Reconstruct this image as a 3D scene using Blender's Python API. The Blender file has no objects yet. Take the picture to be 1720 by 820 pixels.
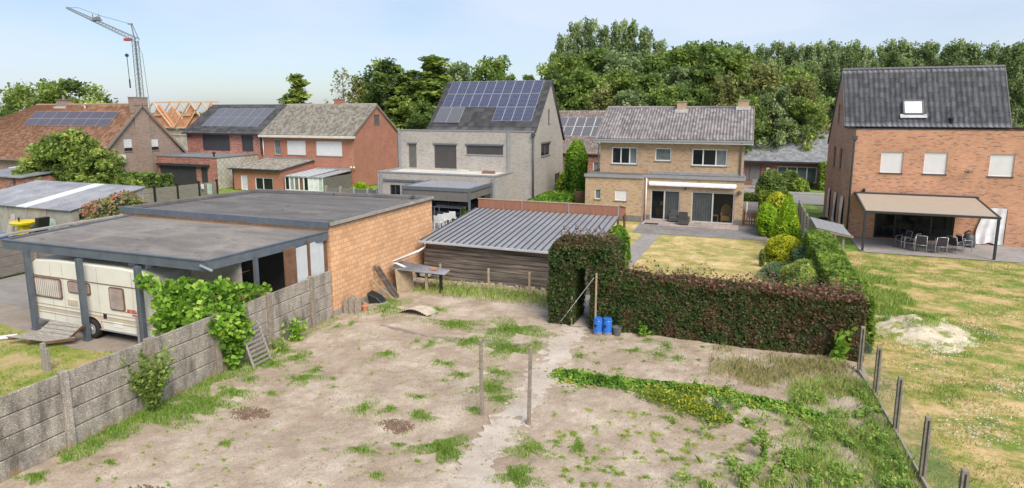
import bpy, math, random
import numpy as np
from mathutils import Vector, noise as mnoise
random.seed(7); RNG = np.random.default_rng(7)
C = bpy.context.scene.collection
S = bpy.context.scene
# ------------------------------------------------------------------ camera
F, CX, CY, H = 1030., 860., 352., 7.6
PITCH, YAW = math.atan(165/1030.), math.radians(20.6)
cam_d = bpy.data.cameras.new('camera'); cam = bpy.data.objects.new('camera', cam_d); C.objects.link(cam)
cam.location = (0, 0, H); cam.rotation_euler = (math.pi/2-PITCH, 0, YAW)
cam_d.lens = 36*F/1720; cam_d.sensor_width = 36; cam_d.shift_y = -58/1720.
cam_d.clip_start = .1; cam_d.clip_end = 6000
S.camera = cam
# ------------------------------------------------------------------ world, sun, exposure
SUN = Vector((.52, -.50, .80)).normalized()
w = bpy.data.worlds.new("World"); S.world = w; w.use_nodes = True
nt = w.node_tree; nt.nodes.clear()
out = nt.nodes.new('ShaderNodeOutputWorld'); bg = nt.nodes.new('ShaderNodeBackground')
sky = nt.nodes.new('ShaderNodeTexSky'); sky.sky_type = 'NISHITA'; sky.sun_disc = False
sky.sun_elevation = math.asin(SUN.z); sky.sun_rotation = math.atan2(SUN.x, SUN.y)
sky.air_density = 1.0; sky.dust_density = 1.0; sky.ozone_density = 3.5
tc = nt.nodes.new('ShaderNodeTexCoord'); mp = nt.nodes.new('ShaderNodeMapping'); mp.inputs['Scale'].default_value = (1.0, 1.0, 3.2)
nz = nt.nodes.new('ShaderNodeTexNoise'); nz.inputs['Scale'].default_value = 1.7; nz.inputs['Detail'].default_value = 6; nz.inputs['Roughness'].default_value = .5
rp = nt.nodes.new('ShaderNodeValToRGB'); rp.color_ramp.elements[0].position = .42; rp.color_ramp.elements[1].position = .64
rp.color_ramp.elements[0].color = (.22, .22, .22, 1); rp.color_ramp.elements[1].color = (.78, .78, .78, 1)
mx = nt.nodes.new('ShaderNodeMixRGB'); mx.inputs['Color2'].default_value = (5.5, 6.0, 7.1, 1)
L = nt.links.new
L(tc.outputs['Generated'], mp.inputs['Vector']); L(mp.outputs['Vector'], nz.inputs['Vector']); L(nz.outputs['Fac'], rp.inputs['Fac'])
L(rp.outputs['Color'], mx.inputs['Fac']); L(sky.outputs['Color'], mx.inputs['Color1']); L(mx.outputs['Color'], bg.inputs['Color'])
bg.inputs['Strength'].default_value = .084
L(bg.outputs['Background'], out.inputs['Surface'])
sd = bpy.data.lights.new('sun', 'SUN'); sd.energy = 2.5; sd.angle = math.radians(34); sd.color = (1, .91, .79)
so = bpy.data.objects.new('sun', sd); C.objects.link(so); so.rotation_euler = SUN.to_track_quat('Z', 'Y').to_euler(); so.location = (20, -20, 40)
S.view_settings.view_transform = 'Standard'; S.view_settings.look = 'None'; S.view_settings.gamma = 1; S.view_settings.exposure = 0.80
S.view_settings.use_curve_mapping = False
S.cycles.max_bounces = 8; S.cycles.transparent_max_bounces = 12

# ------------------------------------------------------------------ measuring: a pixel of the survey photo on a known plane
def _ray(x, y):
    f = np.array([-math.sin(YAW)*math.cos(PITCH), math.cos(YAW)*math.cos(PITCH), -math.sin(PITCH)])
    r = np.array([math.cos(YAW), math.sin(YAW), 0.]); u = np.cross(r, f)
    return f*F + r*(x-CX) + u*(CY-y)
def G(x, y, z=0.):
    d = _ray(x, y); t = (z-H)/d[2]; return float(d[0]*t), float(d[1]*t)
def PY(x, y, Y):
    d = _ray(x, y); t = Y/d[1]; return float(d[0]*t), float(H+d[2]*t)      # (X, Z)
def PX(x, y, X):
    d = _ray(x, y); t = X/d[0]; return float(d[1]*t), float(H+d[2]*t)      # (Y, Z)

# ------------------------------------------------------------------ materials
MT = {}
def newmat(name):
    m = bpy.data.materials.new(name); m.use_nodes = True; MT[name] = m
    n = m.node_tree.nodes; b = n['Principled BSDF']; return m, n, m.node_tree.links.new, b
def col(c): return (c[0], c[1], c[2], 1) if len(c) == 3 else c
def ramp(n, pts):
    r = n.new('ShaderNodeValToRGB'); e = r.color_ramp.elements
    while len(e) < len(pts): e.new(.5)
    for i, (p, c) in enumerate(pts): e[i].position = p; e[i].color = col(c)
    return r
def coords(n, l, kind, scale=(1, 1, 1)):
    t = n.new('ShaderNodeTexCoord'); mpp = n.new('ShaderNodeMapping'); mpp.inputs['Scale'].default_value = scale
    if kind == 'world':
        g = n.new('ShaderNodeNewGeometry'); l(g.outputs['Position'], mpp.inputs['Vector'])
    else: l(t.outputs[{'obj': 'Object', 'uv': 'UV'}[kind]], mpp.inputs['Vector'])
    return mpp.outputs['Vector']
def noise(n, l, vec, scale, detail=4, rough=.6):
    t = n.new('ShaderNodeTexNoise'); t.inputs['Scale'].default_value = scale; t.inputs['Detail'].default_value = detail
    t.inputs['Roughness'].default_value = rough; l(vec, t.inputs['Vector']); return t.outputs['Fac']
def bump(n, l, b, height, strength, dist=.02, prev=None):
    bp = n.new('ShaderNodeBump'); bp.inputs['Strength'].default_value = strength; bp.inputs['Distance'].default_value = dist
    l(height, bp.inputs['Height'])
    if prev: l(prev, bp.inputs['Normal'])
    l(bp.outputs['Normal'], b.inputs['Normal']); return bp.outputs['Normal']
def mixc(n, l, fac, a, b_, mode='MIX'):
    m = n.new('ShaderNodeMixRGB'); m.blend_type = mode
    for s, v in (('Fac', fac), ('Color1', a), ('Color2', b_)):
        if isinstance(v, (int, float)): m.inputs[s].default_value = v
        elif isinstance(v, tuple): m.inputs[s].default_value = col(v)
        else: l(v, m.inputs[s])
    return m.outputs['Color']
def mat(name, pts, scale=3., rough=.8, detail=5, bmp=.2, kind='obj', stretch=(1, 1, 1), metal=0., fine=None, spec=.5, dist=.01):
    """pts: ramp points over a noise; fine: (scale, lo, hi) multiplies a fine grain"""
    m, n, l, b = newmat(name); v = coords(n, l, kind, stretch)
    f = noise(n, l, v, scale, detail); r = ramp(n, pts); l(f, r.inputs['Fac']); c = r.outputs['Color']; hgt = f
    if fine:
        g = noise(n, l, v, fine[0], 3, .7); r2 = ramp(n, [(.3, (fine[1],)*3), (.7, (fine[2],)*3)]); l(g, r2.inputs['Fac'])
        c = mixc(n, l, 1., c, r2.outputs['Color'], 'MULTIPLY'); hgt = g
    l(c, b.inputs['Base Color']); b.inputs['Roughness'].default_value = rough; b.inputs['Metallic'].default_value = metal
    b.inputs['Specular IOR Level'].default_value = spec
    if bmp: bump(n, l, b, hgt, bmp, dist)
    return m
def brick(name, c1, c2, c3, mortar, bw=.21, bh=.065, ms=.010, rough=.9, off=.5, patch=.5, bmp=.35, dark=.25):
    m, n, l, b = newmat(name); v = coords(n, l, 'uv')
    t = n.new('ShaderNodeTexBrick'); l(v, t.inputs['Vector']); t.offset = off
    t.inputs['Color1'].default_value = (0, 0, 0, 1); t.inputs['Color2'].default_value = (1, 1, 1, 1); t.inputs['Mortar'].default_value = (.5, .5, .5, 1)
    t.inputs['Scale'].default_value = 1; t.inputs['Mortar Size'].default_value = ms; t.inputs['Mortar Smooth'].default_value = .2
    t.inputs['Brick Width'].default_value = bw; t.inputs['Row Height'].default_value = bh
    r = ramp(n, [(0, c3), (dark, c1), (.62, c2), (1, c1)]); l(t.outputs['Color'], r.inputs['Fac'])
    w_ = noise(n, l, v, .7, 5, .6); r3 = ramp(n, [(.3, (1-patch*.45,)*3), (.7, (1+patch*.25,)*3)]); l(w_, r3.inputs['Fac'])
    c = mixc(n, l, t.outputs['Fac'], r.outputs['Color'], mortar)
    c = mixc(n, l, 1., c, r3.outputs['Color'], 'MULTIPLY')
    g = noise(n, l, v, 30, 3); r4 = ramp(n, [(.3, (.86,)*3), (.7, (1.1,)*3)]); l(g, r4.inputs['Fac']); c = mixc(n, l, 1., c, r4.outputs['Color'], 'MULTIPLY')
    l(c, b.inputs['Base Color']); b.inputs['Roughness'].default_value = rough; b.inputs['Specular IOR Level'].default_value = .25
    inv = n.new('ShaderNodeMath'); inv.operation = 'SUBTRACT'; inv.inputs[0].default_value = 1; l(t.outputs['Fac'], inv.inputs[1])
    bump(n, l, b, inv.outputs[0], bmp, .008); return m
def plain(name, c, rough=.5, metal=0., spec=.5, var=.12):
    return mat(name, [(.3, tuple(x*(1-var) for x in c)), (.7, tuple(min(1, x*(1+var)) for x in c))], 2.5, rough, 4, .05, metal=metal, spec=spec)
def leafmat(name, cols, rough=.55, trans=.45):
    m, n, l, b = newmat(name); v = n.new('ShaderNodeTexCoord'); sp = n.new('ShaderNodeSeparateXYZ'); l(v.outputs['UV'], sp.inputs['Vector'])
    r = ramp(n, [(i/(len(cols)-1), c) for i, c in enumerate(cols)]); l(sp.outputs['X'], r.inputs['Fac'])
    l(r.outputs['Color'], b.inputs['Base Color']); b.inputs['Roughness'].default_value = rough; b.inputs['Specular IOR Level'].default_value = .3
    tr = n.new('ShaderNodeBsdfTranslucent'); l(r.outputs['Color'], tr.inputs['Color']); mxs = n.new('ShaderNodeMixShader'); mxs.inputs[0].default_value = trans
    l(b.outputs[0], mxs.inputs[1]); l(tr.outputs[0], mxs.inputs[2]); l(mxs.outputs[0], n['Material Output'].inputs['Surface']); return m
def glassmat(name, tint=(.8, .85, .85), clear=.75):
    m, n, l, b = newmat(name); b.inputs['Base Color'].default_value = (.02, .025, .03, 1); b.inputs['Roughness'].default_value = .04
    tr = n.new('ShaderNodeBsdfTransparent'); tr.inputs['Color'].default_value = col(tint); mxs = n.new('ShaderNodeMixShader'); mxs.inputs[0].default_value = clear
    l(b.outputs[0], mxs.inputs[1]); l(tr.outputs[0], mxs.inputs[2]); l(mxs.outputs[0], n['Material Output'].inputs['Surface']); return m

# walls
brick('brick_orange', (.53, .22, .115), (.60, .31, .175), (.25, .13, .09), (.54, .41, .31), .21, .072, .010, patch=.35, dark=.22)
brick('brick_orange_shaded', (.40, .215, .14), (.46, .27, .18), (.22, .13, .10), (.42, .34, .28), .21, .072, .010, patch=.3)  # same brick as the front, colour darkened for the side wall's shade
brick('brick_buff', (.50, .345, .205), (.57, .41, .26), (.33, .22, .13), (.42, .32, .23), .21, .065, .010, patch=.25)
brick('brick_buff_base', (.13, .115, .11), (.17, .15, .14), (.08, .07, .07), (.34, .30, .27), .21, .065, .012)
brick('brick_grey', (.40, .37, .33), (.46, .425, .38), (.29, .265, .235), (.44, .41, .37), .21, .055, .008, patch=.25)
brick('brick_red', (.42, .165, .105), (.47, .20, .13), (.34, .125, .08), (.40, .24, .18), .21, .065, .009, patch=.3)
brick('brick_dark_red', (.33, .085, .06), (.45, .19, .13), (.09, .04, .035), (.50, .36, .30), .23, .075, .010, patch=.4, dark=.3)
brick('brick_brown', (.30, .205, .165), (.36, .26, .215), (.20, .14, .115), (.38, .31, .26), .21, .065, .010, patch=.3)
brick('brick_block', (.74, .43, .235), (.80, .49, .28), (.66, .37, .20), (.50, .30, .18), .30, .19, .012, patch=.35, dark=.3, bmp=.6)
brick('brick_rust', (.27, .12, .09), (.31, .15, .11), (.2, .09, .07), (.3, .2, .16), .21, .065, .01)
brick('block_site', (.62, .26, .13), (.70, .31, .16), (.55, .22, .1), (.6, .36, .24), .4, .2, .02)
brick('block_grey_site', (.42, .40, .36), (.48, .45, .41), (.36, .34, .31), (.5, .48, .44), .4, .2, .02)
brick('pavers', (.34, .315, .30), (.40, .37, .35), (.28, .26, .25), (.24, .22, .205), .22, .11, .012, patch=.3)
brick('pavers_grey', (.27, .255, .24), (.32, .30, .285), (.22, .205, .195), (.15, .14, .13), .22, .11, .012, patch=.6)
brick('slabs_pink', (.40, .33, .30), (.46, .385, .35), (.34, .28, .26), (.25, .21, .19), .4, .4, .012, off=0., patch=.5)
brick('slate_diamond', (.50, .48, .40), (.55, .53, .45), (.44, .42, .36), (.26, .25, .21), .40, .40, .02, off=0.)
_n = MT['slate_diamond'].node_tree.nodes
for q in _n:
    if q.type == 'MAPPING': q.inputs['Rotation'].default_value = (0, 0, math.radians(45))
mat('concrete', [(.3, (.27, .25, .22)), (.7, (.42, .39, .35))], 2.2, .95, 6, .5, fine=(60, .75, 1.2))
# exposed aggregate concrete of the garden wall: streaks, pebbles, lichen low down
def aggregate():
    m, n, l, b = newmat('aggregate'); v = coords(n, l, 'world')
    vo = n.new('ShaderNodeTexVoronoi'); vo.inputs['Scale'].default_value = 62; l(v, vo.inputs['Vector'])
    sep = n.new('ShaderNodeSeparateColor'); l(vo.outputs['Color'], sep.inputs['Color'])
    r = ramp(n, [(.0, (.25, .23, .20)), (.35, (.32, .295, .262)), (.78, (.385, .355, .318)), (.90, (.47, .43, .375)), (1., (.74, .70, .63))]); l(sep.outputs[0], r.inputs['Fac'])
    s = noise(n, l, coords(n, l, 'world', (2.2, 2.2, .6)), 1.6, 6, .65); r2 = ramp(n, [(.32, (.48, .46, .43)), (.5, (.95, .93, .90)), (.68, (1.3, 1.27, 1.2))]); l(s, r2.inputs['Fac'])
    c = mixc(n, l, 1., r.outputs['Color'], r2.outputs['Color'], 'MULTIPLY')
    y = noise(n, l, v, 2.7, 6, .7); g = n.new('ShaderNodeSeparateXYZ'); l(v, g.inputs['Vector'])
    zr = n.new('ShaderNodeMapRange'); zr.inputs['From Min'].default_value = .9; zr.inputs['From Max'].default_value = .1; l(g.outputs['Z'], zr.inputs['Value'])
    mu = n.new('ShaderNodeMath'); mu.operation = 'MULTIPLY'; l(y, mu.inputs[0]); l(zr.outputs[0], mu.inputs[1])
    ry = ramp(n, [(.47, (0, 0, 0)), (.60, (.6, .6, .6))]); l(mu.outputs[0], ry.inputs['Fac'])
    c = mixc(n, l, ry.outputs['Color'], c, (.36, .22, .05))
    l(c, b.inputs['Base Color']); b.inputs['Roughness'].default_value = .95; b.inputs['Specular IOR Level'].default_value = .2
    bump(n, l, b, vo.outputs['Distance'], .5, .012)
aggregate()
mat('concrete_post', [(.3, (.20, .17, .135)), (.7, (.38, .32, .255))], 9, .95, 6, .7, fine=(70, .6, 1.3))
mat('planks_dark', [(.32, (.05, .04, .034)), (.5, (.13, .105, .088)), (.68, (.26, .22, .19))], 1.5, .9, 9, .4, stretch=(.45, .45, 7))
mat('planks_grey', [(.3, (.12, .105, .09)), (.7, (.27, .245, .215))], 2.2, .9, 8, .4, stretch=(1, 1, 12))
mat('wood_grey', [(.3, (.20, .18, .155)), (.7, (.40, .37, .33))], 4, .9, 8, .4, stretch=(1, 6, 6))
mat('wood_brown', [(.3, (.12, .06, .035)), (.7, (.22, .12, .07))], 5, .8, 6, .3)
mat('wood_new', [(.3, (.55, .38, .24)), (.7, (.70, .52, .35))], 5, .8, 6, .3)
mat('wood_tan', [(.3, (.30, .22, .14)), (.7, (.45, .35, .23))], 6, .85, 6, .3)
mat('wood_rust', [(.3, (.26, .11, .07)), (.7, (.36, .17, .11))], 2, .8, 8, .3, stretch=(9, 9, .8))
mat('felt', [(.25, (.105, .10, .098)), (.5, (.155, .147, .143)), (.75, (.235, .218, .205))], .55, .9, 8, .3, stretch=(.5, 2.2, 1), fine=(8, .8, 1.15), spec=.2)
mat('felt_warm', [(.25, (.15, .138, .13)), (.5, (.21, .192, .175)), (.75, (.38, .33, .29))], .5, .9, 8, .3, stretch=(.45, 2.0, 1), fine=(8, .8, 1.15), spec=.2)
mat('metal_slate', [(.3, (.085, .105, .13)), (.7, (.125, .145, .17))], 2, .45, 5, .08, fine=(5, .9, 1.1))
mat('metal_sheet', [(.3, (.25, .255, .272)), (.7, (.33, .335, .357))], .8, .5, 5, .05, metal=.1, fine=(6, .9, 1.1))
mat('metal_corrugated', [(.3, (.20, .21, .235)), (.7, (.33, .34, .37))], 1.2, .55, 6, .1, metal=.15, fine=(10, .85, 1.15))
mat('zinc', [(.3, (.22, .235, .25)), (.7, (.33, .345, .36))], 3, .5, 5, .05, metal=.3)
plain('dark_metal', (.035, .037, .042), .45); plain('anthracite', (.065, .07, .078), .5); plain('black', (.015, .015, .016), .5)
plain('white_pvc', (.78, .78, .76), .4, var=.05); plain('white_shutter', (.80, .80, .80), .5, var=.04); plain('cream', (.62, .60, .54), .6)
plain('shutter_dark', (.06, .062, .07), .6); plain('shutter_brown', (.085, .078, .076), .6); plain('shutter_taupe', (.16, .15, .135), .7)
plain('frame_grey', (.13, .145, .16), .5); plain('frame_alu', (.50, .49, .46), .5); plain('frame_zincgrey', (.28, .29, .30), .5)
plain('sill', (.20, .185, .17), .9); plain('curtain', (.62, .62, .62), .9, var=.3); plain('curtain_green', (.40, .50, .44), .9, var=.25)
plain('curtain_grey', (.26, .26, .255), .9, var=.15); plain('curtain_white', (.70, .70, .71), .9, var=.2); plain('lilac_foil', (.68, .60, .62), .8, var=.2)
plain('interior', (.18, .16, .14), .9); plain('interior_floor', (.16, .12, .09), .5); plain('chair_yellow', (.62, .34, .09), .7); plain('chair_cream', (.52, .44, .34), .8)
plain('blue_plastic', (.03, .17, .62), .35); plain('grey_plastic', (.12, .12, .12), .5); plain('yellow_plastic', (.75, .55, .03), .4)
plain('rattan', (.07, .068, .066), .7); plain('canopy', (.38, .31, .24), .9, var=.05); plain('white_paint', (.70, .70, .68), .5)
plain('terracotta', (.50, .22, .12), .9); plain('lead', (.50, .50, .50), .7, var=.25); plain('alu', (.55, .56, .57), .35, metal=.6)
plain('red_paint', (.50, .05, .05), .5); plain('tyre', (.02, .02, .02), .9); plain('door_taupe', (.15, .135, .125), .6); plain('seat_dark', (.05, .04, .05), .8)
plain('caravan_white', (.72, .70, .62), .35, var=.05); plain('caravan_stripe', (.42, .34, .27), .5); plain('caravan_window', (.36, .29, .27), .25, var=.2)
plain('wire', (.20, .23, .20), .5, metal=.4); plain('stone', (.34, .31, .27), .95, var=.4); plain('grey_pvc', (.42, .43, .44), .5)
plain('panel_white', (.55, .58, .60), .6, var=.1); plain('skylight', (.70, .72, .74), .2); plain('yellow_rope', (.65, .5, .08), .7)
plain('grey_door', (.16, .155, .15), .6); plain('brick_trim', (.24, .20, .17), .9); plain('teal_tank', (.03, .20, .17), .5); plain('crane_grey', (.20, .21, .22), .6)
plain('rubble', (.36, .29, .225), .95, var=.5); plain('red_flower', (.55, .05, .05), .7); plain('asbestos', (.42, .36, .28), .95, var=.3)
glassmat('glass', clear=.6); glassmat('glass_dark', (.35, .38, .40), .25)
# roofs
def tilemat(name, a, b_, c_, rough=.6, big=1.2):
    m, n, l, b = newmat(name); v = coords(n, l, 'obj'); f = noise(n, l, v, big, 8, .65)
    u = n.new('ShaderNodeTexCoord'); sp = n.new('ShaderNodeSeparateXYZ'); l(u.outputs['UV'], sp.inputs['Vector'])
    ad = n.new('ShaderNodeMath'); ad.operation = 'MULTIPLY_ADD'; l(sp.outputs['X'], ad.inputs[0]); ad.inputs[1].default_value = .50; f2 = n.new('ShaderNodeMath'); f2.operation = 'MULTIPLY_ADD'; l(f, f2.inputs[0]); f2.inputs[1].default_value = .45; f2.inputs[2].default_value = .275; l(f2.outputs[0], ad.inputs[2])
    s_ = n.new('ShaderNodeMath'); s_.operation = 'SUBTRACT'; l(ad.outputs[0], s_.inputs[0]); s_.inputs[1].default_value = .25
    r = ramp(n, [(.28, a), (.5, b_), (.74, c_)]); l(s_.outputs[0], r.inputs['Fac']); g = noise(n, l, v, 14, 3, .7); r2 = ramp(n, [(.3, (.75,)*3), (.7, (1.25,)*3)]); l(g, r2.inputs['Fac'])
    l(mixc(n, l, 1., r.outputs['Color'], r2.outputs['Color'], 'MULTIPLY'), b.inputs['Base Color']); b.inputs['Roughness'].default_value = rough; bump(n, l, b, g, .2, .01); return m
tilemat('tile_violet', (0.123, 0.110, 0.118), (0.184, 0.167, 0.172), (0.261, 0.236, 0.233), .5)
tilemat('tile_anthracite', (0.102, 0.105, 0.116), (0.134, 0.138, 0.152), (0.174, 0.177, 0.196), .6)
tilemat('tile_black', (0.056, 0.056, 0.061), (0.079, 0.078, 0.082), (0.112, 0.109, 0.112), .6)
tilemat('tile_brown', (0.194, 0.097, 0.056), (0.275, 0.143, 0.087), (0.367, 0.214, 0.143), .85)
tilemat('tile_mossy', (0.166, 0.152, 0.127), (0.244, 0.224, 0.191), (0.332, 0.307, 0.263), .95, 1.6)
tilemat('tile_dull', (0.187, 0.149, 0.132), (0.242, 0.198, 0.176), (0.297, 0.253, 0.231), .9)
tilemat('tile_bungalow', (0.146, 0.156, 0.170), (0.194, 0.204, 0.219), (0.263, 0.272, 0.282), .6, .7)
def solar(name, c1, c2, line, cw=.16):
    m, n, l, b = newmat(name); v = coords(n, l, 'uv'); t = n.new('ShaderNodeTexBrick'); l(v, t.inputs['Vector']); t.offset = 0
    t.inputs['Color1'].default_value = col(c1); t.inputs['Color2'].default_value = col(c2); t.inputs['Mortar'].default_value = col(line)
    t.inputs['Scale'].default_value = 1; t.inputs['Mortar Size'].default_value = .008; t.inputs['Brick Width'].default_value = cw; t.inputs['Row Height'].default_value = cw
    l(t.outputs['Color'], b.inputs['Base Color']); b.inputs['Roughness'].default_value = .18; b.inputs['Specular IOR Level'].default_value = .5
solar('solar_blue', (.035, .042, .085), (.055, .065, .125), (.18, .195, .25)); solar('solar_violet', (.065, .055, .075), (.09, .075, .10), (.15, .13, .15))
solar('solar_dark', (.10, .105, .12), (.12, .125, .145), (.17, .18, .2))

# ------------------------------------------------------------------ mesh builder
class MB:
    def __init__(s): s.v = []; s.f = []; s.uv = {}
    def quad(s, *p, uv=None):
        i = len(s.v); s.v += [tuple(map(float, q)) for q in p]; s.f.append(tuple(range(i, i+len(p))))
        if uv: s.uv[len(s.f)-1] = uv
        return s
    def box(s, x0, x1, y0, y1, z0, z1):
        if x0 > x1: x0, x1 = x1, x0
        if y0 > y1: y0, y1 = y1, y0
        if z0 > z1: z0, z1 = z1, z0
        i = len(s.v); s.v += [(x0,y0,z0),(x1,y0,z0),(x1,y1,z0),(x0,y1,z0),(x0,y0,z1),(x1,y0,z1),(x1,y1,z1),(x0,y1,z1)]
        s.f += [(i,i+3,i+2,i+1),(i+4,i+5,i+6,i+7),(i,i+1,i+5,i+4),(i+1,i+2,i+6,i+5),(i+2,i+3,i+7,i+6),(i+3,i,i+4,i+7)]; return s
    def hexa(s, b, t):    # 4 bottom points CCW, 4 top points
        i = len(s.v); s.v += [tuple(map(float, q)) for q in list(b)+list(t)]
        s.f += [(i,i+3,i+2,i+1),(i+4,i+5,i+6,i+7),(i,i+1,i+5,i+4),(i+1,i+2,i+6,i+5),(i+2,i+3,i+7,i+6),(i+3,i,i+4,i+7)]; return s
    def prism(s, poly, d):   # poly: 3D points, extruded by vector d
        n = len(poly); i = len(s.v); d = Vector(d); s.v += [tuple(p) for p in poly]+[tuple(Vector(p)+d) for p in poly]
        s.f.append(tuple(range(i, i+n))); s.f.append(tuple(range(i+2*n-1, i+n-1, -1)))
        for k in range(n): s.f.append((i+k, i+n+k, i+n+(k+1) % n, i+(k+1) % n))
        return s
    def beam(s, p, q, w_, h_=None, up=(0, 0, 1)):
        h_ = h_ or w_; p = Vector(p); q = Vector(q); d = (q-p).normalized(); up = Vector(up)
        if abs(d.dot(up)) > .99: up = Vector((0, 1, 0))
        a = d.cross(up).normalized()*w_/2; b_ = a.normalized().cross(d)*h_/2
        return s.hexa([p-a-b_, p+a-b_, p+a+b_, p-a+b_], [q-a-b_, q+a-b_, q+a+b_, q-a+b_])
    def tube(s, pts, r, n=6, caps=True):
        pts = [Vector(p) for p in pts]; rs = r if isinstance(r, (list, tuple)) else [r]*len(pts); i0 = len(s.v)
        for k, p in enumerate(pts):
            d = (pts[min(k+1, len(pts)-1)]-pts[max(k-1, 0)]).normalized(); up = Vector((0, 0, 1)) if abs(d.z) < .95 else Vector((0, 1, 0))
            a = d.cross(up).normalized(); b_ = a.cross(d)
            for j in range(n):
                t = 2*math.pi*j/n; s.v.append(tuple(p+(a*math.cos(t)+b_*math.sin(t))*rs[k]))
        for k in range(len(pts)-1):
            for j in range(n):
                a0 = i0+k*n; s.f.append((a0+j, a0+(j+1) % n, a0+n+(j+1) % n, a0+n+j))
        if caps: s.f.append(tuple(i0+j for j in range(n))[::-1]); s.f.append(tuple(i0+(len(pts)-1)*n+j for j in range(n)))
        return s
    def lathe(s, c, prof, n=20, axis='z'):
        i0 = len(s.v)
        for r, h in prof:
            for j in range(n):
                t = 2*math.pi*j/n; a, b_ = r*math.cos(t), r*math.sin(t)
                s.v.append((c[0]+a, c[1]+b_, c[2]+h) if axis == 'z' else (c[0]+a, c[1]+h, c[2]+b_))
        for k in range(len(prof)-1):
            for j in range(n):
                a0 = i0+k*n; s.f.append((a0+j, a0+(j+1) % n, a0+n+(j+1) % n, a0+n+j))
        s.f.append(tuple(i0+j for j in range(n))[::-1]); s.f.append(tuple(i0+(len(prof)-1)*n+j for j in range(n))); return s
    def build(s, name, m, parent=None, bevel=0., smooth=False):
        o_ = Vector(parent['_w']) if parent is not None and '_w' in parent else Vector((0, 0, 0))
        V = np.array(s.v, dtype=float)-np.array(o_)
        if parent is None:                        # a thing of one mesh stands on its own origin
            o_ = Vector(((V[:,0].min()+V[:,0].max())/2, (V[:,1].min()+V[:,1].max())/2, V[:,2].min())); V = V-np.array(o_)
        me = bpy.data.meshes.new(name); me.from_pydata([tuple(p) for p in V], [], s.f)
        uvl = me.uv_layers.new(name='UVMap').data; W = V+np.array(o_)
        for p in me.polygons:
            if p.index in s.uv:
                for li, u in zip(p.loop_indices, s.uv[p.index]): uvl[li].uv = u
                continue
            n_ = p.normal
            if abs(n_.z) > .97: t = Vector((1, 0, 0)); b_ = Vector((0, 1, 0))
            else: t = Vector((0, 0, 1)).cross(n_).normalized(); b_ = n_.cross(t)
            for li, vi in zip(p.loop_indices, p.vertices):
                q = Vector(W[vi]); uvl[li].uv = (q.dot(t), q.dot(b_))
        if smooth: me.polygons.foreach_set('use_smooth', [True]*len(me.polygons))
        me.materials.append(MT[m] if isinstance(m, str) else m)
        o = bpy.data.objects.new(name, me); C.objects.link(o)
        if parent is not None: o.parent = parent; o['_w'] = tuple(o_)
        else: o.location = o_; o['_w'] = tuple(o_)
        if bevel:
            bv = o.modifiers.new('bevel', 'BEVEL'); bv.width = bevel; bv.segments = 2; bv.limit_method = 'ANGLE'
        return o
def tag(o, label=None, cat=None, group=None, kind=None):
    for k, v in (('label', label), ('category', cat), ('group', group), ('kind', kind)):
        if v: o[k] = v
    return o
def thing(name, label, cat, loc=(0, 0, 0), group=None):
    o = bpy.data.objects.new(name, None); C.objects.link(o); o.location = loc; o.empty_display_size = .3; o['_w'] = tuple(map(float, loc))
    return tag(o, label, cat, group)
def kids(o): return [c for c in bpy.data.objects if c.parent == o]
def copy_tree(o, loc=None, rz=None, parent=None, label=None, sc=None):
    c = o.copy(); C.objects.link(c)
    if parent: c.parent = parent
    if loc is not None: c.location = loc; 
    if rz is not None: c.rotation_euler = (0, 0, rz)
    if sc is not None: c.scale = sc if not isinstance(sc, (int, float)) else (sc,)*3
    if label: c['label'] = label
    for ch in kids(o): copy_tree(ch, parent=c)
    return c
def fastmesh(name, V, Fc, m, parent=None, UV=None, origin=(0, 0, 0), smooth=False):
    """V (n,3) world; Fc (k,m) all same size; UV (k,2) one per face"""
    o_ = np.array(parent['_w']) if parent is not None else np.array(origin, dtype=float)
    V = V-o_; k, mm = Fc.shape; me = bpy.data.meshes.new(name)
    me.vertices.add(len(V)); me.vertices.foreach_set('co', V.astype(np.float32).ravel())
    me.loops.add(k*mm); me.loops.foreach_set('vertex_index', Fc.astype(np.int32).ravel())
    me.polygons.add(k); me.polygons.foreach_set('loop_start', np.arange(0, k*mm, mm, dtype=np.int32)); me.polygons.foreach_set('loop_total', np.full(k, mm, dtype=np.int32))
    if smooth: me.polygons.foreach_set('use_smooth', np.ones(k, dtype=bool))
    if UV is not None:
        u = me.uv_layers.new(name='UVMap'); u.data.foreach_set('uv', np.repeat(UV, mm, axis=0).astype(np.float32).ravel())
    me.materials.append(MT[m]); me.update(calc_edges=True); me.validate()
    o = bpy.data.objects.new(name, me); C.objects.link(o)
    if parent is not None: o.parent = parent
    else: o.location = tuple(o_)
    o['_w'] = tuple(float(x) for x in o_)
    return o

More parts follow.
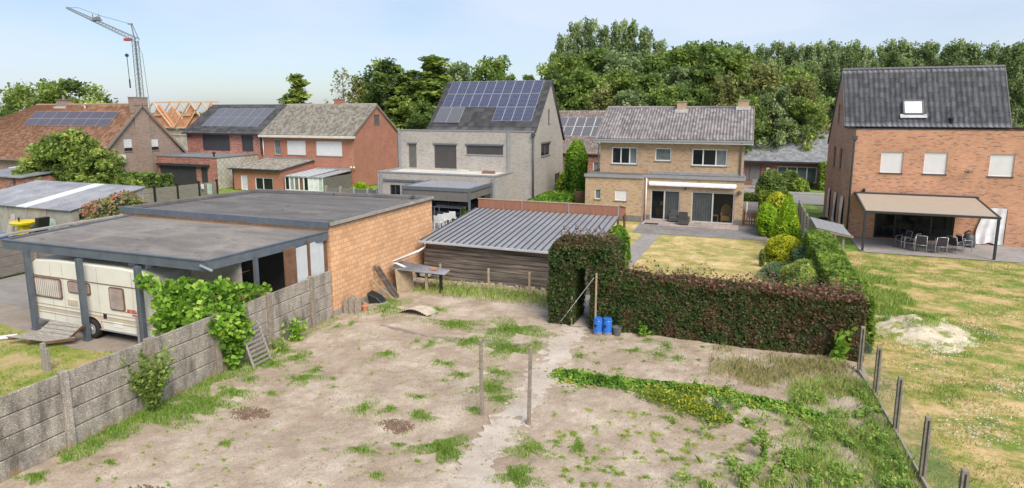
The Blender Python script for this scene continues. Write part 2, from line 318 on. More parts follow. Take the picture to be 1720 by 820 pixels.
# ------------------------------------------------------------------ walls with openings
def wall(mb, p0, p1, z0, top, holes=(), depth=.12):
    """vertical wall from p0 to p1 (outside on the right hand), top = z or [(s, z)...], holes (s0, s1, z0, z1) get reveals"""
    p0 = Vector((p0[0], p0[1], 0)); p1 = Vector((p1[0], p1[1], 0)); Ln = (p1-p0).length; d = (p1-p0)/Ln; nrm = Vector((d.y, -d.x, 0))
    if not isinstance(top, (list, tuple)): top = [(0, top), (Ln, top)]
    def tz(s):
        for (a, za), (b, zb) in zip(top, top[1:]):
            if a <= s <= b+1e-6: return za+(zb-za)*(s-a)/max(b-a, 1e-6)
        return top[-1][1]
    P = lambda s, z, k=0.: p0+d*s-nrm*k+Vector((0, 0, z))
    cuts = sorted(set([0., Ln]+[a for a, _ in top]+[x for h in holes for x in h[:2]])); cuts = [c for c in cuts if -1e-6 <= c <= Ln+1e-6]
    for a, b in zip(cuts, cuts[1:]):
        if b-a < 1e-4: continue
        hs = sorted([h for h in holes if h[0] < (a+b)/2 < h[1]], key=lambda h: h[2]); z = z0
        for h in hs:
            if h[2] > z+1e-4: mb.quad(P(a, z), P(b, z), P(b, h[2]), P(a, h[2]))
            z = h[3]
        mb.quad(P(a, z), P(b, z), P(b, tz(b)), P(a, tz(a)))
    for a, b, c, e in holes:
        mb.quad(P(a, c), P(a, e), P(a, e, depth), P(a, c, depth)); mb.quad(P(b, e), P(b, c), P(b, c, depth), P(b, e, depth))
        mb.quad(P(a, e), P(b, e), P(b, e, depth), P(a, e, depth)); mb.quad(P(b, c), P(a, c), P(a, c, depth), P(b, c, depth))
    return P, d, nrm
def window(par, W, h, frame='white_pvc', fill='glass_dark', mull=(), kind='window', fw=.07, depth=.12, sill='sill', curtain=None, trans=(), fillname=None, lintel=None):
    """frame + panes set back in the reveal of hole h; W = (P, d, nrm)"""
    P, d, nrm = W; a, b, c, e = h; k0, k1 = depth-.07, depth+.01
    mb = MB()
    def bar(s0, s1, z0, z1, f0=k0, f1=k1): mb.hexa([P(s0, z0, f0), P(s1, z0, f0), P(s1, z0, f1), P(s0, z0, f1)], [P(s0, z1, f0), P(s1, z1, f0), P(s1, z1, f1), P(s0, z1, f1)])
    bar(a, a+fw, c, e); bar(b-fw, b, c, e); bar(a+fw, b-fw, c, c+fw); bar(a+fw, b-fw, e-fw, e)
    xs = [a+fw]
    for mpos in mull:
        s = a+(b-a)*mpos; bar(s-fw*.6, s+fw*.6, c+fw, e-fw); xs += [s-fw*.6, s+fw*.6]
    for tpos in trans:
        z = c+(e-c)*tpos; bar(a+fw, b-fw, z-fw*.3, z+fw*.3, k0+.012, k1-.012)
    xs.append(b-fw)
    fo = mb.build(kind, frame, par)
    fills = fill if isinstance(fill, (list, tuple)) else [fill]*(len(xs)//2)
    for i, fl in enumerate(fills):
        s0, s1 = xs[2*i], xs[2*i+1]
        if fl is None: continue
        m2 = MB(); kk = k0+.035
        if 'shutter' in fl:
            nsl = max(4, int((e-c)/.06)); hh = (e-c-2*fw)/nsl; kk = k0+.01
            for q in range(nsl):
                z0 = c+fw+q*hh; m2.hexa([P(s0, z0, kk), P(s1, z0, kk), P(s1, z0, kk+.03), P(s0, z0, kk+.03)], [P(s0, z0+hh*.86, kk-.008), P(s1, z0+hh*.86, kk-.008), P(s1, z0+hh*.86, kk+.03), P(s0, z0+hh*.86, kk+.03)])
            m2.hexa([P(s0, c+fw, kk+.012), P(s1, c+fw, kk+.012), P(s1, c+fw, kk+.02), P(s0, c+fw, kk+.02)], [P(s0, e-fw, kk+.012), P(s1, e-fw, kk+.012), P(s1, e-fw, kk+.02), P(s0, e-fw, kk+.02)])
            m2.build('shutter', fl, fo)
        elif 'curtain' in fl or 'foil' in fl:
            nn = max(6, int((s1-s0)/.08)); 
            for q in range(nn):
                u0, u1 = s0+(s1-s0)*q/nn, s0+(s1-s0)*(q+1)/nn; k_a, k_b = (kk+.03, kk+.055) if q % 2 else (kk+.055, kk+.03)
                m2.quad(P(u0, c+fw, k_a), P(u1, c+fw, k_b), P(u1, e-fw, k_b), P(u0, e-fw, k_a))
            m2.build('curtain', fl, fo); m3 = MB().quad(P(s0, c+fw, kk), P(s1, c+fw, kk), P(s1, e-fw, kk), P(s0, e-fw, kk)); m3.build('pane', 'glass', fo)
        else:
            m2.quad(P(s0, c+fw, kk), P(s1, c+fw, kk), P(s1, e-fw, kk), P(s0, e-fw, kk)); m2.build('pane', fl, fo)
            if fl == 'glass_dark' and not fillname:
                m4 = MB().quad(P(s0, c+fw, depth+.3), P(s1, c+fw, depth+.3), P(s1, e-fw, depth+.3), P(s0, e-fw, depth+.3)); m4.build('blackout', 'interior', fo)
    if sill:
        m5 = MB(); m5.hexa([P(a-.05, c-.06, -.05), P(b+.05, c-.06, -.05), P(b+.05, c-.06, .01), P(a-.05, c-.06, .01)], [P(a-.05, c-.002, -.05), P(b+.05, c-.002, -.05), P(b+.05, c+.004, .01), P(a-.05, c+.004, .01)]); m5.build('sill', sill, fo)
    if lintel:
        m6 = MB(); m6.hexa([P(a-.08, e, -.07), P(b+.08, e, -.07), P(b+.08, e, 0.), P(a-.08, e, 0.)], [P(a-.08, e+.12, -.07), P(b+.08, e+.12, -.07), P(b+.08, e+.12, 0.), P(a-.08, e+.12, 0.)]); m6.build('shutter_box', lintel, fo)
    return fo
# ------------------------------------------------------------------ roofs
def tiles(par, name, m, e0, e1, r0, r1, tw=.24, th=.34, amp=.03, step=.03, under=.10, prof='wave', label=None):
    """tiled slope: eave corners e0, e1 (left, right seen from outside), ridge corners r0, r1"""
    e0, e1, r0, r1 = map(np.array, map(lambda p: np.array(p, dtype=float), (e0, e1, r0, r1)))
    lu = np.linalg.norm(e1-e0); lv = np.linalg.norm(r0-e0); nu = max(1, round(lu/tw)); nv = max(1, round(lv/th)); n_ = np.cross(e1-e0, r0-e0); n_ /= np.linalg.norm(n_)
    su = 6 if prof == 'wave' else (4 if prof == 'flat' else 2)
    us = np.arange(nu*su+1)/(nu*su); ph = (np.arange(nu*su+1) % su)/su
    if prof == 'wave': hu = amp*(.5+.5*np.sin(2*np.pi*ph))
    elif prof == 'flat': hu = amp*(ph == 0)
    else: hu = np.zeros(len(us))
    vs, hv = [], []
    for k in range(nv): vs += [k/nv, (k+.985)/nv]; hv += [step, .1*step]
    vs.append(1.); hv.append(0.); vs = np.array(vs); hv = np.array(hv)
    A = e0[None]+(e1-e0)[None]*us[:, None]; B = r0[None]+(r1-r0)[None]*us[:, None]
    V = A[None]*(1-vs)[:, None, None]+B[None]*vs[:, None, None]+n_[None, None]*(hv[:, None]+hu[None])[:, :, None]
    V += RNG.normal(0, .0035, V.shape)*1.; nr, nc = len(vs), len(us)
    idx = np.arange(nr*nc).reshape(nr, nc); Fq = np.stack([idx[:-1, :-1], idx[:-1, 1:], idx[1:, 1:], idx[1:, :-1]], -1).reshape(-1, 4)
    V = V.reshape(-1, 3); b0 = len(V); dn = -n_*under
    U = [e0+dn, e1+dn, r1+dn, r0+dn, e0, e1, r1, r0]; V = np.vstack([V]+[u[None] for u in U])
    ex = np.array([[b0+3, b0+2, b0+1, b0], [b0, b0+1, b0+5, b0+4], [b0+1, b0+2, b0+6, b0+5], [b0+2, b0+3, b0+7, b0+6], [b0+3, b0, b0+4, b0+7], [b0+4, b0+5, b0+6, b0+7]])
    nf = nr-1; ncf = nc-1; tid = RNG.uniform(0, 1, (nv+1, nu+1)); rr_, cc_ = np.meshgrid(np.arange(nf)//2, np.arange(ncf)//su, indexing='ij'); uvf = np.stack([tid[rr_, cc_].ravel(), np.zeros(nf*ncf)], 1)
    o = fastmesh(name, V, np.vstack([Fq, ex]), m, par, UV=np.vstack([uvf, np.full((6, 2), .5)])); 
    if label: o['label'] = label
    return o
def ridge_cap(par, a, b, m, r=.11, seg=.33):
    a = Vector(a); b = Vector(b); n = max(1, int((b-a).length/seg)); mb = MB()
    for i in range(n):
        p = a.lerp(b, i/n); q = a.lerp(b, (i+1.04)/n); mb.tube([p, q], [r, r*.86], 8)
    return mb.build('ridge_cap', m, par)
def verge(par, pts, m, w_=.05, h_=.16, name='verge_board'):
    mb = MB()
    for a, b in zip(pts, pts[1:]): mb.beam(a, b, w_, h_)
    return mb.build(name, m, par)
def gutter(par, a, b, m, w_=.12, h_=.11, name='gutter'):
    return MB().beam(a, b, w_, h_).build(name, m, par, bevel=.01)
def pipe(par, pts, m, r=.045, name='downpipe'):
    return MB().tube(pts, r, 8).build(name, m, par, smooth=True)
def solar_panel(par, o_, u, v, n_, w_, h_, m, frame='alu', t=.04, lift=.07):
    o_, u, v, n_ = map(Vector, (o_, u, v, n_)); b = o_+n_*lift
    p = [b, b+u*w_, b+u*w_+v*h_, b+v*h_]; fr = MB().hexa([q-n_*t for q in p], p).build('solar_panel', frame, par)
    e = .025; q = [b+u*e+v*e+n_*.004, b+u*(w_-e)+v*e+n_*.004, b+u*(w_-e)+v*(h_-e)+n_*.004, b+u*e+v*(h_-e)+n_*.004]
    MB().quad(*q, uv=[(0, 0), (w_, 0), (w_, h_), (0, h_)]).build('cells', m, fr); return fr
# ------------------------------------------------------------------ vegetation generators
def leaf_quads(pts, size, flat=.5, aspect=1.6, nrm=None, up=0.):
    """one rhombic leaf per point, random facing"""
    N = len(pts); n_ = RNG.normal(size=(N, 3)); n_[:, 2] += up
    if nrm is not None: n_ = n_*flat+nrm
    n_ /= np.linalg.norm(n_, axis=1)[:, None]+1e-9
    a = np.cross(n_, RNG.normal(size=(N, 3))); a /= np.linalg.norm(a, axis=1)[:, None]+1e-9; b = np.cross(n_, a)
    s = (size*RNG.uniform(.45, 1.45, N))[:, None]; l_ = a*s*aspect*.5; w_ = b*s*.5
    V = np.stack([pts-l_, pts+w_-l_*.1, pts+l_, pts-w_-l_*.1], 1).reshape(-1, 3)
    return V, np.arange(4*N).reshape(N, 4)
def leaves(name, pts, size, m, parent=None, uvx=None, **kw):
    V, Fc = leaf_quads(pts, size, **kw); N = len(pts)
    if uvx is None: uvx = RNG.uniform(0, 1, N)
    UV = np.stack([np.clip(uvx, .01, .99), RNG.uniform(0, 1, N)], 1)
    o = (pts[:, 0].mean(), pts[:, 1].mean(), pts[:, 2].min())
    return fastmesh(name, V, Fc, m, parent, UV, o)
def ball(c, r, n, shell=.45):
    d = RNG.normal(size=(n, 3)); d /= np.linalg.norm(d, axis=1)[:, None]
    return np.array(c)[None]+d*np.array(r)[None]*(RNG.uniform(0, 1, n)**shell)[:, None]
def prof_broad(t): return max(.42, math.sqrt(max(.02, 1-(2*t-.85)**2/1.5)))
def prof_cone(t): return max(.20, (1-t)**.6)*(.85+.15*math.sin(t*22))
def prof_col(t): return max(.40, min(1, 3.2*t+.35)*min(1, (1-t)*2.0)**.6)
def prof_poplar(t): return max(.42, (.6+.4*math.sin(t*2.6+.3))*min(1, (1.10-t)*2.6))
def prof_dome(t): return math.sqrt(max(.01, 1-t*t))
def tree(name, label, cat, base, h, r, crown0=.25, prof=prof_broad, nclump=60, nleaf=90, csize=.22, leaf=.3, m='leaf_mid', trunk='bark', tr=.02,
         group=None, lean=(0, 0), droop=0., squash=.75, seed=None, branches=True, vspread=.25, outer=.55, up=.9):
    rr = random.Random(seed if seed is not None else hash(label) % 1000 if False else len(bpy.data.objects))
    t_ = thing(name, label, cat, base, group); bx, by, bz = base; P_, U_ = [], []; tb = MB()
    tp = lambda z: Vector((bx+lean[0]*(z/h)**2, by+lean[1]*(z/h)**2, bz+z))
    zs = [h*k/8*.96 for k in range(9)]; tb.tube([tp(z)+Vector((rr.uniform(-.01, .01)*h*(z > 0), rr.uniform(-.01, .01)*h*(z > 0), 0)) for z in zs], [h*tr*(1-k/8.6)+.01 for k in range(9)], 7)
    for k in range(nclump):
        t = (k+rr.random())/nclump; z = h*(crown0+(1-crown0)*t); R_ = r*prof(t); a = rr.uniform(0, 2*math.pi); q = R_*(rr.random()**outer)*.92
        c = tp(z)+Vector((math.cos(a)*q, math.sin(a)*q, -droop*q)); cs = r*csize*rr.uniform(.6, 1.4)*(.75+.25*min(1, R_/r+.2))
        if q > R_*.45 or rr.random() < .4:
            if branches:
                z0 = max(h*crown0*.6, z-q*rr.uniform(.3, .9)); p0 = tp(z0); mid = p0.lerp(c, .55)+Vector((0, 0, .08*q)); tb.tube([p0, mid, c], [h*tr*.28*(1-t*.6)+.008, h*tr*.17*(1-t*.6)+.006, .006], 4, False)
        n = max(6, int(nleaf*rr.uniform(.6, 1.3))); P_.append(ball(c, (cs, cs, cs*squash), n, .5)); u = rr.gauss(.45, vspread); U_.append(np.clip(RNG.normal(u, .14, n), 0, 1))
    tb.build('trunk', trunk, t_, smooth=True)
    pts = np.vstack(P_); V, Fc = leaf_quads(pts, leaf, up=up); UV = np.stack([np.clip(np.concatenate(U_), .01, .99), RNG.uniform(0, 1, len(pts))], 1)
    fastmesh('crown', V, Fc, m, t_, UV); return t_
def shrub(name, label, cat, base, r, m, n=2500, leaf=.07, shape='dome', group=None, core='leaf_core', lump=.12, ux=None, nstem=5, bulge=0.):
    """clipped or rounded shrub: an uneven dark core under a skin of leaves; r = (rx, ry, h)"""
    t_ = thing(name, label, cat, base, group); rx, ry, h = r; off = random.uniform(0, 50)
    u = RNG.uniform(0, 1, n); a = RNG.uniform(0, 2*np.pi, n)
    if shape == 'dome': z = u**.8; q = np.sqrt(np.clip(1-z**2*.98, 0, 1))*(1+bulge*z*(1-z)*2)
    elif shape == 'cone': z = u; q = np.clip((1-z)**.62*(.82+.7*z*(1-z)), .03, 1)
    elif shape == 'egg': z = u; q = np.sqrt(np.clip(1-(2*z-.85)**2/1.34, .01, 1))
    elif shape == 'column': z = u; q = np.clip(np.minimum(.75+z*1.2, 1)*np.minimum(1, (1-z)*3.5+.12)**.6, .05, 1)
    k = np.array([mnoise.noise(Vector((math.cos(x)*1.4+off, math.sin(x)*1.4, y*3))) for x, y in zip(a, z)])
    rad = q*(1+lump*2*k)*RNG.uniform(.80, 1.04, n)
    pts = np.stack([base[0]+np.cos(a)*rad*rx, base[1]+np.sin(a)*rad*ry, base[2]+.03+z*h*(1+.5*lump*k)], 1)
    nr = np.stack([np.cos(a)*.8, np.sin(a)*.8, z*.9], 1)
    uvx = np.clip(.5+k*.7+RNG.normal(0, .17, n), 0, 1) if ux is None else ux(z, k, n)
    V, Fc = leaf_quads(pts, leaf, nrm=nr, flat=.9); fastmesh('foliage', V, Fc, m, t_, np.stack([np.clip(uvx, .01, .99), z], 1))
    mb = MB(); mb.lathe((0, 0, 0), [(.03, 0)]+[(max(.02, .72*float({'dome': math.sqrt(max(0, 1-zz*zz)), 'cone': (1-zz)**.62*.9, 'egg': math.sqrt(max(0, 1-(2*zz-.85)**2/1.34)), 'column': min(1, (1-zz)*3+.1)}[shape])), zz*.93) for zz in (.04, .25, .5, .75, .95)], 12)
    mb.v = [(base[0]+x*rx, base[1]+y*ry, base[2]+z_*h) for x, y, z_ in mb.v]; mb.build('shaded_core', core, t_, smooth=True); return t_
def box_pts(x0, x1, y0, y1, z0, z1, n, faces='frlbt', thick=.10):
    """points over the faces of a clipped hedge: f = -y side, b = +y, l = -x, r = +x, t = top"""
    A = {'f': (x1-x0)*(z1-z0), 'b': (x1-x0)*(z1-z0), 'l': (y1-y0)*(z1-z0), 'r': (y1-y0)*(z1-z0), 't': (x1-x0)*(y1-y0)}
    tot = sum(A[k] for k in faces); P_, N_ = [], []
    for k in faces:
        c = int(n*A[k]/tot); a, b, d = RNG.uniform(0, 1, c), RNG.uniform(0, 1, c), -np.abs(RNG.normal(0, thick, c))+RNG.uniform(0, thick*.4, c); o = np.zeros((c, 3)); nn = np.zeros((c, 3))
        X, Y, Z = x0+(x1-x0)*a, y0+(y1-y0)*a, z0+(z1-z0)*b
        if k == 'f': o[:] = np.stack([X, y0-d, Z], 1); nn[:, 1] = -1
        if k == 'b': o[:] = np.stack([X, y1+d, Z], 1); nn[:, 1] = 1
        if k == 'l': o[:] = np.stack([x0-d, Y, Z], 1); nn[:, 0] = -1
        if k == 'r': o[:] = np.stack([x1+d, Y, Z], 1); nn[:, 0] = 1
        if k == 't': o[:] = np.stack([X, y0+(y1-y0)*b, z1+d], 1); nn[:, 2] = 1
        w_ = np.array([mnoise.noise(Vector(p*1.3))+.35*mnoise.noise(Vector(p*4)) for p in o]); o += nn*(w_*.14)[:, None]; P_.append(o); N_.append(nn)
    return np.vstack(P_), np.vstack(N_)
def blades(name, xy, zf, h, wd, m, uvx, label=None, lean=.5, kind='stuff', parent=None):
    N = len(xy); z = zf(xy[:, 0], xy[:, 1]); hh = h*RNG.uniform(.5, 1.25, N) if np.isscalar(h) else h*RNG.uniform(.6, 1.2, N)
    a = RNG.uniform(0, 2*np.pi, N); wv = np.stack([np.cos(a), np.sin(a), np.zeros(N)], 1)*(wd*RNG.uniform(.6, 1.3, N))[:, None]*.5
    b = RNG.uniform(0, 2*np.pi, N); ln = np.stack([np.cos(b), np.sin(b), np.zeros(N)], 1)*(hh*lean*RNG.uniform(.1, 1, N))[:, None]
    p = np.stack([xy[:, 0], xy[:, 1], z-.01], 1); mid = p+ln*.35+np.array([0, 0, 1])*(hh*.6)[:, None]; tip = p+ln+np.array([0, 0, 1])*(hh*.95)[:, None]
    V = np.stack([p-wv, p+wv, mid+wv*.8, tip, mid-wv*.8], 1).reshape(-1, 3); Fc = np.arange(5*N).reshape(N, 5)
    UV = np.stack([np.clip(uvx, .01, .99), RNG.uniform(0, 1, N)], 1)
    o = fastmesh(name, V, Fc, m, parent, UV, (xy[:, 0].mean(), xy[:, 1].mean(), 0))
    if parent is None: tag(o, label, kind='stuff' if kind else None)
    return o
# foliage colours (lifted above real leaf tones to brighten the render)
leafmat('leaf_dark', [(0.069, 0.113, 0.030), (0.139, 0.217, 0.053), (0.243, 0.346, 0.083), (0.382, 0.480, 0.120)])
leafmat('leaf_mid', [(0.106, 0.166, 0.042), (0.212, 0.300, 0.067), (0.353, 0.450, 0.097), (0.529, 0.600, 0.150)])
leafmat('leaf_fresh', [(0.096, 0.200, 0.025), (0.193, 0.375, 0.037), (0.316, 0.537, 0.062), (0.495, 0.688, 0.125)], trans=.4)
leafmat('leaf_mid2', [(0.088, 0.150, 0.036), (0.176, 0.270, 0.060), (0.302, 0.408, 0.090), (0.454, 0.552, 0.144)])
leafmat('leaf_poplar', [(0.156, 0.220, 0.096), (0.242, 0.331, 0.130), (0.364, 0.457, 0.191), (0.556, 0.630, 0.330)])  # lightened and greyed to stand in for haze on distant trees
leafmat('leaf_olive', [(0.160, 0.186, 0.055), (0.261, 0.283, 0.090), (0.377, 0.386, 0.138), (0.522, 0.511, 0.221)])
leafmat('leaf_ivy', [(0.073, 0.139, 0.029), (0.169, 0.276, 0.044), (0.314, 0.439, 0.065), (0.532, 0.617, 0.117)])
leafmat('leaf_yellow', [(.22, .28, .015), (.38, .42, .02), (.52, .54, .03), (.62, .62, .06)], trans=.35)
leafmat('leaf_lime', [(.10, .22, .01), (.20, .36, .015), (.32, .50, .02), (.45, .60, .05)], trans=.35)
leafmat('leaf_beech', [(0.029, 0.068, 0.019), (0.073, 0.138, 0.034), (0.114, 0.166, 0.048), (0.134, 0.103, 0.048), (0.228, 0.118, 0.076), (0.300, 0.150, 0.100), (0.400, 0.230, 0.170)], rough=.45)
leafmat('leaf_thuja', [(0.053, 0.132, 0.018), (0.106, 0.228, 0.024), (0.198, 0.360, 0.036), (0.330, 0.504, 0.060)])
leafmat('leaf_bluegreen', [(0.073, 0.132, 0.066), (0.131, 0.224, 0.106), (0.218, 0.317, 0.145), (0.319, 0.396, 0.198)])
leafmat('leaf_wild', [(0.116, 0.228, 0.045), (0.232, 0.386, 0.078), (0.386, 0.544, 0.123), (0.695, 0.649, 0.176)])
leafmat('leaf_strawberry', [(0.093, 0.196, 0.028), (0.185, 0.364, 0.049), (0.308, 0.519, 0.084), (0.585, 0.588, 0.125), (0.647, 0.224, 0.069)])
leafmat('leaf_potentilla', [(0.135, 0.243, 0.041), (0.270, 0.378, 0.054), (0.567, 0.540, 0.054), (0.700, 0.700, 0.054)])
leafmat('leaf_rose', [(.12, .19, .05), (.21, .28, .08), (.30, .32, .11), (.38, .34, .15), (.46, .30, .17), (.60, .12, .09)])
leafmat('blade', [(0.122, 0.227, 0.038), (0.208, 0.363, 0.060), (0.347, 0.514, 0.106), (0.626, 0.635, 0.197), (0.700, 0.700, 0.363)], rough=.6, trans=.3)
leafmat('blade_pale', [(0.152, 0.230, 0.057), (0.278, 0.333, 0.103), (0.481, 0.437, 0.184), (0.696, 0.529, 0.299), (0.750, 0.598, 0.380)], rough=.7, trans=.3)
leafmat('white_flower', [(.7, .7, .64), (.8, .8, .75)])
mat('leaf_core', [(.3, (.018, .026, .010)), (.7, (.04, .045, .018))], 9, .95, 4, .8)  # solid core colour, darkened to stand for the shade inside foliage
mat('beech_core', [(.3, (.02, .016, .010)), (.7, (.035, .03, .018))], 9, .95, 4, .8)  # beech core, coloured near black like the shaded inside of the hedge
mat('bark', [(.3, (.10, .085, .07)), (.7, (.22, .19, .155))], 5, .95, 6, .5, stretch=(4, 4, 1))
mat('bark_pale', [(.3, (.24, .22, .18)), (.7, (.42, .39, .33))], 5, .9, 6, .4, stretch=(3, 3, 1))
mat('bark_dead', [(.3, (.17, .14, .12)), (.7, (.30, .26, .22))], 5, .95, 6, .4, stretch=(3, 3, 1))
# ------------------------------------------------------------------ THE SETTING
def sheet(name, poly, z, m, kind='structure', thick=.0, label=None):
    mb = MB()
    if thick: mb.prism([(x, y, z-thick) for x, y in poly][::-1], (0, 0, thick))
    else: mb.quad(*[(x, y, z) for x, y in poly])
    o = mb.build(name, m); return tag(o, label, kind=kind)
def groundmat(name, pts, scale, stretch=(1, 1, 1), fine=(40, .75, 1.2), over=None, bmp=.6, dist=.03, big=None):
    m, n, l, b = newmat(name); v = coords(n, l, 'world', stretch); vw = coords(n, l, 'world')
    f = noise(n, l, v, scale, 9, .68); r = ramp(n, pts); l(f, r.inputs['Fac']); c = r.outputs['Color']
    if over:                                     # (scale, lo, hi, colour): patches of another stuff
        for sc, lo, hi, cc in over:
            g = noise(n, l, vw, sc, 6, .65); rr_ = ramp(n, [(lo, (0, 0, 0)), (hi, (1, 1, 1))]); l(g, rr_.inputs['Fac']); c = mixc(n, l, rr_.outputs['Color'], c, cc)
    g = noise(n, l, vw, fine[0], 4, .75); r2 = ramp(n, [(.28, (fine[1],)*3), (.72, (fine[2],)*3)]); l(g, r2.inputs['Fac']); c = mixc(n, l, 1., c, r2.outputs['Color'], 'MULTIPLY')
    l(c, b.inputs['Base Color']); b.inputs['Roughness'].default_value = .95; b.inputs['Specular IOR Level'].default_value = .15
    g2 = noise(n, l, vw, fine[0]*.4, 6, .7); bump(n, l, b, g2, bmp, dist); return m
groundmat('m_field', [(.35, (.12, .17, .05)), (.55, (.20, .22, .09)), (.7, (.33, .28, .15))], .25)
SAND = dict(over=[(9, .60, .72, (.28, .21, .15)), (.45, .50, .62, (.40, .315, .235)), (2.6, .64, .74, (.33, .29, .17)), (30, .66, .74, (.20, .15, .10))])
groundmat('m_sand', [(.38, (.365, .285, .21)), (.5, (.465, .378, .29)), (.62, (.57, .485, .385))], .8, fine=(26, .72, 1.18), bmp=.9, dist=.05, **SAND)
groundmat('m_path', [(.3, (.43, .365, .30)), (.5, (.53, .465, .39)), (.72, (.63, .57, .50))], .9, fine=(22, .8, 1.12), over=[(1.6, .58, .66, (.40, .32, .25)), (7, .62, .75, (.30, .26, .21))])
groundmat('m_drylawn', [(.38, (.25, .25, .08)), (.46, (.42, .36, .13)), (.54, (.58, .44, .20)), (.64, (.67, .53, .30))], .9, (.9, 1.1, 1), fine=(18, .7, 1.2), over=[(.45, .50, .60, (.36, .33, .11)), (1.5, .56, .68, (.66, .48, .27)), (3, .6, .7, (.30, .27, .10))])
groundmat('m_lawn', [(.37, (.13, .19, .03)), (.45, (.27, .265, .07)), (.52, (.46, .345, .15)), (.63, (.62, .44, .24))], 1.0, (.8, 1.0, 1), fine=(16, .72, 1.22), over=[(.33, .53, .63, (.18, .245, .045)), (.8, .62, .70, (.15, .24, .04)), (2.3, .63, .72, (.62, .44, .26))])
groundmat('m_greenlawn', [(.38, (.10, .19, .03)), (.52, (.18, .28, .05)), (.63, (.32, .34, .11))], .8, fine=(16, .75, 1.2))
groundmat('m_yardgrass', [(.33, (.12, .19, .03)), (.47, (.27, .28, .07)), (.58, (.42, .33, .16)), (.7, (.45, .35, .25))], 1.0, fine=(18, .75, 1.2))
groundmat('m_yard', [(.3, (.22, .205, .19)), (.7, (.32, .30, .28))], .9, (.8, 2, 1), fine=(12, .85, 1.12))
groundmat('m_dirt', [(.3, (.24, .20, .16)), (.7, (.36, .31, .26))], 1.6)
groundmat('m_asphalt', [(.3, (.22, .215, .21)), (.7, (.30, .295, .285))], .5, fine=(30, .9, 1.1), bmp=.2)
groundmat('m_manure', [(.3, (.19, .125, .085)), (.7, (.32, .235, .175))], 5, fine=(30, .6, 1.3), bmp=1.)
groundmat('m_mound', [(.3, (.45, .38, .26)), (.5, (.66, .58, .44)), (.7, (.76, .70, .58))], 2.5, fine=(20, .75, 1.1), over=[(1.7, .52, .60, (.26, .29, .08)), (5, .60, .68, (.34, .30, .14))], bmp=.8)
sheet('ground', [(-2500, -300), (2500, -300), (2500, 4000), (-2500, 4000)], -.09, 'm_field', label=None)
groundmat('felt', [(.3, (.11, .105, .10)), (.5, (.155, .147, .142)), (.72, (.22, .205, .195))], .6, (.5, 2.0, 1), fine=(9, .85, 1.12), bmp=.2, over=[(.55, .56, .70, (.21, .198, .188)), (1.3, .62, .67, (.095, .09, .085)), (6, .66, .72, (.12, .125, .07))])
groundmat('felt_warm', [(.3, (.15, .14, .13)), (.5, (.21, .195, .18)), (.72, (.33, .295, .265))], .5, (.45, 1.8, 1), fine=(9, .85, 1.12), bmp=.2, over=[(.5, .52, .68, (.31, .275, .245)), (1.2, .62, .67, (.13, .125, .115)), (6, .66, .72, (.14, .145, .08))])
# near plots as level sheets butted together, each a few mm above the next
sheet('yard_paving', [(-31.6, 15.2), (-14.2, 14.6), (-14.2, 18.1), (-22, 36), (-31.6, 36)], -.02, 'm_yard')
sheet('yard_soil', [(-31.6, -8), (-14.1, -8), (-14.1, 15.0), (-31.6, 15.2)], -.026, 'm_dirt')
sheet('yard_grass', [(-26, 2), (-14.15, 2), (-14.15, 12.6), (-17.6, 13.1), (-20, 12.75), (-26, 13.6)], -.018, 'm_yardgrass')
sheet('left_garden_ground', [(-62, 14), (-31.8, 14), (-31.8, 44), (-62, 44)], -.03, 'm_greenlawn')
sheet('middle_garden_ground', [(-50, 36), (-13.9, 29), (-9, 40), (-9, 60), (-70, 60), (-70, 44.1), (-50, 44.1)], -.04, 'm_greenlawn')
sheet('terrace_grey_house', [(-31, 28.5), (-13.9, 28.5), (-13.9, 44.4), (-31, 44.4)], -.02, 'pavers_grey')
sheet('dry_lawn', [(-6.3, 20.9), (3.7, 20.9), (3.7, 38.7), (-6.4, 42.4), (-9.5, 42.4), (-9.5, 30.4), (-6.3, 30.4)], -.012, 'm_drylawn')
sheet('garden_path', [(-6.15, 20.4), (-5.15, 20.4), (-4.55, 38.5), (-5.6, 38.5)], .0, 'pavers')
sheet('patio', [(-6.3, 38.4), (1.6, 38.7), (1.9, 43.4), (-6.4, 42.5)], .004, 'pavers_grey')
MB().box(-6.2, .0, 41.3, 43.15, 0, .075).build('patio_step', 'slabs_pink')['kind'] = 'structure'
sheet('side_yard', [(.25, 43.4), (3.7, 43.4), (3.7, 55.5), (.25, 55.5)], .0, 'pavers_grey')
sheet('right_lawn', [(3.75, 2), (24, 2), (24, 37.5), (3.75, 37.5)], -.014, 'm_lawn')
sheet('side_lawn', [(3.7, 37.5), (6.35, 37.5), (6.35, 41.8), (5.7, 55.5), (3.7, 55.5)], -.016, 'm_greenlawn')
sheet('terrace_orange_house', [(6.35, 37.4), (24, 37.5), (24, 41.88), (6.35, 41.88)], .012, 'pavers')
sheet('street', [(-70, 56), (70, 55.5), (70, 62), (-70, 62)], -.02, 'm_asphalt')
sheet('pavement', [(-70, 62), (70, 62), (70, 63.4), (-70, 63.4)], .06, 'pavers', thick=.12)
sheet('driveway', [(-2, 63.4), (4.2, 63.4), (3.0, 67.9), (-1, 67.9)], .03, 'pavers')
sheet('front_garden_ground', [(4.2, 63.4), (14, 63.4), (14, 67.9), (3.0, 67.9)], .02, 'm_greenlawn')
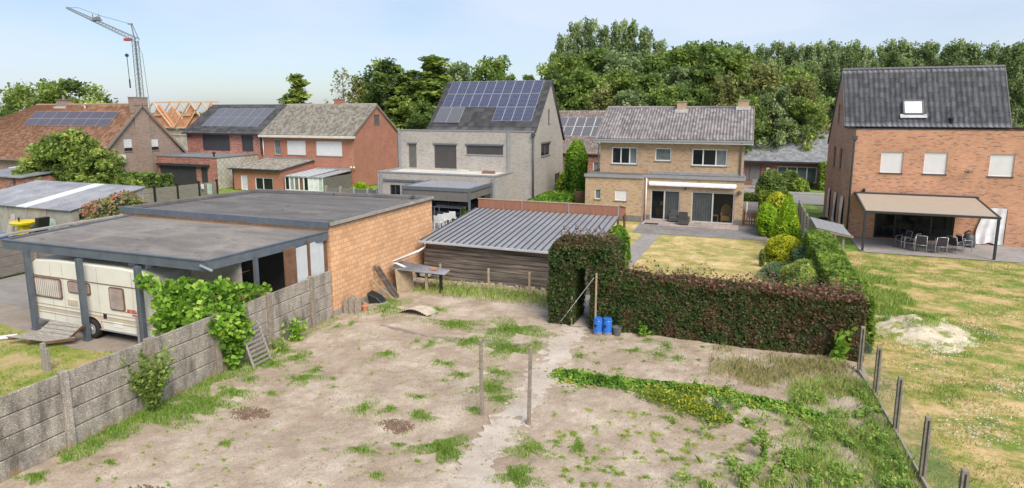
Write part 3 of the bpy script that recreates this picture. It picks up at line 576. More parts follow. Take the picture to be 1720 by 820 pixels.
# the sandy plot as real relief
def zs(x, y):
    x = np.asarray(x, dtype=float); y = np.asarray(y, dtype=float)
    return .02*np.sin(x*1.1+y*.5)+.022*np.sin(y*1.7-x*.4)+.02*np.sin(x*2.9+1.3*np.sin(y*1.3))*np.sin(y*2.3)
def zplot(x, y):
    b = zs(x, y)+.02; e = np.minimum(np.minimum(np.asarray(x)+14.0, 3.75-np.asarray(x))*1.5, 1); return b*np.clip(e, 0, 1)
def relief(name, x0, x1, y0, y1, st, m, zf, amp=.034):
    xs = np.arange(x0, x1+st*.5, st); ys = np.arange(y0, y1+st*.5, st); X, Y = np.meshgrid(xs, ys); Z = zf(X, Y)
    Nn = np.array([mnoise.noise(Vector((a*4, b*4, 0)))+.6*mnoise.noise(Vector((a*11, b*11, 3))) for a, b in zip(X.ravel(), Y.ravel())]); Z = Z+amp*Nn.reshape(Z.shape)
    V = np.stack([X, Y, Z], -1).reshape(-1, 3); nr, nc = X.shape; i = np.arange(nr*nc).reshape(nr, nc); Fq = np.stack([i[:-1, :-1], i[:-1, 1:], i[1:, 1:], i[1:, :-1]], -1).reshape(-1, 4)
    o = fastmesh(name, V, Fq, m, origin=((x0+x1)/2, (y0+y1)/2, 0), smooth=True); o['kind'] = 'structure'; return o
relief('sand_plot', -14.0, 3.75, 7.0, 20.9, .085, 'm_sand', zplot)
relief('sand_plot_verge', -14.0, -6.3, 20.9, 24.2, .085, 'm_sand', zplot)
# worn concrete path through the plot, broken edges
def strip(name, pts, w_, m, z=.035, kind='structure', seg=.25, jag=.10, thick=.05):
    mb = MB(); L_, R_ = [], []
    pts = [Vector((x, y, 0)) for x, y in pts]
    for a, b, wa, wb in zip(pts, pts[1:], w_, w_[1:]):
        n = max(1, int((b-a).length/seg)); d = (b-a).normalized(); s_ = Vector((d.y, -d.x, 0))
        for k in range(n+(b == pts[-1])):
            t = k/n; c = a.lerp(b, min(1, t)); ww = wa+(wb-wa)*t; z_ = float(zplot(c.x, c.y))+z
            L_.append(c-s_*(ww/2+random.uniform(-jag, jag))+Vector((0, 0, z_))); R_.append(c+s_*(ww/2+random.uniform(-jag, jag))+Vector((0, 0, z_)))
    for i in range(len(L_)-1):
        mb.quad(R_[i], R_[i+1], L_[i+1], L_[i]); dz = Vector((0, 0, -thick)); mb.quad(R_[i], R_[i]+dz, R_[i+1]+dz, R_[i+1]); mb.quad(L_[i+1], L_[i+1]+dz, L_[i]+dz, L_[i])
    mb.quad(L_[0], L_[0]+dz, R_[0]+dz, R_[0]); o = mb.build(name, m); o['kind'] = kind; return o
strip('concrete_path', [G(785, 830), G(835, 745), G(868, 690), G(905, 640), G(928, 595), G(968, 548), (-5.65, 21.2)], [1.15, 1.1, .8, .85, 1.15, 1.0, .9], 'm_path', z=.012, jag=.16, seg=.12)
strip('concrete_edging_strip', [G(640, 547), G(700, 562), G(790, 577), G(885, 583)], [.14, .12, .14, .10], 'm_dirt', z=.02, jag=.03)
HEAPS = [(418, 695, .60, .36, 420), (667, 715, .50, .32, 420), (250, 832, .6, .3, 300), (1480, 0, 0, 0, 0)][:3]
mb = MB()
for px, py, rx, ry, n in HEAPS:
    cx, cy = G(px, py)
    for k in range(n):
        a = random.uniform(0, 6.28); q = random.random()**.7; x = cx+math.cos(a)*q*rx; y = cy+math.sin(a)*q*ry; z = float(zplot(x, y))+.012+.035*(1-q); s_ = random.uniform(.012, .045)*(1.1-q*.5); h = s_*random.uniform(.4, .9); c_, s1_ = math.cos(a*3)*s_, math.sin(a*3)*s_*.8
        mb.hexa([(x-c_, y-s1_, z-.03), (x+s1_, y-c_, z-.03), (x+c_, y+s1_, z-.03), (x-s1_, y+c_, z-.03)], [(x-c_*.7, y-s1_*.7, z+h), (x+s1_*.7, y-c_*.7, z+h*.8), (x+c_*.7, y+s1_*.7, z+h), (x-s1_*.7, y+c_*.7, z+h*.7)])
o = mb.build('manure_heaps', 'm_manure'); o['kind'] = 'stuff'
# sand mound on the right lawn
mx_, my_ = G(1548, 556); xs = np.linspace(-2.3, 2.3, 60); X, Y = np.meshgrid(xs, xs); R2 = np.sqrt((X/1.55)**2+(Y/1.9)**2)
nn = np.array([mnoise.noise(Vector((a*1.3, b*1.3, 7)))+.4*mnoise.noise(Vector((a*5, b*5, 7))) for a, b in zip(X.ravel(), Y.ravel())]).reshape(X.shape)
Z = .46*np.exp(-(R2**2)*1.9)*(1+.5*nn)+.04*nn-.085; i = np.arange(3600).reshape(60, 60); Fq = np.stack([i[:-1, :-1], i[:-1, 1:], i[1:, 1:], i[1:, :-1]], -1).reshape(-1, 4)
def zmound(x, y):
    r2 = ((x-mx_)/1.55)**2+((y-my_)/1.9)**2; return np.maximum(.46*np.exp(-r2*1.9)-.05, -.014)
o = fastmesh('sand_mound', np.stack([X+mx_, Y+my_, Z], -1).reshape(-1, 3), Fq, 'm_mound', origin=(mx_, my_, 0), smooth=True); o['kind'] = 'structure'
# ================================================================== HOUSES
# ---- orange brick house on the right
H1 = thing('brick_house', 'tall orange brick house with steep dark tiled roof and white shutters, right of the lawn', 'house', (10.5, 41.9, 0))
XR = 15.7; lx = lambda Y: 6.29-.06*(Y-41.9); BK = 50.1
mb = MB()
X0 = 6.29
def fh(a, b, z0, z1, X=X0): return (a-X, b-X, z0, z1)
HO = [fh(7.71, 8.85, 3.99, 5.23), fh(9.91, 11.05, 4.0, 5.25), fh(13.08, 14.22, 3.97, 5.22), fh(7.68, 11.75, .04, 2.32), fh(12.95, 14.2, .06, 2.15)]
Wf = wall(mb, (X0, 41.9), (XR, 41.9), -.05, 6.55, HO, .14)
wall(mb, (XR, 41.9), (XR, BK), -.05, 6.55)
wall(mb, (14.85, 45.06), (14.85, BK), 6.2, [(0, 6.55), (2.14, 10.2), (4.4, 6.35), (BK-45.06, 6.2)])
wall(mb, (XR, BK), (14.85, BK), -.05, 6.55); wall(mb, (14.85, BK), (lx(BK), BK), -.05, 5.33)
mb.build('wall', 'brick_orange', H1)
mb = MB(); LW = math.hypot(BK-41.9, lx(BK)-6.29)
sY = lambda Y: (BK-Y)*LW/(BK-41.9)
HS = [(sY(48.0), sY(47.3), 3.8, 5.2), (sY(46.0), sY(45.3), 3.8, 5.2), (sY(47.55), sY(47.05), 6.75, 8.05), (sY(48.7), sY(47.8), .2, 2.15), (sY(46.6), sY(45.7), .2, 2.2), (sY(44.5), sY(43.5), .2, 2.2)]
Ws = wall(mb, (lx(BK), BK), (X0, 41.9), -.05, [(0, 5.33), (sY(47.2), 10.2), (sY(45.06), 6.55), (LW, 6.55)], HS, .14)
mb.build('wall', 'brick_orange_shaded', H1)
for i in range(3): window(H1, Wf, HO[i], 'white_pvc', 'white_shutter', fw=.045, sill='anthracite', depth=.14)
for i in (0, 1): window(H1, Ws, HS[i], 'frame_grey', 'glass_dark', fw=.06, depth=.14)
window(H1, Ws, HS[2], 'frame_grey', 'glass_dark', fw=.05, depth=.14, sill=None)
for i in (3, 4, 5): window(H1, Ws, HS[i], 'frame_grey', 'glass_dark', fw=.05, depth=.14, sill=None)
gd = window(H1, Wf, HO[3], 'black', ['glass', 'glass', 'glass'], (.27, .72), 'glass_door', fw=.10, sill=None, depth=.14)
window(H1, Wf, HO[4], 'frame_grey', 'glass_dark', fw=.06, sill=None, depth=.14)
# the room behind the sliding doors
mb = MB(); mb.quad((6.6, 42.1, .03), (12.6, 42.1, .03), (12.6, 46.5, .03), (6.6, 46.5, .03)).quad((6.6, 46.5, .03), (12.6, 46.5, .03), (12.6, 46.5, 2.6), (6.6, 46.5, 2.6)).quad((6.6, 42.1, 2.6), (12.6, 42.1, 2.6), (12.6, 46.5, 2.6), (6.6, 46.5, 2.6))
mb.quad((6.6, 42.1, 0), (6.6, 46.5, 0), (6.6, 46.5, 2.6), (6.6, 42.1, 2.6)).quad((12.6, 42.1, 0), (12.6, 46.5, 0), (12.6, 46.5, 2.6), (12.6, 42.1, 2.6)); mb.build('living_room', 'interior', H1)
f = lambda Y, z: (lx(Y), Y, z)
zr = 10.2
XQ = 14.85
tiles(H1, 'roof', 'tile_anthracite', (lx(45)-.03, 45.0, 6.62), (XQ+.05, 45.0, 6.62), (lx(47.2)-.03, 47.2, zr+.12), (XQ+.05, 47.2, zr+.12), .29, .36, .055, .035)
tiles(H1, 'roof', 'tile_anthracite', (XQ+.05, BK+.15, 5.3), (lx(BK)-.03, BK+.15, 5.3), (XQ+.05, 47.2, zr+.12), (lx(47.2)-.03, 47.2, zr+.12), .29, .36, .055, .035)
ridge_cap(H1, (lx(47.2)-.03, 47.2, zr+.14), (XQ+.05, 47.2, zr+.14), 'tile_anthracite', .12)
mb = MB(); mb.hexa([(X0+.1, 42.0, 6.3), (XR-.1, 42.0, 6.3), (XR-.1, 45.1, 6.3), (lx(45)+.1, 45.1, 6.3)], [(X0+.1, 42.0, 6.5), (XR-.1, 42.0, 6.5), (XR-.1, 45.1, 6.5), (lx(45)+.1, 45.1, 6.5)]); mb.build('flat_roof', 'felt', H1)
mb = MB(); mb.box(X0-.03, XR+.03, 41.87, 42.02, 6.552, 6.60); mb.beam((X0-.01, 41.9, 6.575), (lx(45)-.01, 45.0, 6.575), .12, .05); mb.build('coping', 'dark_metal', H1)
MB().box(XQ+.1, XR-.1, 45.1, BK-.1, 6.3, 6.5).build('flat_roof', 'felt', H1); MB().box(XR-.08, XR+.03, 42.03, BK, 6.552, 6.60).build('coping', 'dark_metal', H1); verge(H1, [(XQ+.07, 45.0, 6.6), (XQ+.07, 47.2, zr+.1), (XQ+.07, BK+.15, 5.3)], 'anthracite', .04, .10); verge(H1, [(lx(45)-.05, 45.0, 6.6), (lx(47.2)-.05, 47.2, zr+.1), (lx(BK)-.05, BK+.15, 5.3)], 'anthracite', .04, .10)
# skylight and vent lie on the slope
n1 = Vector((0, -(zr+.12-6.62), 2.2)).normalized(); vv = Vector((0, 2.2, zr+.12-6.62)).normalized()
def onslope(px, py):
    best = None
    for k in range(200):
        Y = 45+2.2*k/199; X, Z = PY(px, py, Y)
        zz = 6.62+(Y-45)/2.2*(zr-6.5); e = abs(Z-zz)
        if best is None or e < best[0]: best = (e, X, Y, zz)
    return Vector(best[1:])
o_ = onslope(1517, 194); mb = MB(); u = Vector((1, 0, 0)); a = o_+n1*.16
p = [a, a+u*1.05, a+u*1.05+vv*.95, a+vv*.95]
for q0, q1 in zip(p, p[1:]+p[:1]): mb.beam(q0+n1*.03, q1+n1*.03, .11, .11, n1)
sk = mb.build('skylight', 'anthracite', H1, bevel=.01); MB().quad(*[q+n1*.05 for q in p]).build('pane', 'skylight', sk)
MB().hexa([a-vv*.28-u*.2, a-vv*.28+u*1.25, a-vv*.02+u*1.25, a-vv*.02-u*.2], [a-vv*.28-u*.2+n1*.03, a-vv*.28+u*1.25+n1*.03, a-vv*.02+u*1.25+n1*.03, a-vv*.02-u*.2+n1*.03]).build('flashing', 'lead', sk)
o_ = onslope(1597, 207); MB().tube([o_, o_+Vector((0, -.05, .28))], .10, 10).lathe(o_+Vector((0, -.05, .26)), [(.10, 0), (.15, .02), (.13, .08)], 10).build('roof_vent', 'black', H1)
pipe(H1, [(6.22, 41.82, 0), (6.22, 41.82, 5.75), (6.27, 41.86, 5.95)], 'anthracite', .055); MB().box(6.12, 6.36, 41.72, 41.9, 5.9, 6.15).build('rain_hopper', 'anthracite', H1, bevel=.01)
MB().lathe((6.96, 41.8, 2.78), [(.06, 0), (.07, .03), (.07, .2), (.04, .24)], 10).build('wall_lamp', 'black', H1)
bx_, bz_ = PY(1627, 288, 41.7)
mb = MB(); mb.tube([(bx_-.22, 41.72, bz_), (bx_+.22, 41.72, bz_), (bx_+.16, 41.62, bz_-.08), (bx_-.16, 41.62, bz_-.08), (bx_-.22, 41.72, bz_)], .02, 5); mb.tube([(bx_, 41.9, bz_-.05), (bx_, 41.65, bz_-.05)], .02, 5); mb.build('wall_bracket', 'black', H1)
# foils over the side openings and the cloth over the back door
for Yc, zb in ((48.25, .1), (46.15, 0.02), (44.0, .02)):
    mb = MB(); n = 12; cols_ = 8; g_ = []
    for i in range(n+1):
        t = i/n; row = []
        for j in range(cols_+1):
            s = (j/cols_-.5)*(.72+.12*math.sin(t*5+Yc)-.25*t*(1-t))+.10*math.sin(t*4+Yc*2)*t; Y = Yc+s; row.append((lx(Y)-.045-.05*abs(math.sin(j*1.7+t*3))*(.3+t), Y, 2.22-(2.15-zb)*t))
        g_.append(row)
    for i in range(n):
        for j in range(cols_): mb.quad(g_[i][j], g_[i+1][j], g_[i+1][j+1], g_[i][j+1])
    lab = {48.25: 'pale pink plastic foil hanging over the farthest side opening of the orange brick house', 46.15: 'pale pink plastic foil hanging over the middle side opening of the orange brick house', 44.0: 'bunched pale pink plastic foil hanging nearest the corner downpipe of the orange brick house'}[Yc]
    tag(mb.build('plastic_foil', 'lilac_foil', smooth=True), lab, 'plastic sheet', 'foils over the side openings')
mb = MB(); g_ = []
for i in range(15):
    t = i/14; row = []
    for j in range(19):
        s = j/18; xl = 12.98-.22*t+(.06*math.sin(t*7) if t < .8 else 0); xr = 14.15-.02*t; row.append((xl+(xr-xl)*s, 41.84-.05*math.sin(s*17+t*2)*(.2+t)-.03*math.sin(s*7)-.12*t*(1-s), 2.16-(2.06+.06*math.sin(s*9))*t))
    g_.append(row)
for i in range(14):
    for j in range(18): mb.quad(g_[i][j], g_[i+1][j], g_[i+1][j+1], g_[i][j+1])
tag(mb.build('door_cloth', 'curtain_white', smooth=True), 'large white cloth hung over the back door of the orange brick house', 'cloth')
# terrace canopy
T = thing('terrace_canopy', 'black framed terrace canopy with beige fabric roof on the orange brick house', 'canopy', (9.4, 37.7, 0))
for x in (6.45, 12.45): MB().box(x-.055, x+.055, 37.63, 37.74, 0, 2.16).build('post', 'dark_metal', T, bevel=.008)
mb = MB(); mb.beam((6.36, 37.68, 2.2), (12.54, 37.68, 2.2), .10, .12); mb.build('front_beam', 'dark_metal', T, bevel=.008)
for x in (6.42, 12.48): MB().beam((x, 37.7, 2.21), (x+.12 if x > 8 else x+.1, 41.8, 2.70), .09, .12).build('side_beam', 'dark_metal', T, bevel=.008)
MB().box(6.42, 12.72, 41.66, 41.85, 2.62, 2.80).build('wall_cassette', 'dark_metal', T, bevel=.02)
mb = MB(); mb.hexa([(6.47, 37.74, 2.215), (12.43, 37.74, 2.215), (12.55, 41.7, 2.69), (6.57, 41.7, 2.69)], [(6.47, 37.74, 2.235), (12.43, 37.74, 2.235), (12.55, 41.7, 2.71), (6.57, 41.7, 2.71)]); mb.build('fabric', 'canopy', T)
# garden chairs and table
def chair():
    t = thing('garden_chair', 'x', 'chair', (0, 0, 0), 'garden chairs around the terrace table')
    fr = MB(); r = .014
    for s in (-.27, .27):
        fr.tube([(s, -.24, 0), (s, -.24, .63), (s, -.20, .655), (s, .20, .655), (s, .25, .62)], r, 6); fr.tube([(s*.98, .30, 0), (s*.98, .22, .42), (s*.92, .34, .93)], r*1.1, 6)
        fr.tube([(s, -.24, .40), (s, .24, .41)], r, 6)
    fr.tube([(-.25, -.24, .41), (.25, -.24, .41)], r, 6); fr.tube([(-.25, .24, .41), (.25, .24, .41)], r, 6); fr.tube([(-.245, .34, .93), (-.1, .36, .945), (.1, .36, .945), (.245, .34, .93)], r*1.2, 6)
    fr.build('frame', 'alu', t, smooth=True)
    MB().hexa([(-.25, -.24, .405), (.25, -.24, .405), (.25, .22, .395), (-.25, .22, .395)], [(-.25, -.24, .42), (.25, -.24, .42), (.25, .22, .41), (-.25, .22, .41)]).build('seat', 'seat_dark', t)
    MB().hexa([(-.235, .225, .46), (.235, .225, .46), (.235, .24, .46), (-.235, .24, .46)], [(-.235, .325, .88), (.235, .325, .88), (.235, .34, .88), (-.235, .34, .88)]).build('backrest', 'seat_dark', t); return t
ch = chair(); cl = [((1516, 417), -1.25, 'grey garden chair at the far left end of the terrace table'), ((1530, 420), -2.2, 'grey aluminium garden chair left of the terrace table, turned towards the glass door'),
    ((1546, 424), 2.95, 'grey garden chair seen from behind, left one before the terrace table'), ((1578, 427), 3.2, 'grey garden chair seen from behind, right one before the terrace table'),
    ((1604, 426), 2.3, 'grey aluminium garden chair right of the terrace table, turned half sideways'), ((1619, 423), 1.9, 'grey garden chair at the far right end of the terrace table')]
for i, ((px, py), rz, lab) in enumerate(cl):
    x, y = G(px, py); c = ch if i == 0 else copy_tree(ch); c.location = (x, y+.1, .014); c.rotation_euler = (0, 0, rz); c['label'] = lab
T = thing('garden_table', 'dark topped garden table with grey legs in the middle of the orange house terrace', 'table', (9.65, 39.6, .014))
MB().box(8.7, 10.5, 39.2, 40.1, .70, .735).build('table_top', 'seat_dark', T, bevel=.008)
for x in (8.78, 10.42):
    for y in (39.28, 40.02): MB().box(x-.025, x+.025, y-.025, y+.025, .014, .70).build('leg', 'alu', T)
x, y = G(1628, 416); T = thing('covered_barbecue', 'round kettle barbecue under a dark cover beside the garden chairs', 'barbecue', (x, y+.2, .014))
MB().lathe((x, y+.2, .014), [(.30, 0), (.33, .2), (.30, .5), (.22, .68), (.05, .78)], 14).build('cover', 'anthracite', T, smooth=True); MB().tube([(x-.28, y+.1, .75), (x-.05, y+.15, .95), (x+.05, y+.15, .86)], .05, 6).build('handle', 'black', T)
x, y = G(1382, 372); tag(MB().hexa([(x-.22, y-.15, 0), (x+.22, y-.15, 0), (x+.22, y+.15, 0), (x-.22, y+.15, 0)], [(x-.26, y-.19, .3), (x+.26, y-.19, .3), (x+.26, y+.19, .3), (x-.26, y+.19, .3)]).build('crate', 'black', bevel=.015), 'small black crate on the grass beside the orange house wall', 'crate')
# white house chairs seen through the glass
for i, (x, y, rz) in enumerate([(8.6, 43.2, .4), (9.6, 43.6, 2.6), (10.4, 43.3, 3.5)]):
    T = thing('dining_chair', ['dark dining chair behind the left pane of the terrace glass door', 'dark dining chair behind the middle pane of the terrace glass door', 'dark dining chair behind the right half of the terrace glass door'][i], 'chair', (x, y, .03), 'dining chairs inside the orange house')
    MB().box(x-.22, x+.22, y-.22, y+.22, .46, .5).build('seat', 'black', T)
    MB().box(x-.22, x+.22, y+.19, y+.22, .5, 1.0).build('backrest', 'black', T)
    for a in (-.2, .2):
        for b in (-.2, .2): MB().box(x+a-.02, x+a+.02, y+b-.02, y+b+.02, .03, .46).build('leg', 'black', T)

# ---- buff brick house in the middle
H2 = thing('brick_house', 'buff brick house with violet grey tiled roof and white awning box behind the dry lawn', 'house', (-4.9, 44.0, 0))
xl = PY(983, 320, 42.45)[0]; XM = -6.37; mb = MB()
LO = [(-5.87-XM, -3.88-XM, .08, 2.2), (-3.12-XM, -.35-XM, .08, 2.2)]
Wl = wall(mb, (XM, 43.2), (.2, 43.2), -.05, 3.18, LO)
EX = [(PY(999, 322, 42.45)[0]-xl, PY(1009, 322, 42.45)[0]-xl, 1.45, 2.15), (PY(1033, 322, 42.45)[0]-xl, PY(1053, 322, 42.45)[0]-xl, 1.42, 2.15)]
We = wall(mb, (xl, 42.45), (XM, 42.45), -.05, 3.18, EX)
wall(mb, (XM, 42.45), (XM, 43.2), -.05, 3.18, [(.1, .65, .08, 2.25)], .1)
wall(mb, (.2, 43.2), (.2, 44.5), -.05, 3.18); wall(mb, (xl, 47.5), (xl, 42.45), -.05, 3.18); wall(mb, (-9.8, 47.5), (xl, 47.5), -.05, 3.18)
UX = -9.8; UP = [(-8.95-UX, -7.10-UX, 3.82, 5.03), (-5.84-UX, -4.73-UX, 4.12, 5.02), (-3.31-UX, -1.0-UX, 3.86, 5.02)]
Wu = wall(mb, (UX, 44.5), (.1, 44.5), 2.9, 5.6, UP)
wall(mb, (.1, 44.5), (.1, 52.3), -.05, [(0, 5.55), (3.95, 7.8), (7.8, 5.55)]); wall(mb, (.1, 52.3), (UX, 52.3), -.05, 5.55); wall(mb, (UX, 52.3), (UX, 44.5), -.05, [(0, 5.55), (3.85, 7.8), (7.8, 5.55)])
mb.build('wall', 'brick_buff', H2)
for q0, q1 in (((XM+.0, 43.188), (-5.9, 43.188)), ((-3.86, 43.188), (-3.14, 43.188)), ((-.33, 43.188), (.212, 43.188)), ((xl, 42.438), (XM+.012, 42.438))): wall(mb := MB(), q0, q1, 0, .42); mb.build('plinth', 'brick_buff_base', H2)
window(H2, Wl, LO[0], 'frame_alu', ['glass', 'curtain_grey'], (.47,), 'sliding_door', fw=.08); window(H2, Wl, LO[1], 'frame_alu', ['curtain_grey', 'glass'], (.5,), 'sliding_door', fw=.08)
window(H2, We, EX[0], 'white_pvc', 'curtain_white', fw=.05); window(H2, We, EX[1], 'white_pvc', 'white_shutter', fw=.05)
window(H2, Wu, UP[0], 'white_pvc', ['glass_dark', 'glass_dark', 'curtain_white'], (.36, .70), fw=.07); window(H2, Wu, UP[1], 'white_pvc', 'curtain', fw=.07); window(H2, Wu, UP[2], 'white_pvc', ['glass_dark', 'glass_dark', 'curtain_white'], (.32, .69), fw=.07)
MB().box(XM-.10, XM-.04, 42.56, 43.08, .08, 2.2).build('side_door', 'frame_zincgrey', H2)
# parapets and flat roof: a low apron in front of the upper storey
mb = MB(); mb.hexa([(xl-.06, 42.38, 3.05), (XM+.06, 42.38, 3.05), (XM+.06, 44.5, 3.05), (xl-.06, 47.5, 3.05)], [(xl-.06, 42.38, 3.20), (XM+.06, 42.38, 3.20), (XM+.06, 44.5, 3.20), (xl-.06, 47.5, 3.20)])
mb.box(XM+.062, .26, 43.13, 44.5, 3.05, 3.20); mb.build('flat_roof', 'felt', H2)
mb = MB(); mb.box(XM+.07, .27, 43.10, 43.17, 3.03, 3.235).box(xl-.08, XM+.07, 42.35, 42.42, 3.03, 3.235).box(XM+.0, XM+.07, 42.421, 43.099, 3.03, 3.235).box(.2, .27, 43.171, 44.5, 3.03, 3.235); mb.box(XM+.3, .2, 44.42, 44.49, 3.2, 3.36); mb.build('coping', 'frame_zincgrey', H2)
ez, rz_ = 5.62, 7.85
tiles(H2, 'roof', 'tile_violet', (-10.12, 44.05, ez), (.58, 44.05, ez), (-10.12, 48.4, rz_), (.58, 48.4, rz_), .215, .35, .05, .028)
tiles(H2, 'roof', 'tile_violet', (.58, 52.75, ez), (-10.12, 52.75, ez), (.58, 48.4, rz_), (-10.12, 48.4, rz_), .43, .35, .05, .03)
ridge_cap(H2, (-10.12, 48.4, rz_+.03), (.58, 48.4, rz_+.03), 'tile_violet', .12)
MB().box(-10.15, .62, 43.98, 44.48, 5.38, 5.53).build('soffit', 'white_pvc', H2); gutter(H2, (-10.17, 43.93, 5.58), (.64, 43.93, 5.58), 'frame_zincgrey')
verge(H2, [(.60, 44.05, ez-.02), (.60, 48.4, rz_-.02), (.60, 52.75, ez-.02)], 'brick_trim'); verge(H2, [(-10.15, 44.05, ez-.02), (-10.15, 48.4, rz_-.02), (-10.15, 52.75, ez-.02)], 'brick_trim')
for x, y, w_, h_ in ((PY(1145, 185, 48.0)[0], 48.0, .62, .62), (PY(1249, 178, 48.3)[0], 48.4, .72, .50), (PY(1037, 180, 49)[0], 49.2, .62, .30)):
    zb = rz_-abs(y-48.4)*.51; ck = MB().box(x-w_/2, x+w_/2, y-.3, y+.3, zb-.3, zb+h_).build('chimney', 'brick_buff', H2); MB().box(x-w_/2-.04, x+w_/2+.04, y-.34, y+.34, zb+h_+.002, zb+h_+.07).build('cap', 'concrete', ck)
    if h_ > .4: mb = MB(); mb.box(x-w_/2-.14, x+w_/2+.14, y-.46, y-.31, zb-.16, zb+.06).box(x-w_/2-.1, x-w_/2-.01, y-.30, y+.3, zb-.1, zb+.14).box(x+w_/2+.01, x+w_/2+.1, y-.30, y+.3, zb-.1, zb+.14); mb.build('flashing', 'lead', ck)
pipe(H2, [(-.12, 44.42, 3.3), (-.12, 44.42, 5.35), (-.12, 43.98, 5.5)], 'frame_zincgrey', .05); pipe(H2, [(XM+.18, 43.12, .05), (XM+.18, 43.12, 3.0)], 'white_pvc', .05); pipe(H2, [(-9.9, 44.42, 3.3), (-9.9, 44.42, 5.2), (-10.05, 43.98, 5.5)], 'frame_zincgrey', .05)
aw = MB().hexa([(-6.0, 42.98, 2.56), (-.28, 42.98, 2.56), (-.28, 43.19, 2.60), (-6.0, 43.19, 2.60)], [(-6.0, 43.0, 2.70), (-.28, 43.0, 2.70), (-.28, 43.19, 2.80), (-6.0, 43.19, 2.80)]).build('awning_box', 'white_pvc', H2, bevel=.02)
MB().box(-5.95, -.33, 42.96, 42.975, 2.52, 2.60).build('valance', 'curtain_white', aw)
MB().lathe((-3.55, 43.1, 2.32), [(.02, 0), (.07, .05), (.05, .14)], 8).build('wall_lamp', 'black', H2); MB().lathe((-.08, 43.05, 2.22), [(.14, 0), (.16, .06), (.05, .18)], 10).tube([(-.08, 43.19, 2.36), (-.08, 43.05, 2.38)], .02, 5).build('wall_lamp', 'anthracite', H2)
# rooms behind the sliding doors
mb = MB(); x0, x1, y0, y1, z1 = -6.2, .05, 43.34, 47.6, 2.7
mb.quad((x0, y0, .05), (x1, y0, .05), (x1, y1, .05), (x0, y1, .05)).quad((x0, y0, z1), (x1, y0, z1), (x1, y1, z1), (x0, y1, z1)).quad((x0, y1, 0), (x1, y1, 0), (x1, y1, z1), (x0, y1, z1)).quad((x0, y0, 0), (x0, y1, 0), (x0, y1, z1), (x0, y0, z1)).quad((x1, y0, 0), (x1, y1, 0), (x1, y1, z1), (x1, y0, z1)).quad((-3.5, y0, 0), (-3.5, y1, 0), (-3.5, y1, z1), (-3.5, y0, z1)); mb.build('living_room', 'interior', H2)
mb = MB()
for k in range(14): mb.quad((-3.05+k*.09, 43.42+.02*(k % 2), .15), (-3.05+(k+1)*.09, 43.42+.02*((k+1) % 2), .15), (-3.05+(k+1)*.09, 43.42+.02*((k+1) % 2), 2.1), (-3.05+k*.09, 43.42+.02*(k % 2), 2.1))
def armchair(x, y, m, name, lab, s=1.):
    T = thing(name, lab, 'armchair', (x, y, .06)); q = lambda a, b, c, d, e, f: (x+a*s, x+b*s, y+c*s, y+d*s, .06+e*s, .06+f*s)
    MB().box(*q(-.3, .3, -.3, .3, .12, .42)).build('seat', m, T, bevel=.05*s)
    mb = MB(); pts = [(x+s*.32*math.cos(a), y+s*.26, .06+s*(.62+.48*math.sin(a))) for a in np.linspace(0, math.pi, 12)]; mb.prism([(x-.32*s, y+.26*s, .06+.3*s)]+[(p[0], p[1], p[2]) for p in pts[::-1]]+[(x+.32*s, y+.26*s, .06+.3*s)], (0, .1*s, 0)); mb.build('backrest', m, T)
    for sd_ in (-1, 1): MB().box(*q(.26*sd_-.05, .26*sd_+.05, -.3, .28, .42, .62)).build('armrest', m, T, bevel=.03*s)
    for a in (-.25, .25):
        for b in (-.25, .25): MB().box(*q(a-.03, a+.03, b-.03, b+.03, 0, .12)).build('leg', m, T)
armchair(-.86, 43.95, 'chair_yellow', 'armchair', 'yellow wicker armchair behind the right glass door of the buff house', 1.12)
armchair(-2.5, 43.95, 'chair_cream', 'armchair', 'cream armchair behind the left pane of the wide sliding door', .95)
T = thing('side_table', 'small orange wooden table behind the wide sliding door, beside the yellow armchair', 'table', (-1.6, 43.9, .06)); MB().box(-1.85, -1.35, 43.7, 44.1, .5, .55).build('table_top', 'chair_yellow', T)
for a in (-1.82, -1.38):
    for b in (43.73, 44.07): MB().box(a-.025, a+.025, b-.025, b+.025, .06, .5).build('leg', 'chair_yellow', T)
T = thing('table_lamp', 'small white table lamp behind the narrow sliding door of the buff house', 'lamp', (-5.2, 44.3, .75)); MB().lathe((-5.2, 44.3, .75), [(.08, 0), (.03, .05), (.02, .25)], 8).build('lamp_base', 'wood_brown', T); MB().lathe((-5.2, 44.3, 1.0), [(.16, 0), (.12, .26)], 12).build('lamp_shade', 'curtain_white', T)
T = thing('sideboard', 'dark low sideboard inside the narrow sliding door of the buff house', 'cabinet', (-5.0, 44.3, .06)); MB().box(-5.6, -4.3, 44.1, 44.5, .15, .74).build('cabinet', 'wood_brown', T, bevel=.01); MB().box(-5.55, -4.35, 44.15, 44.45, .06, .15).build('plinth', 'black', T)
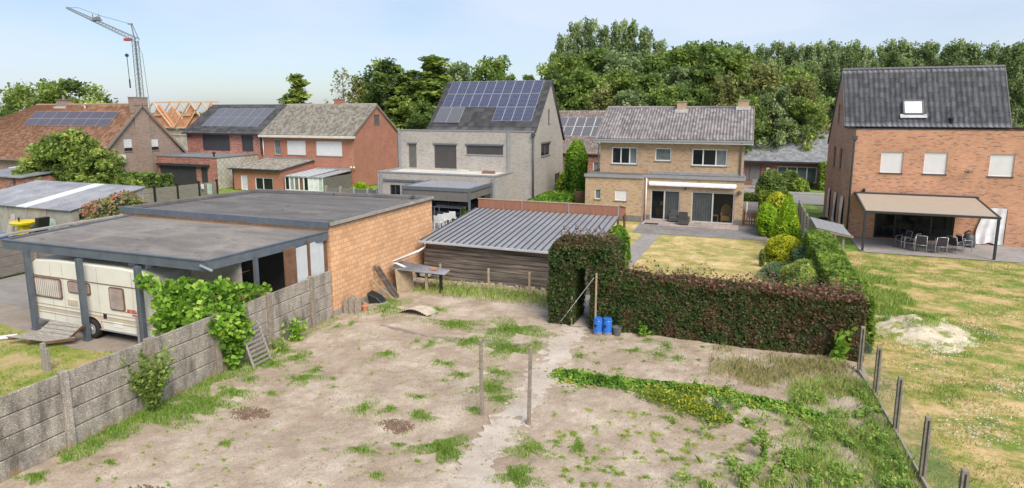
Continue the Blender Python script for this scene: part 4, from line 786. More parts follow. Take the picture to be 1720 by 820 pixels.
# rattan seats on the patio
for k, (px, py, lab, hb) in enumerate([(1132, 374, 'dark rattan lounge chair against the narrow sliding door of the buff house', .88), (1148, 379, 'dark rattan chair with tall back turned away, before the wall between the sliding doors', 1.0)]):
    x, y = G(px, py); T = thing('rattan_chair', lab, 'chair', (x, y, .08), 'rattan seats on the patio')
    MB().box(x-.33, x+.33, y-.33, y+.33, .12, .42).build('seat', 'rattan', T, bevel=.03)
    if k == 0: MB().hexa([(x-.3, y+.2, .42), (x+.3, y+.2, .42), (x+.3, y+.33, .42), (x-.3, y+.33, .42)], [(x-.3, y+.3, hb), (x+.3, y+.3, hb), (x+.3, y+.4, hb), (x-.3, y+.4, hb)]).build('backrest', 'rattan', T, bevel=.02)
    else: MB().hexa([(x-.3, y-.33, .42), (x+.3, y-.33, .42), (x+.3, y-.2, .42), (x-.3, y-.2, .42)], [(x-.27, y-.42, hb), (x+.27, y-.42, hb), (x+.27, y-.34, hb), (x-.27, y-.34, hb)]).build('backrest', 'rattan', T, bevel=.02)
    for s in (-1, 1): MB().box(x+.31*s-.04, x+.31*s+.04, y-.33, y+.33, .42, .62).build('armrest', 'rattan', T, bevel=.02)
    for a in (-.28, .28):
        for b in (-.28, .28): MB().box(x+a-.03, x+a+.03, y+b-.03, y+b+.03, .02, .12).build('leg', 'rattan', T)
tag(MB().box(-6.0, -5.1, 41.35, 41.75, .080, .10).build('door_mat', 'black'), 'dark door mat on the patio near the white downpipe of the buff house', 'mat')
# picket gate and posts right of the buff house
x0 = .3; T = thing('picket_gate', 'dark brown picket gate between the buff house and the garden bushes', 'gate', (1.0, 43.6, 0))
for k in range(9): MB().box(x0+k*.155, x0+k*.155+.085, 43.60, 43.63, .05, .95+.05*math.sin(k)).build('picket', 'wood_brown', T)
for z in (.25, .75): MB().box(x0-.05, 1.65, 43.635, 43.68, z, z+.08).build('rail', 'wood_brown', T)
for x in (.24, 1.68): MB().box(x, x+.09, 43.6, 43.69, 0, 1.12).build('post', 'wood_brown', T)
tag(MB().tube([(.45, 44.2, 0), (.45, 44.2, 1.5)], .05, 8).build('post', 'white_paint'), 'slim white post behind the dark picket gate', 'post')

# ---- grey brick house with blue solar panels
YG = 44.4; H3 = thing('brick_house', 'grey brick house with blue solar panels and dark shutters, left of the buff house', 'house', (-21, YG, 0))
XL3 = PY(668, 230, YG)[0]; XR3 = -14.9; mb = MB(); ztop = 6.12
def hp(ax, ay, bx, by, X, Y): a = PY(ax, ay, Y); b = PY(bx, by, Y); return (a[0]-X, b[0]-X, b[1], a[1])
G3 = [hp(686, 242, 700, 282, XL3, YG), hp(729, 243, 767, 284, XL3, YG), hp(783, 244, 845, 261, XL3, YG)]
Wg = wall(mb, (XL3, YG), (XR3, YG), 0, ztop, G3)
def hx(ay_, az, by_, bz): return (ay_-YG, by_-YG, bz, az)
sa = PX(909, 242, XR3), PX(923, 260, XR3); sb = PX(923, 184, XR3), PX(928, 207, XR3); sc_ = PX(932, 292, XR3), PX(940, 306, XR3)
GS = [(sa[0][0]-YG, sa[1][0]-YG+.1, sa[1][1], sa[0][1]), (sb[0][0]-YG-.35, sb[0][0]-YG+.15, sb[1][1], sb[0][1]), (sc_[0][0]-YG, sc_[1][0]-YG+.1, sc_[1][1], sc_[0][1])]
RY, RZ3, BY, BZ = 48.45, 10.0, 52.4, 5.15
Wgs = wall(mb, (XR3, YG), (XR3, BY), 0, [(0, ztop), (RY-YG, RZ3), (BY-YG, BZ)], GS)
wall(mb, (XR3, BY), (XL3, BY), 0, BZ); XRL = PY(716, 216, YG)[0]
wall(mb, (XL3, BY), (XL3, YG), 0, 5.9); wall(mb, (XRL+.1, BY), (XRL+.1, YG+.1), 5, [(0, BZ), (BY-RY, RZ3), (BY-YG-.1, ztop-.1)])
mb.build('wall', 'brick_grey', H3)
window(H3, Wg, G3[0], 'frame_grey', 'shutter_taupe', fw=.05, lintel='frame_grey', sill=None); window(H3, Wg, G3[1], 'frame_grey', 'shutter_brown', fw=.05, lintel='frame_grey', sill=None); window(H3, Wg, G3[2], 'frame_grey', 'shutter_brown', fw=.05, lintel='frame_grey', sill='frame_zincgrey')
window(H3, Wgs, GS[0], 'frame_grey', 'glass_dark', (.5,), fw=.05, lintel='frame_grey'); window(H3, Wgs, GS[1], 'frame_grey', 'shutter_taupe', fw=.04); window(H3, Wgs, GS[2], 'frame_grey', 'glass_dark', (.5,), fw=.04)
e0 = (XRL, YG+.02, ztop-.02); e1 = (XR3+.12, YG+.02, ztop-.02); r0 = (XRL, RY, RZ3+.1); r1 = (XR3+.12, RY, RZ3+.1)
tiles(H3, 'roof', 'tile_black', e0, e1, r0, r1, .45, .42, 0, .06, prof='flat'); tiles(H3, 'roof', 'tile_black', (XR3+.12, BY+.1, BZ), (XRL, BY+.1, BZ), r1, r0, .9, .34, 0, .035, prof='flat')
verge(H3, [(XR3+.14, YG, ztop-.05), (XR3+.14, RY, RZ3+.06), (XR3+.14, BY+.1, BZ-.05)], 'anthracite', .04, .10)
mb = MB(); mb.box(XL3-.04, XR3+.04, YG-.05, YG+.12, ztop-.07, ztop+.012).box(XL3-.04, XL3+.1, YG+.121, BY, 5.82, 5.95); mb.build('coping', 'frame_zincgrey', H3)
MB().box(XL3+.1, XRL+.1, YG+.12, BY-.1, 5.5, 5.7).build('flat_roof', 'felt', H3)
for px in (672, 855): x = PY(px, 240, YG)[0]; MB().box(x-.10, x+.10, YG-.14, YG-.01, 2.95, ztop-.1).build('downpipe', 'frame_zincgrey', H3, bevel=.01)
pipe(H3, [(XR3-.02, YG-.09, 0), (XR3-.02, YG-.09, 5.8)], 'anthracite', .07); MB().box(XR3-.16, XR3+.1, YG-.24, YG-.01, 5.72, 5.98).build('rain_hopper', 'anthracite', H3, bevel=.01)
# extension with roof terrace
YE = 40.9; xe0 = PY(634, 287, YE)[0]; xe1 = PY(833, 296, YE)[0]; mb = MB(); ze = PY(833, 296, YE)[1]
E3 = [(PY(655, 310, YE)[0]-xe0, PY(672, 310, YE)[0]-xe0, .1, 1.98), (PY(684, 330, YE)[0]-xe0+.5, xe1-xe0-.9, .1, 2.25)]
W3 = wall(mb, (xe0, YE), (xe1, YE), 0, ze, E3); wall(mb, (xe1, YE), (xe1, YG), 0, ze); wall(mb, (xe0, YG), (xe0, YE), 0, ze); wall(mb, (XL3, YG), (xe0, YG), 0, ze); mb.build('wall', 'brick_grey', H3)
window(H3, W3, E3[0], 'anthracite', 'glass_dark', (.5,), fw=.06, sill=None); window(H3, W3, E3[1], 'anthracite', ['glass_dark']*4, (.25, .5, .75), 'glass_door', fw=.07, sill=None)
mb = MB(); mb.box(xe0-.04, xe1+.04, YE-.04, YE+.2, ze-.06, ze+.03).box(xe0-.04, xe0+.2, YE+.201, YG-.05, ze-.06, ze+.03).box(xe1-.2, xe1+.04, YE+.201, YG-.05, ze-.06, ze+.03); mb.build('coping', 'frame_zincgrey', H3)
MB().box(xe0+.21, xe1-.21, YE+.21, YG-.02, ze-.3, ze-.08).build('terrace_floor', 'cream', H3)
for px in (641, 829): x = PY(px, 300, YE)[0]; MB().box(x-.1, x+.1, YE-.14, YE-.01, 0, ze-.1).build('downpipe', 'frame_zincgrey', H3, bevel=.01)
MB().box(xe0+.55, xe1-.2, YE-.10, YE-.005, 2.28, 2.42).build('shutter_box', 'frame_grey', H3)
for (px, py, w_, m, lab) in ((776, 288, 1.1, 'cream', 'stack of pale tiles on the terrace roof of the grey brick house'), (820, 289, 1.0, 'brick_rust', 'stack of red brown tiles on the terrace roof of the grey brick house')):
    x, z = PY(px, py, YE+2.2); mb = MB()
    for k in range(3): mb.box(x-w_/2+.04*k, x+w_/2-.03*k, YE+2.0+.02*k, YE+2.5, ze-.08+.075*k, ze-.08+.07*k+.065)
    tag(mb.build('tile_stack', m, bevel=.006), lab, 'tiles', 'stacks of tiles on the terrace roof')
# solar panels on the slope
n3 = Vector((0, -(RZ3+.1-ztop), RY-YG)).normalized(); v3 = Vector((0, RY-YG, RZ3+.12-ztop)).normalized(); SL = math.hypot(RY-YG, RZ3+.12-ztop); rw = (XR3-.25)-(XRL+.75)
pw, phh = rw/10, 1.52
for row, (a, b) in enumerate(((0, 10), (0, 10), (6, 10))):
    for k in range(a, b):
        o_ = Vector((XRL+.55+k*pw, YG, ztop))+v3*(SL-.1-(row+1)*phh-.03*row); solar_panel(H3, o_, (1, 0, 0), v3, n3, pw-.02, phh, 'solar_blue')
for k in range(2): o_ = Vector((XRL+.45+k*1.12, YG, ztop))+v3*(SL-.1-3*phh-.3); solar_panel(H3, o_, (1, 0, 0), v3, n3, 1.11, 1.72, 'solar_dark', frame='frame_zincgrey', t=.09, lift=.12)
# terrace pergola
gl, gr = G(672, 312, 2.5), G(789, 318, 2.5); yp = gr[1]; T = thing('terrace_pergola', 'grey flat roofed terrace pergola in front of the grey brick house', 'pergola', (gr[0]-2, yp, 0)); xa, xb = gl[0]*yp/gl[1]+.1, gr[0]
mb = MB(); mb.box(xa, xb, yp, yp+.14, 2.28, 2.52).box(xa, xa+.14, yp+.141, YE-.16, 2.28, 2.52).box(xb-.14, xb, yp+.141, YE-.16, 2.28, 2.52); mb.build('frame', 'frame_grey', T, bevel=.01)
mb = MB()
for k in range(22):
    y = yp+.16+k*(YE-.2-yp-.16)/22; mb.hexa([(xa+.15, y, 2.44), (xb-.15, y, 2.44), (xb-.15, y+.17, 2.46), (xa+.15, y+.17, 2.46)], [(xa+.15, y, 2.46), (xb-.15, y, 2.46), (xb-.15, y+.17, 2.48), (xa+.15, y+.17, 2.48)])
mb.build('louvre_roof', 'metal_sheet', T)
for x, y in ((xa, yp), (xb-.14, yp), (xb-.14, YE-.35), (xa, YE-.35)): MB().box(x+.005, x+.135, y+.005, y+.135, 0, 2.279).build('post', 'frame_grey', T)
MB().box(xa+.141, xb-.141, yp+.05, yp+.06, 1.62, 2.279).build('screen', 'shutter_taupe', T); MB().box(xb-.075, xb-.065, yp+.14, YE-.36, 1.75, 2.279).build('screen', 'shutter_taupe', T)
def wchair(x, y, rz, lab):
    T = thing('white_chair', lab, 'chair', (0, 0, 0), 'white chairs under the grey pergola')
    MB().box(-.23, .23, -.23, .23, .43, .47).build('seat', 'white_paint', T, bevel=.01); MB().hexa([(-.22, .19, .47), (.22, .19, .47), (.22, .23, .47), (-.22, .23, .47)], [(-.22, .27, .92), (.22, .27, .92), (.22, .31, .92), (-.22, .31, .92)]).build('backrest', 'white_paint', T, bevel=.01)
    for a in (-.2, .2):
        for b in (-.2, .2): MB().box(a-.02, a+.02, b-.02, b+.02, 0, .43).build('leg', 'white_paint', T)
    T.location = (x, y, -.02); T.rotation_euler = (0, 0, rz)
for i, (px, py) in enumerate(((737, 384), (743, 381), (752, 379), (761, 376))):
    x, y = G(px, py); wchair(x, y, 3.14+.1*i, ['white plastic chair nearest the orange block wall, under the grey pergola', 'second white plastic chair from the orange block wall, under the grey pergola', 'third white plastic chair from the orange block wall, under the grey pergola', 'white plastic chair nearest the seamed metal roof, under the grey pergola'][i])
x, y = G(752, 366); T = thing('white_table', 'long white table behind the white chairs under the grey pergola', 'table', (x, y, -.02)); MB().box(x-1.2, x+1.1, y, y+.9, .72, .76).build('table_top', 'white_paint', T)
for a in (-1.1, 1.0):
    for b in (.08, .82): MB().box(x+a-.03, x+a+.03, y+b-.03, y+b+.03, -.02, .72).build('leg', 'white_paint', T)
x, y = G(779, 372); T = thing('potted_plant', 'small green potted plant beside the white table under the grey pergola', 'plant', (x, y, -.02)); MB().lathe((x, y, -.02), [(.12, 0), (.16, .3)], 10).build('pot', 'grey_plastic', T); PTS = ball((x, y, .62), (.28, .28, .32), 160); V, Fc = leaf_quads(PTS, .10); fastmesh('foliage', V, Fc, 'leaf_lime', T, RNG.uniform(0, 1, (160, 2)))
# ---- pair of red brick houses
YR = 51.5; xA = PY(313, 222, YR)[0]; xB = PY(440, 222, YR)[0]; xC = PY(594, 227, YR)[0]; RYr, RZr = 55.6, 8.28; BYr = 59.7; ze4 = 5.35
H4 = thing('brick_house', 'dark red brick house with black tiled roof, solar panels and black shutters', 'house', ((xA+xB)/2, YR, 0)); mb = MB()
def hq(ax, ay, bx, by, X, Y): a = PY(ax, ay, Y); b = PY(bx, by, Y); return (a[0]-X, b[0]-X, b[1], a[1])
h4 = [hq(339, 226, 387, 254, xA, YR), hq(405, 227, 426, 255, xA, YR)]
W4 = wall(mb, (xA, YR), (xB-.12, YR), 0, ze4, h4); wall(mb, (xA, BYr), (xA, YR), 0, [(0, ze4), (BYr-RYr, RZr), (BYr-YR, ze4)]); wall(mb, (xB, BYr), (xA, BYr), 0, ze4)
YX = 46.; xe, xf = PY(263, 265, YX)[0], PY(364, 267, YX)[0]; zx = 3.08
h4b = [hq(268, 277, 332, 316, xe, YX), hq(337, 280, 350, 308, xe, YX)]
W4b = wall(mb, (xe, YX), (xf, YX), 0, zx, h4b); wall(mb, (xe, YR), (xe, YX), 0, zx); mb.build('wall', 'brick_dark_red', H4)
mb = MB(); wall(mb, (xf, YX), (xf, YR), 0, zx-.02); mb.build('slate_cladding', 'slate_diamond', H4)
for h, W_ in ((h4[0], W4), (h4[1], W4), (h4b[0], W4b), (h4b[1], W4b)): window(H4, W_, h, 'dark_metal', 'shutter_dark', fw=.05, sill=None)
MB().box(xe+h4b[0][0]-.15, xe+h4b[1][1]+.35, YX-.30, YX-.004, h4b[0][3]-.02, h4b[0][3]+.22).build('shutter_box', 'dark_metal', H4, bevel=.02)
mb = MB(); mb.box(xe-.05, xf+.05, YX-.06, YX+.12, zx, zx+.10).box(xf-.1, xf+.06, YX+.121, YR, zx, zx+.10).box(xe-.05, xe+.1, YX+.121, YR, zx, zx+.10); mb.build('coping', 'zinc', H4); MB().box(xe+.1, xf-.1, YX+.12, YR, zx-.2, zx-.01).build('flat_roof', 'zinc', H4)
x, z = PY(362, 260, 47.5); MB().lathe((x, 47.3, zx-.01), [(.08, 0), (.08, .3), (.2, .36), (.2, .42), (.06, .48)], 10).build('roof_vent', 'black', H4)
pipe(H4, [(xB-.2, YR-.07, 3.1), (xB-.2, YR-.07, 5.2)], 'black', .045)
a, b, c, d = (xA-.25, YR-.35, ze4-.12), (xB-.02, YR-.35, ze4-.12), (xA-.25, RYr, RZr), (xB-.02, RYr, RZr)
tiles(H4, 'roof', 'tile_black', a, b, c, d, .45, .42, 0, .06, prof='flat'); tiles(H4, 'roof', 'tile_black', (xB-.02, BYr+.3, ze4-.1), (xA-.25, BYr+.3, ze4-.1), d, c, .9, .36, 0, .05, prof='flat'); ridge_cap(H4, c, d, 'tile_black', .10); gutter(H4, (xA-.3, YR-.42, ze4-.14), (xB-.1, YR-.42, ze4-.14), 'dark_metal')
n4 = Vector((0, -(RZr-ze4+.12), RYr-YR+.35)).normalized(); v4 = Vector((0, RYr-YR+.35, RZr-ze4+.12)).normalized()
for r_ in range(2):
    for k in range(6): solar_panel(H4, Vector(a)+v4*(1.25+r_*1.72)+Vector((1.75+k*1.32+.0*r_, 0, 0)), (1, 0, 0), v4, n4, 1.30, 1.70, 'solar_dark')
H5 = thing('brick_house', 'red brick house with mossy grey tiled roof, white shutters and bare gable wall', 'house', ((xB+xC)/2, YR, 0)); mb = MB()
h5 = [hq(460, 234, 472, 260, xB, YR), hq(481, 236, 514, 261, xB, YR), hq(530, 237, 575, 263, xB, YR)]
W5 = wall(mb, (xB, YR), (xC, YR), 0, ze4, h5); gw = PX(629, 193, xC), PX(637, 209, xC); h5g = [(gw[0][0]-YR-.1, gw[1][0]-YR+.1, gw[1][1], gw[0][1])]
W5g = wall(mb, (xC, YR), (xC, BYr), 0, [(0, ze4), (RYr-YR, RZr), (BYr-YR, ze4)], h5g); wall(mb, (xC, BYr), (xB, BYr), 0, ze4)
YL = 46.6; xg, xh = PY(390, 285, YL)[0], PY(471, 290, YL)[0]; zl = 2.0; zt = 2.55
h5l = [hq(404, 297, 417, 324, xg, YL), hq(428, 298, 459, 320, xg, YL)]; h5l[0] = (h5l[0][0], h5l[0][1], .0, 1.45)
W5l = wall(mb, (xg, YL), (xh, YL), 0, zl, h5l); wall(mb, (xh, YL), (xh, YR), 0, [(0, zl), (YR-YL, zt)]); wall(mb, (xg, YR), (xg, YL), 0, [(0, zt), (YR-YL, zl)]); mb.build('wall', 'brick_red', H5)
window(H5, W5, h5[0], 'frame_alu', 'curtain', fw=.05); window(H5, W5, h5[1], 'frame_alu', 'white_shutter', fw=.05); window(H5, W5, h5[2], 'frame_alu', 'white_shutter', fw=.05); window(H5, W5g, h5g[0], 'wood_brown', 'shutter_taupe', fw=.05)
window(H5, W5l, h5l[0], 'white_pvc', 'panel_white', (), 'door', sill=None); window(H5, W5l, h5l[1], 'white_pvc', ['glass_dark', 'glass_dark'], (.45,))
a, b, c, d = (xB+.0, YR-.4, ze4-.14), (xC+.12, YR-.4, ze4-.14), (xB+.0, RYr, RZr+.02), (xC+.12, RYr, RZr+.02)
tiles(H5, 'roof', 'tile_mossy', a, b, c, d, .21, .30, .035, .022); tiles(H5, 'roof', 'tile_mossy', (xC+.12, BYr+.3, ze4-.1), (xB, BYr+.3, ze4-.1), d, c, .42, .30, .035, .03); ridge_cap(H5, c, d, 'tile_mossy', .12)
verge(H5, [(xC+.15, YR-.4, ze4-.18), (xC+.15, RYr, RZr-.04), (xC+.15, BYr+.3, ze4-.16)], 'brick_trim', .05, .18); MB().box(xB-.1, xC+.2, YR-.52, YR-.02, ze4-.42, ze4-.17).build('gutter_board', 'cream', H5, bevel=.02)
pipe(H5, [(xB+.12, YR-.07, 2.6), (xB+.12, YR-.07, 5.0)], 'white_pvc', .05)
x = PY(568, 172, RYr)[0]; ck = MB().box(x-.45, x+.45, RYr-.1, RYr+.6, RZr-.5, RZr+.55).build('chimney', 'brick_red', H5); MB().box(x-.5, x+.5, RYr-.15, RYr+.65, RZr+.552, RZr+.63).build('cap', 'concrete', ck)
tiles(H5, 'roof', 'tile_mossy', (xg-.15, YL-.25, zl+.08), (xh+.1, YL-.25, zl+.08), (xg-.15, YR-.02, zt+.12), (xh+.1, YR-.02, zt+.12), .21, .34, .05, .03, label='low mossy tiled roof over the kitchen annexe'); verge(H5, [(xh+.12, YL-.25, zl), (xh+.12, YR, zt+.05)], 'dark_metal', .04, .14)
MB().box(xB, xh+.2, YR-.14, YR-.01, zt+.06, zt+.26).build('flashing', 'zinc', H5); gutter(H5, (xg-.2, YL-.33, zl+.04), (xh+.1, YL-.33, zl+.04), 'dark_metal')
pipe(H5, [(xg+.12, YL-.08, 0), (xg+.12, YL-.08, 2.2)], 'dark_metal', .045)
# glazed porch
V_ = thing('glazed_veranda', 'white framed glazed veranda with translucent roof against the red brick house', 'veranda', (xh+3, 47, 0)); xv0, xv1 = xh+.25, xC-.35; yv = 46.9
MB().hexa([(xv0, yv, 1.5), (xv1-1.6, yv, 1.5), (xv1-1.6, YR-.1, 1.80), (xv0, YR-.1, 1.80)], [(xv0, yv, 1.52), (xv1-1.6, yv, 1.52), (xv1-1.6, YR-.1, 1.82), (xv0, YR-.1, 1.82)]).build('roof_panel', 'panel_white', V_)
MB().hexa([(xv1-1.5, yv, 1.47), (xv1, yv, 1.47), (xv1, YR-.1, 1.75), (xv1-1.5, YR-.1, 1.75)], [(xv1-1.5, yv, 1.49), (xv1, yv, 1.49), (xv1, YR-.1, 1.77), (xv1-1.5, YR-.1, 1.77)]).build('roof_panel', 'panel_white', V_)
mb = MB()
for k in range(9): x = xv0+(xv1-xv0)*k/8; mb.beam((x, yv, 1.53), (x, YR-.12, 1.84), .05, .05)
mb.box(xv0, xv1, yv-.1, yv, 1.42, 1.54).box(xv0, xv1, YR-.12, YR-.005, 1.80, 1.95); mb.build('frame', 'frame_zincgrey', V_)
for k in range(8):
    x0, x1 = xv0+(xv1-xv0)*k/8, xv0+(xv1-xv0)*(k+1)/8; m_ = ['glass_dark', 'frame_zincgrey', 'shutter_taupe', 'wood_brown', 'glass_dark', 'curtain_white', 'curtain_white', 'curtain_green'][k]
    fr = MB().box(x0, x0+.07, yv-.05, yv+.02, 0, 1.42).box(x1-.07, x1-.001, yv-.05, yv+.02, 0, 1.42).box(x0+.07, x1-.07, yv-.05, yv+.02, 0, .25).build('window', 'white_pvc', V_); MB().box(x0+.07, x1-.07, yv-.02, yv, .25, 1.42).build('pane', m_, fr)
MB().box(xv1-.05, xv1, yv, YR-.1, 0, 1.45).build('side_panel', 'shutter_taupe', V_)
for k in range(2): MB().lathe((xC+.02+.35*k-.3, YR-.25, 2.0), [(.05, 0), (.10, .06), (.08, .2)], 8).build('floodlight', 'white_pvc', V_)
# ---- brown tiled house on the left
XG = -57.; H6 = thing('brick_house', 'brown brick house with wide orange brown tiled roof and two chimneys at far left', 'house', (-66, 44, 0)); mb = MB()
yn, yr6, yb6 = 41.5, 45.4, 49.9; zr6 = 8.2
g1 = PX(207, 233, XG), PX(223, 254, XG); g2 = PX(253, 233, XG), PX(267, 252, XG); h6 = [(q[0][0]-yn, q[1][0]-yn, q[1][1], q[0][1]) for q in (g1, g2)]
W6 = wall(mb, (XG, yn), (XG, yb6), 0, [(0, 4.3), (yr6-yn, zr6), (yb6-yn, 3.3)], h6); wall(mb, (XG, yb6), (-76, yb6), 0, 3.3)
XS = PY(62, 262, 40.3)[0]; wall(mb, (-86, 40.4), (XS, 40.4), 0, 3.1); wall(mb, (XS, 40.4), (XS, yn), 0, [(0, 3.1), (yn-40.4, 4.2)]); wall(mb, (XS, yn), (XG, yn), 0, 4.3); mb.build('wall', 'brick_brown', H6)
for h in h6: window(H6, W6, h, 'cream', 'white_shutter', fw=.05, trans=()); 
for h in h6: P_, d_, n_ = W6; m2 = MB().hexa([P_(h[0]+.04, h[2]+.05, -.0), P_(h[1]-.04, h[2]+.05, -.0), P_(h[1]-.04, h[2]+.05, .03), P_(h[0]+.04, h[2]+.05, .03)], [P_(h[0]+.04, h[2]+.36, -.0), P_(h[1]-.04, h[2]+.36, -.0), P_(h[1]-.04, h[2]+.36, .03), P_(h[0]+.04, h[2]+.36, .03)]).build('window_glass', 'black', H6)
sl = (zr6-4.3)/(yr6-yn); xl6, xr6 = PY(62, 176, yr6)[0], XG+.25; xe_ = -88.
tiles(H6, 'roof', 'tile_brown', (XS+.1, yn-.3, 4.05), (xr6, yn-.3, 4.05), (XS+.1, yr6, zr6+.06), (xr6, yr6, zr6+.06), .30, .36, .05, .045)
tiles(H6, 'roof', 'tile_brown', (xe_, 40.1, 2.85), (XS+.12, 40.1, 2.85), (xl6, yr6, zr6+.06), (XS+.12, yr6, zr6+.06), .30, .36, .05, .045)
tiles(H6, 'roof', 'tile_brown', (xr6, yb6+.3, 3.2), (xe_, yb6+.3, 3.2), (xr6, yr6, zr6+.06), (xl6, yr6, zr6+.06), .6, .33, .05, .045)
ridge_cap(H6, (xl6, yr6, zr6+.08), (xr6, yr6, zr6+.08), 'tile_brown', .13); verge(H6, [(xr6+.03, yn-.3, 4.0), (xr6+.03, yr6, zr6), (xr6+.03, yb6+.3, 3.15)], 'brick_trim', .06, .22); verge(H6, [(XS+.16, 40.1, 2.8), (XS+.16, yn-.2, 4.15)], 'brick_trim', .06, .2)
gutter(H6, (xe_, 40.0, 2.8), (XS+.1, 40.0, 2.8), 'brick_trim', .15, .14)
ck = MB().box(XG-.45, XG+.12, yr6-.85, yr6+.75, 0, 8.2).box(XG-.55, XG+.16, yr6-.85, yr6+.75, 8.2, 8.95).build('chimney', 'brick_brown', H6); MB().box(XG-.6, XG+.2, yr6-.9, yr6+.8, 8.951, 9.02).build('cap', 'concrete', ck)
x = PY(106, 175, yr6)[0]; ck = MB().box(x-.75, x+.75, yr6-.2, yr6+.5, 7.7, 8.75).build('chimney', 'brick_brown', H6); MB().box(x-.82, x+.82, yr6-.26, yr6+.56, 8.751, 8.83).tube([(x, yr6+.1, 8.83), (x, yr6+.1, 9.3)], .12, 8).build('cap', 'brick_trim', ck); MB().box(x-.9, x+.9, yr6-.45, yr6-.21, 7.85, 8.1).build('flashing', 'lead', ck)
n6 = Vector((0, -(zr6+.06-2.85), yr6-40.1)).normalized(); v6 = Vector((0, yr6-40.1, zr6+.06-2.85)).normalized(); x0 = PY(47, 209, 43.6)[0]; x1 = PY(188, 209, 43.6)[0]; yy = 43.2; zz = 2.85+(yy-40.1)*(zr6+.06-2.85)/(yr6-40.1); pw = (x1-x0)/7
# the two roof planes differ a little: the panels follow the long one
for r_ in range(2):
    for k in range(7): solar_panel(H6, Vector((x0+k*pw+.0, yy, zz+.04))+v6*(r_*1.02+.0), (1, 0, 0), v6, n6, pw-.02, 1.0, 'solar_violet', lift=.12)
yy = 41.6; x, _z = PY(80, 230, yy); zz = 2.85+(yy-40.1)*(zr6+.06-2.85)/(yr6-40.1); p0 = Vector((x-.6, yy, zz))+n6*.1; sk = MB().hexa([p0-n6*.1, p0+Vector((1.2, 0, 0))-n6*.1, p0+Vector((1.2, 0, 0))+v6*1.0-n6*.1, p0+v6*1.0-n6*.1], [p0, p0+Vector((1.2, 0, 0)), p0+Vector((1.2, 0, 0))+v6*1.0, p0+v6*1.0]).build('skylight', 'brick_trim', H6)
MB().quad(*[p0+n6*.02+q for q in (Vector((.1, 0, 0))+v6*.1, Vector((1.1, 0, 0))+v6*.1, Vector((1.1, 0, 0))+v6*.9, Vector((.1, 0, 0))+v6*.9)]).build('pane', 'skylight', sk)
x = PY(143, 182, 45)[0]; MB().tube([(x, 45, 7.9), (x, 45, 8.35), (x+.3, 44.9, 8.4)], .09, 8).build('roof_vent', 'cream', H6)
ya, za = PX(203, 267, XG+.2); T = tag(MB().box(XG+.02, XG+.36, ya-.55, ya+.45, za-.38, za+.38).build('casing', 'cream', H6, bevel=.02), 'white outdoor air conditioning unit'); MB().lathe((0, 0, 0), [(.28, 0), (.28, .02)], 16).build('fan_grille', 'grey_plastic', T).location = (0, 0, 0)
gr_ = kids(T)[0]; bpy.data.objects.remove(gr_); mb = MB()
for k in range(14): t0, t1 = 2*math.pi*k/14, 2*math.pi*(k+1)/14; mb.quad((XG+.365, ya-.1, za), (XG+.365, ya-.1+.3*math.cos(t0), za+.3*math.sin(t0)), (XG+.365, ya-.1+.3*math.cos(t1), za+.3*math.sin(t1)))
mb.build('fan_grille', 'grey_plastic', T); pipe(H6, [(XG+.08, ya+.3, 0), (XG+.08, ya+.3, za-.4)], 'black', .05)
# small red brick shed and green tank left
T = thing('brick_shed', 'small dark red brick shed with low metal roof at the left edge', 'shed', (-52.5, 27.6, 0)); zs_ = PY(0, 297, 30)[1]; xr_ = PY(38, 300, 30)[0]; mb = MB(); wall(mb, (xr_-6, 30), (xr_, 30), 0, zs_); wall(mb, (xr_, 30), (xr_, 34), 0, zs_); wall(mb, (xr_, 34), (xr_-6, 34), 0, zs_); mb.build('wall', 'brick_dark_red', T)
mb = MB(); mb.hexa([(xr_-6, 29.8, zs_), (xr_+.15, 29.8, zs_), (xr_+.15, 34.1, zs_+.35), (xr_-6, 34.1, zs_+.35)], [(xr_-6, 29.8, zs_+.08), (xr_+.15, 29.8, zs_+.08), (xr_+.15, 34.1, zs_+.43), (xr_-6, 34.1, zs_+.43)]); mb.build('roof', 'metal_corrugated', T); pipe(T, [(xr_-.9, 29.9, 0), (xr_-.9, 29.9, zs_)], 'black', .05)
x, z = PY(45, 283, 36); T = thing('green_tank_shelter', 'dark green tank under a pale lean-to roof below the brown tiled roof', 'tank', (x, 36, 0)); MB().box(x-.7, x+1.0, 35.6, 37.0, 0, z-.05).build('tank', 'teal_tank', T, bevel=.15); MB().hexa([(x-1.2, 35.2, z+.05), (x+1.5, 35.2, z+.05), (x+1.5, 37.4, z+.25), (x-1.2, 37.4, z+.25)], [(x-1.2, 35.2, z+.1), (x+1.5, 35.2, z+.1), (x+1.5, 37.4, z+.3), (x-1.2, 37.4, z+.3)]).build('roof', 'cream', T)
# ---- far houses: under construction, far left, behind the grey house, the bungalow
YU = 72.; T = thing('house_shell', 'orange block house shells under construction with bare pale roof trusses', 'building', (-84, YU, 0))
def U(px, py, Y=YU): q = PY(px, py, Y); return (q[0], Y, q[1])
mb = MB()
for ax, bx, apx, ay, by in ((250, 290, 258, 172, 214), (300, 338, 320, 172, 214)):
    a, b, c = U(ax-3, by), U(bx+3, by), U(apx+8 if apx < 300 else apx, ay+4); mb = MB(); mb.prism([(a[0], YU, a[2]), (b[0], YU, b[2]), (c[0], YU, c[2])], (0, .3, 0)); mb.build('gable_wall', 'block_site', T)
for dy in (9,):
    for apx in (290, 352): a, b, c = U(apx-26, 212, YU+dy), U(apx+26, 212, YU+dy), U(apx, 177, YU+dy); mb = MB(); mb.prism([a, b, c], (0, .3, 0)); mb.build('gable_wall', 'block_site', T)
x0, x1 = U(245, 210)[0], U(368, 210)[0]; mb = MB(); zt_ = U(300, 216)[2]; mb.box(x0, x1, YU+.4, YU+9, 0, zt_); mb.build('wall', 'block_grey_site', T)
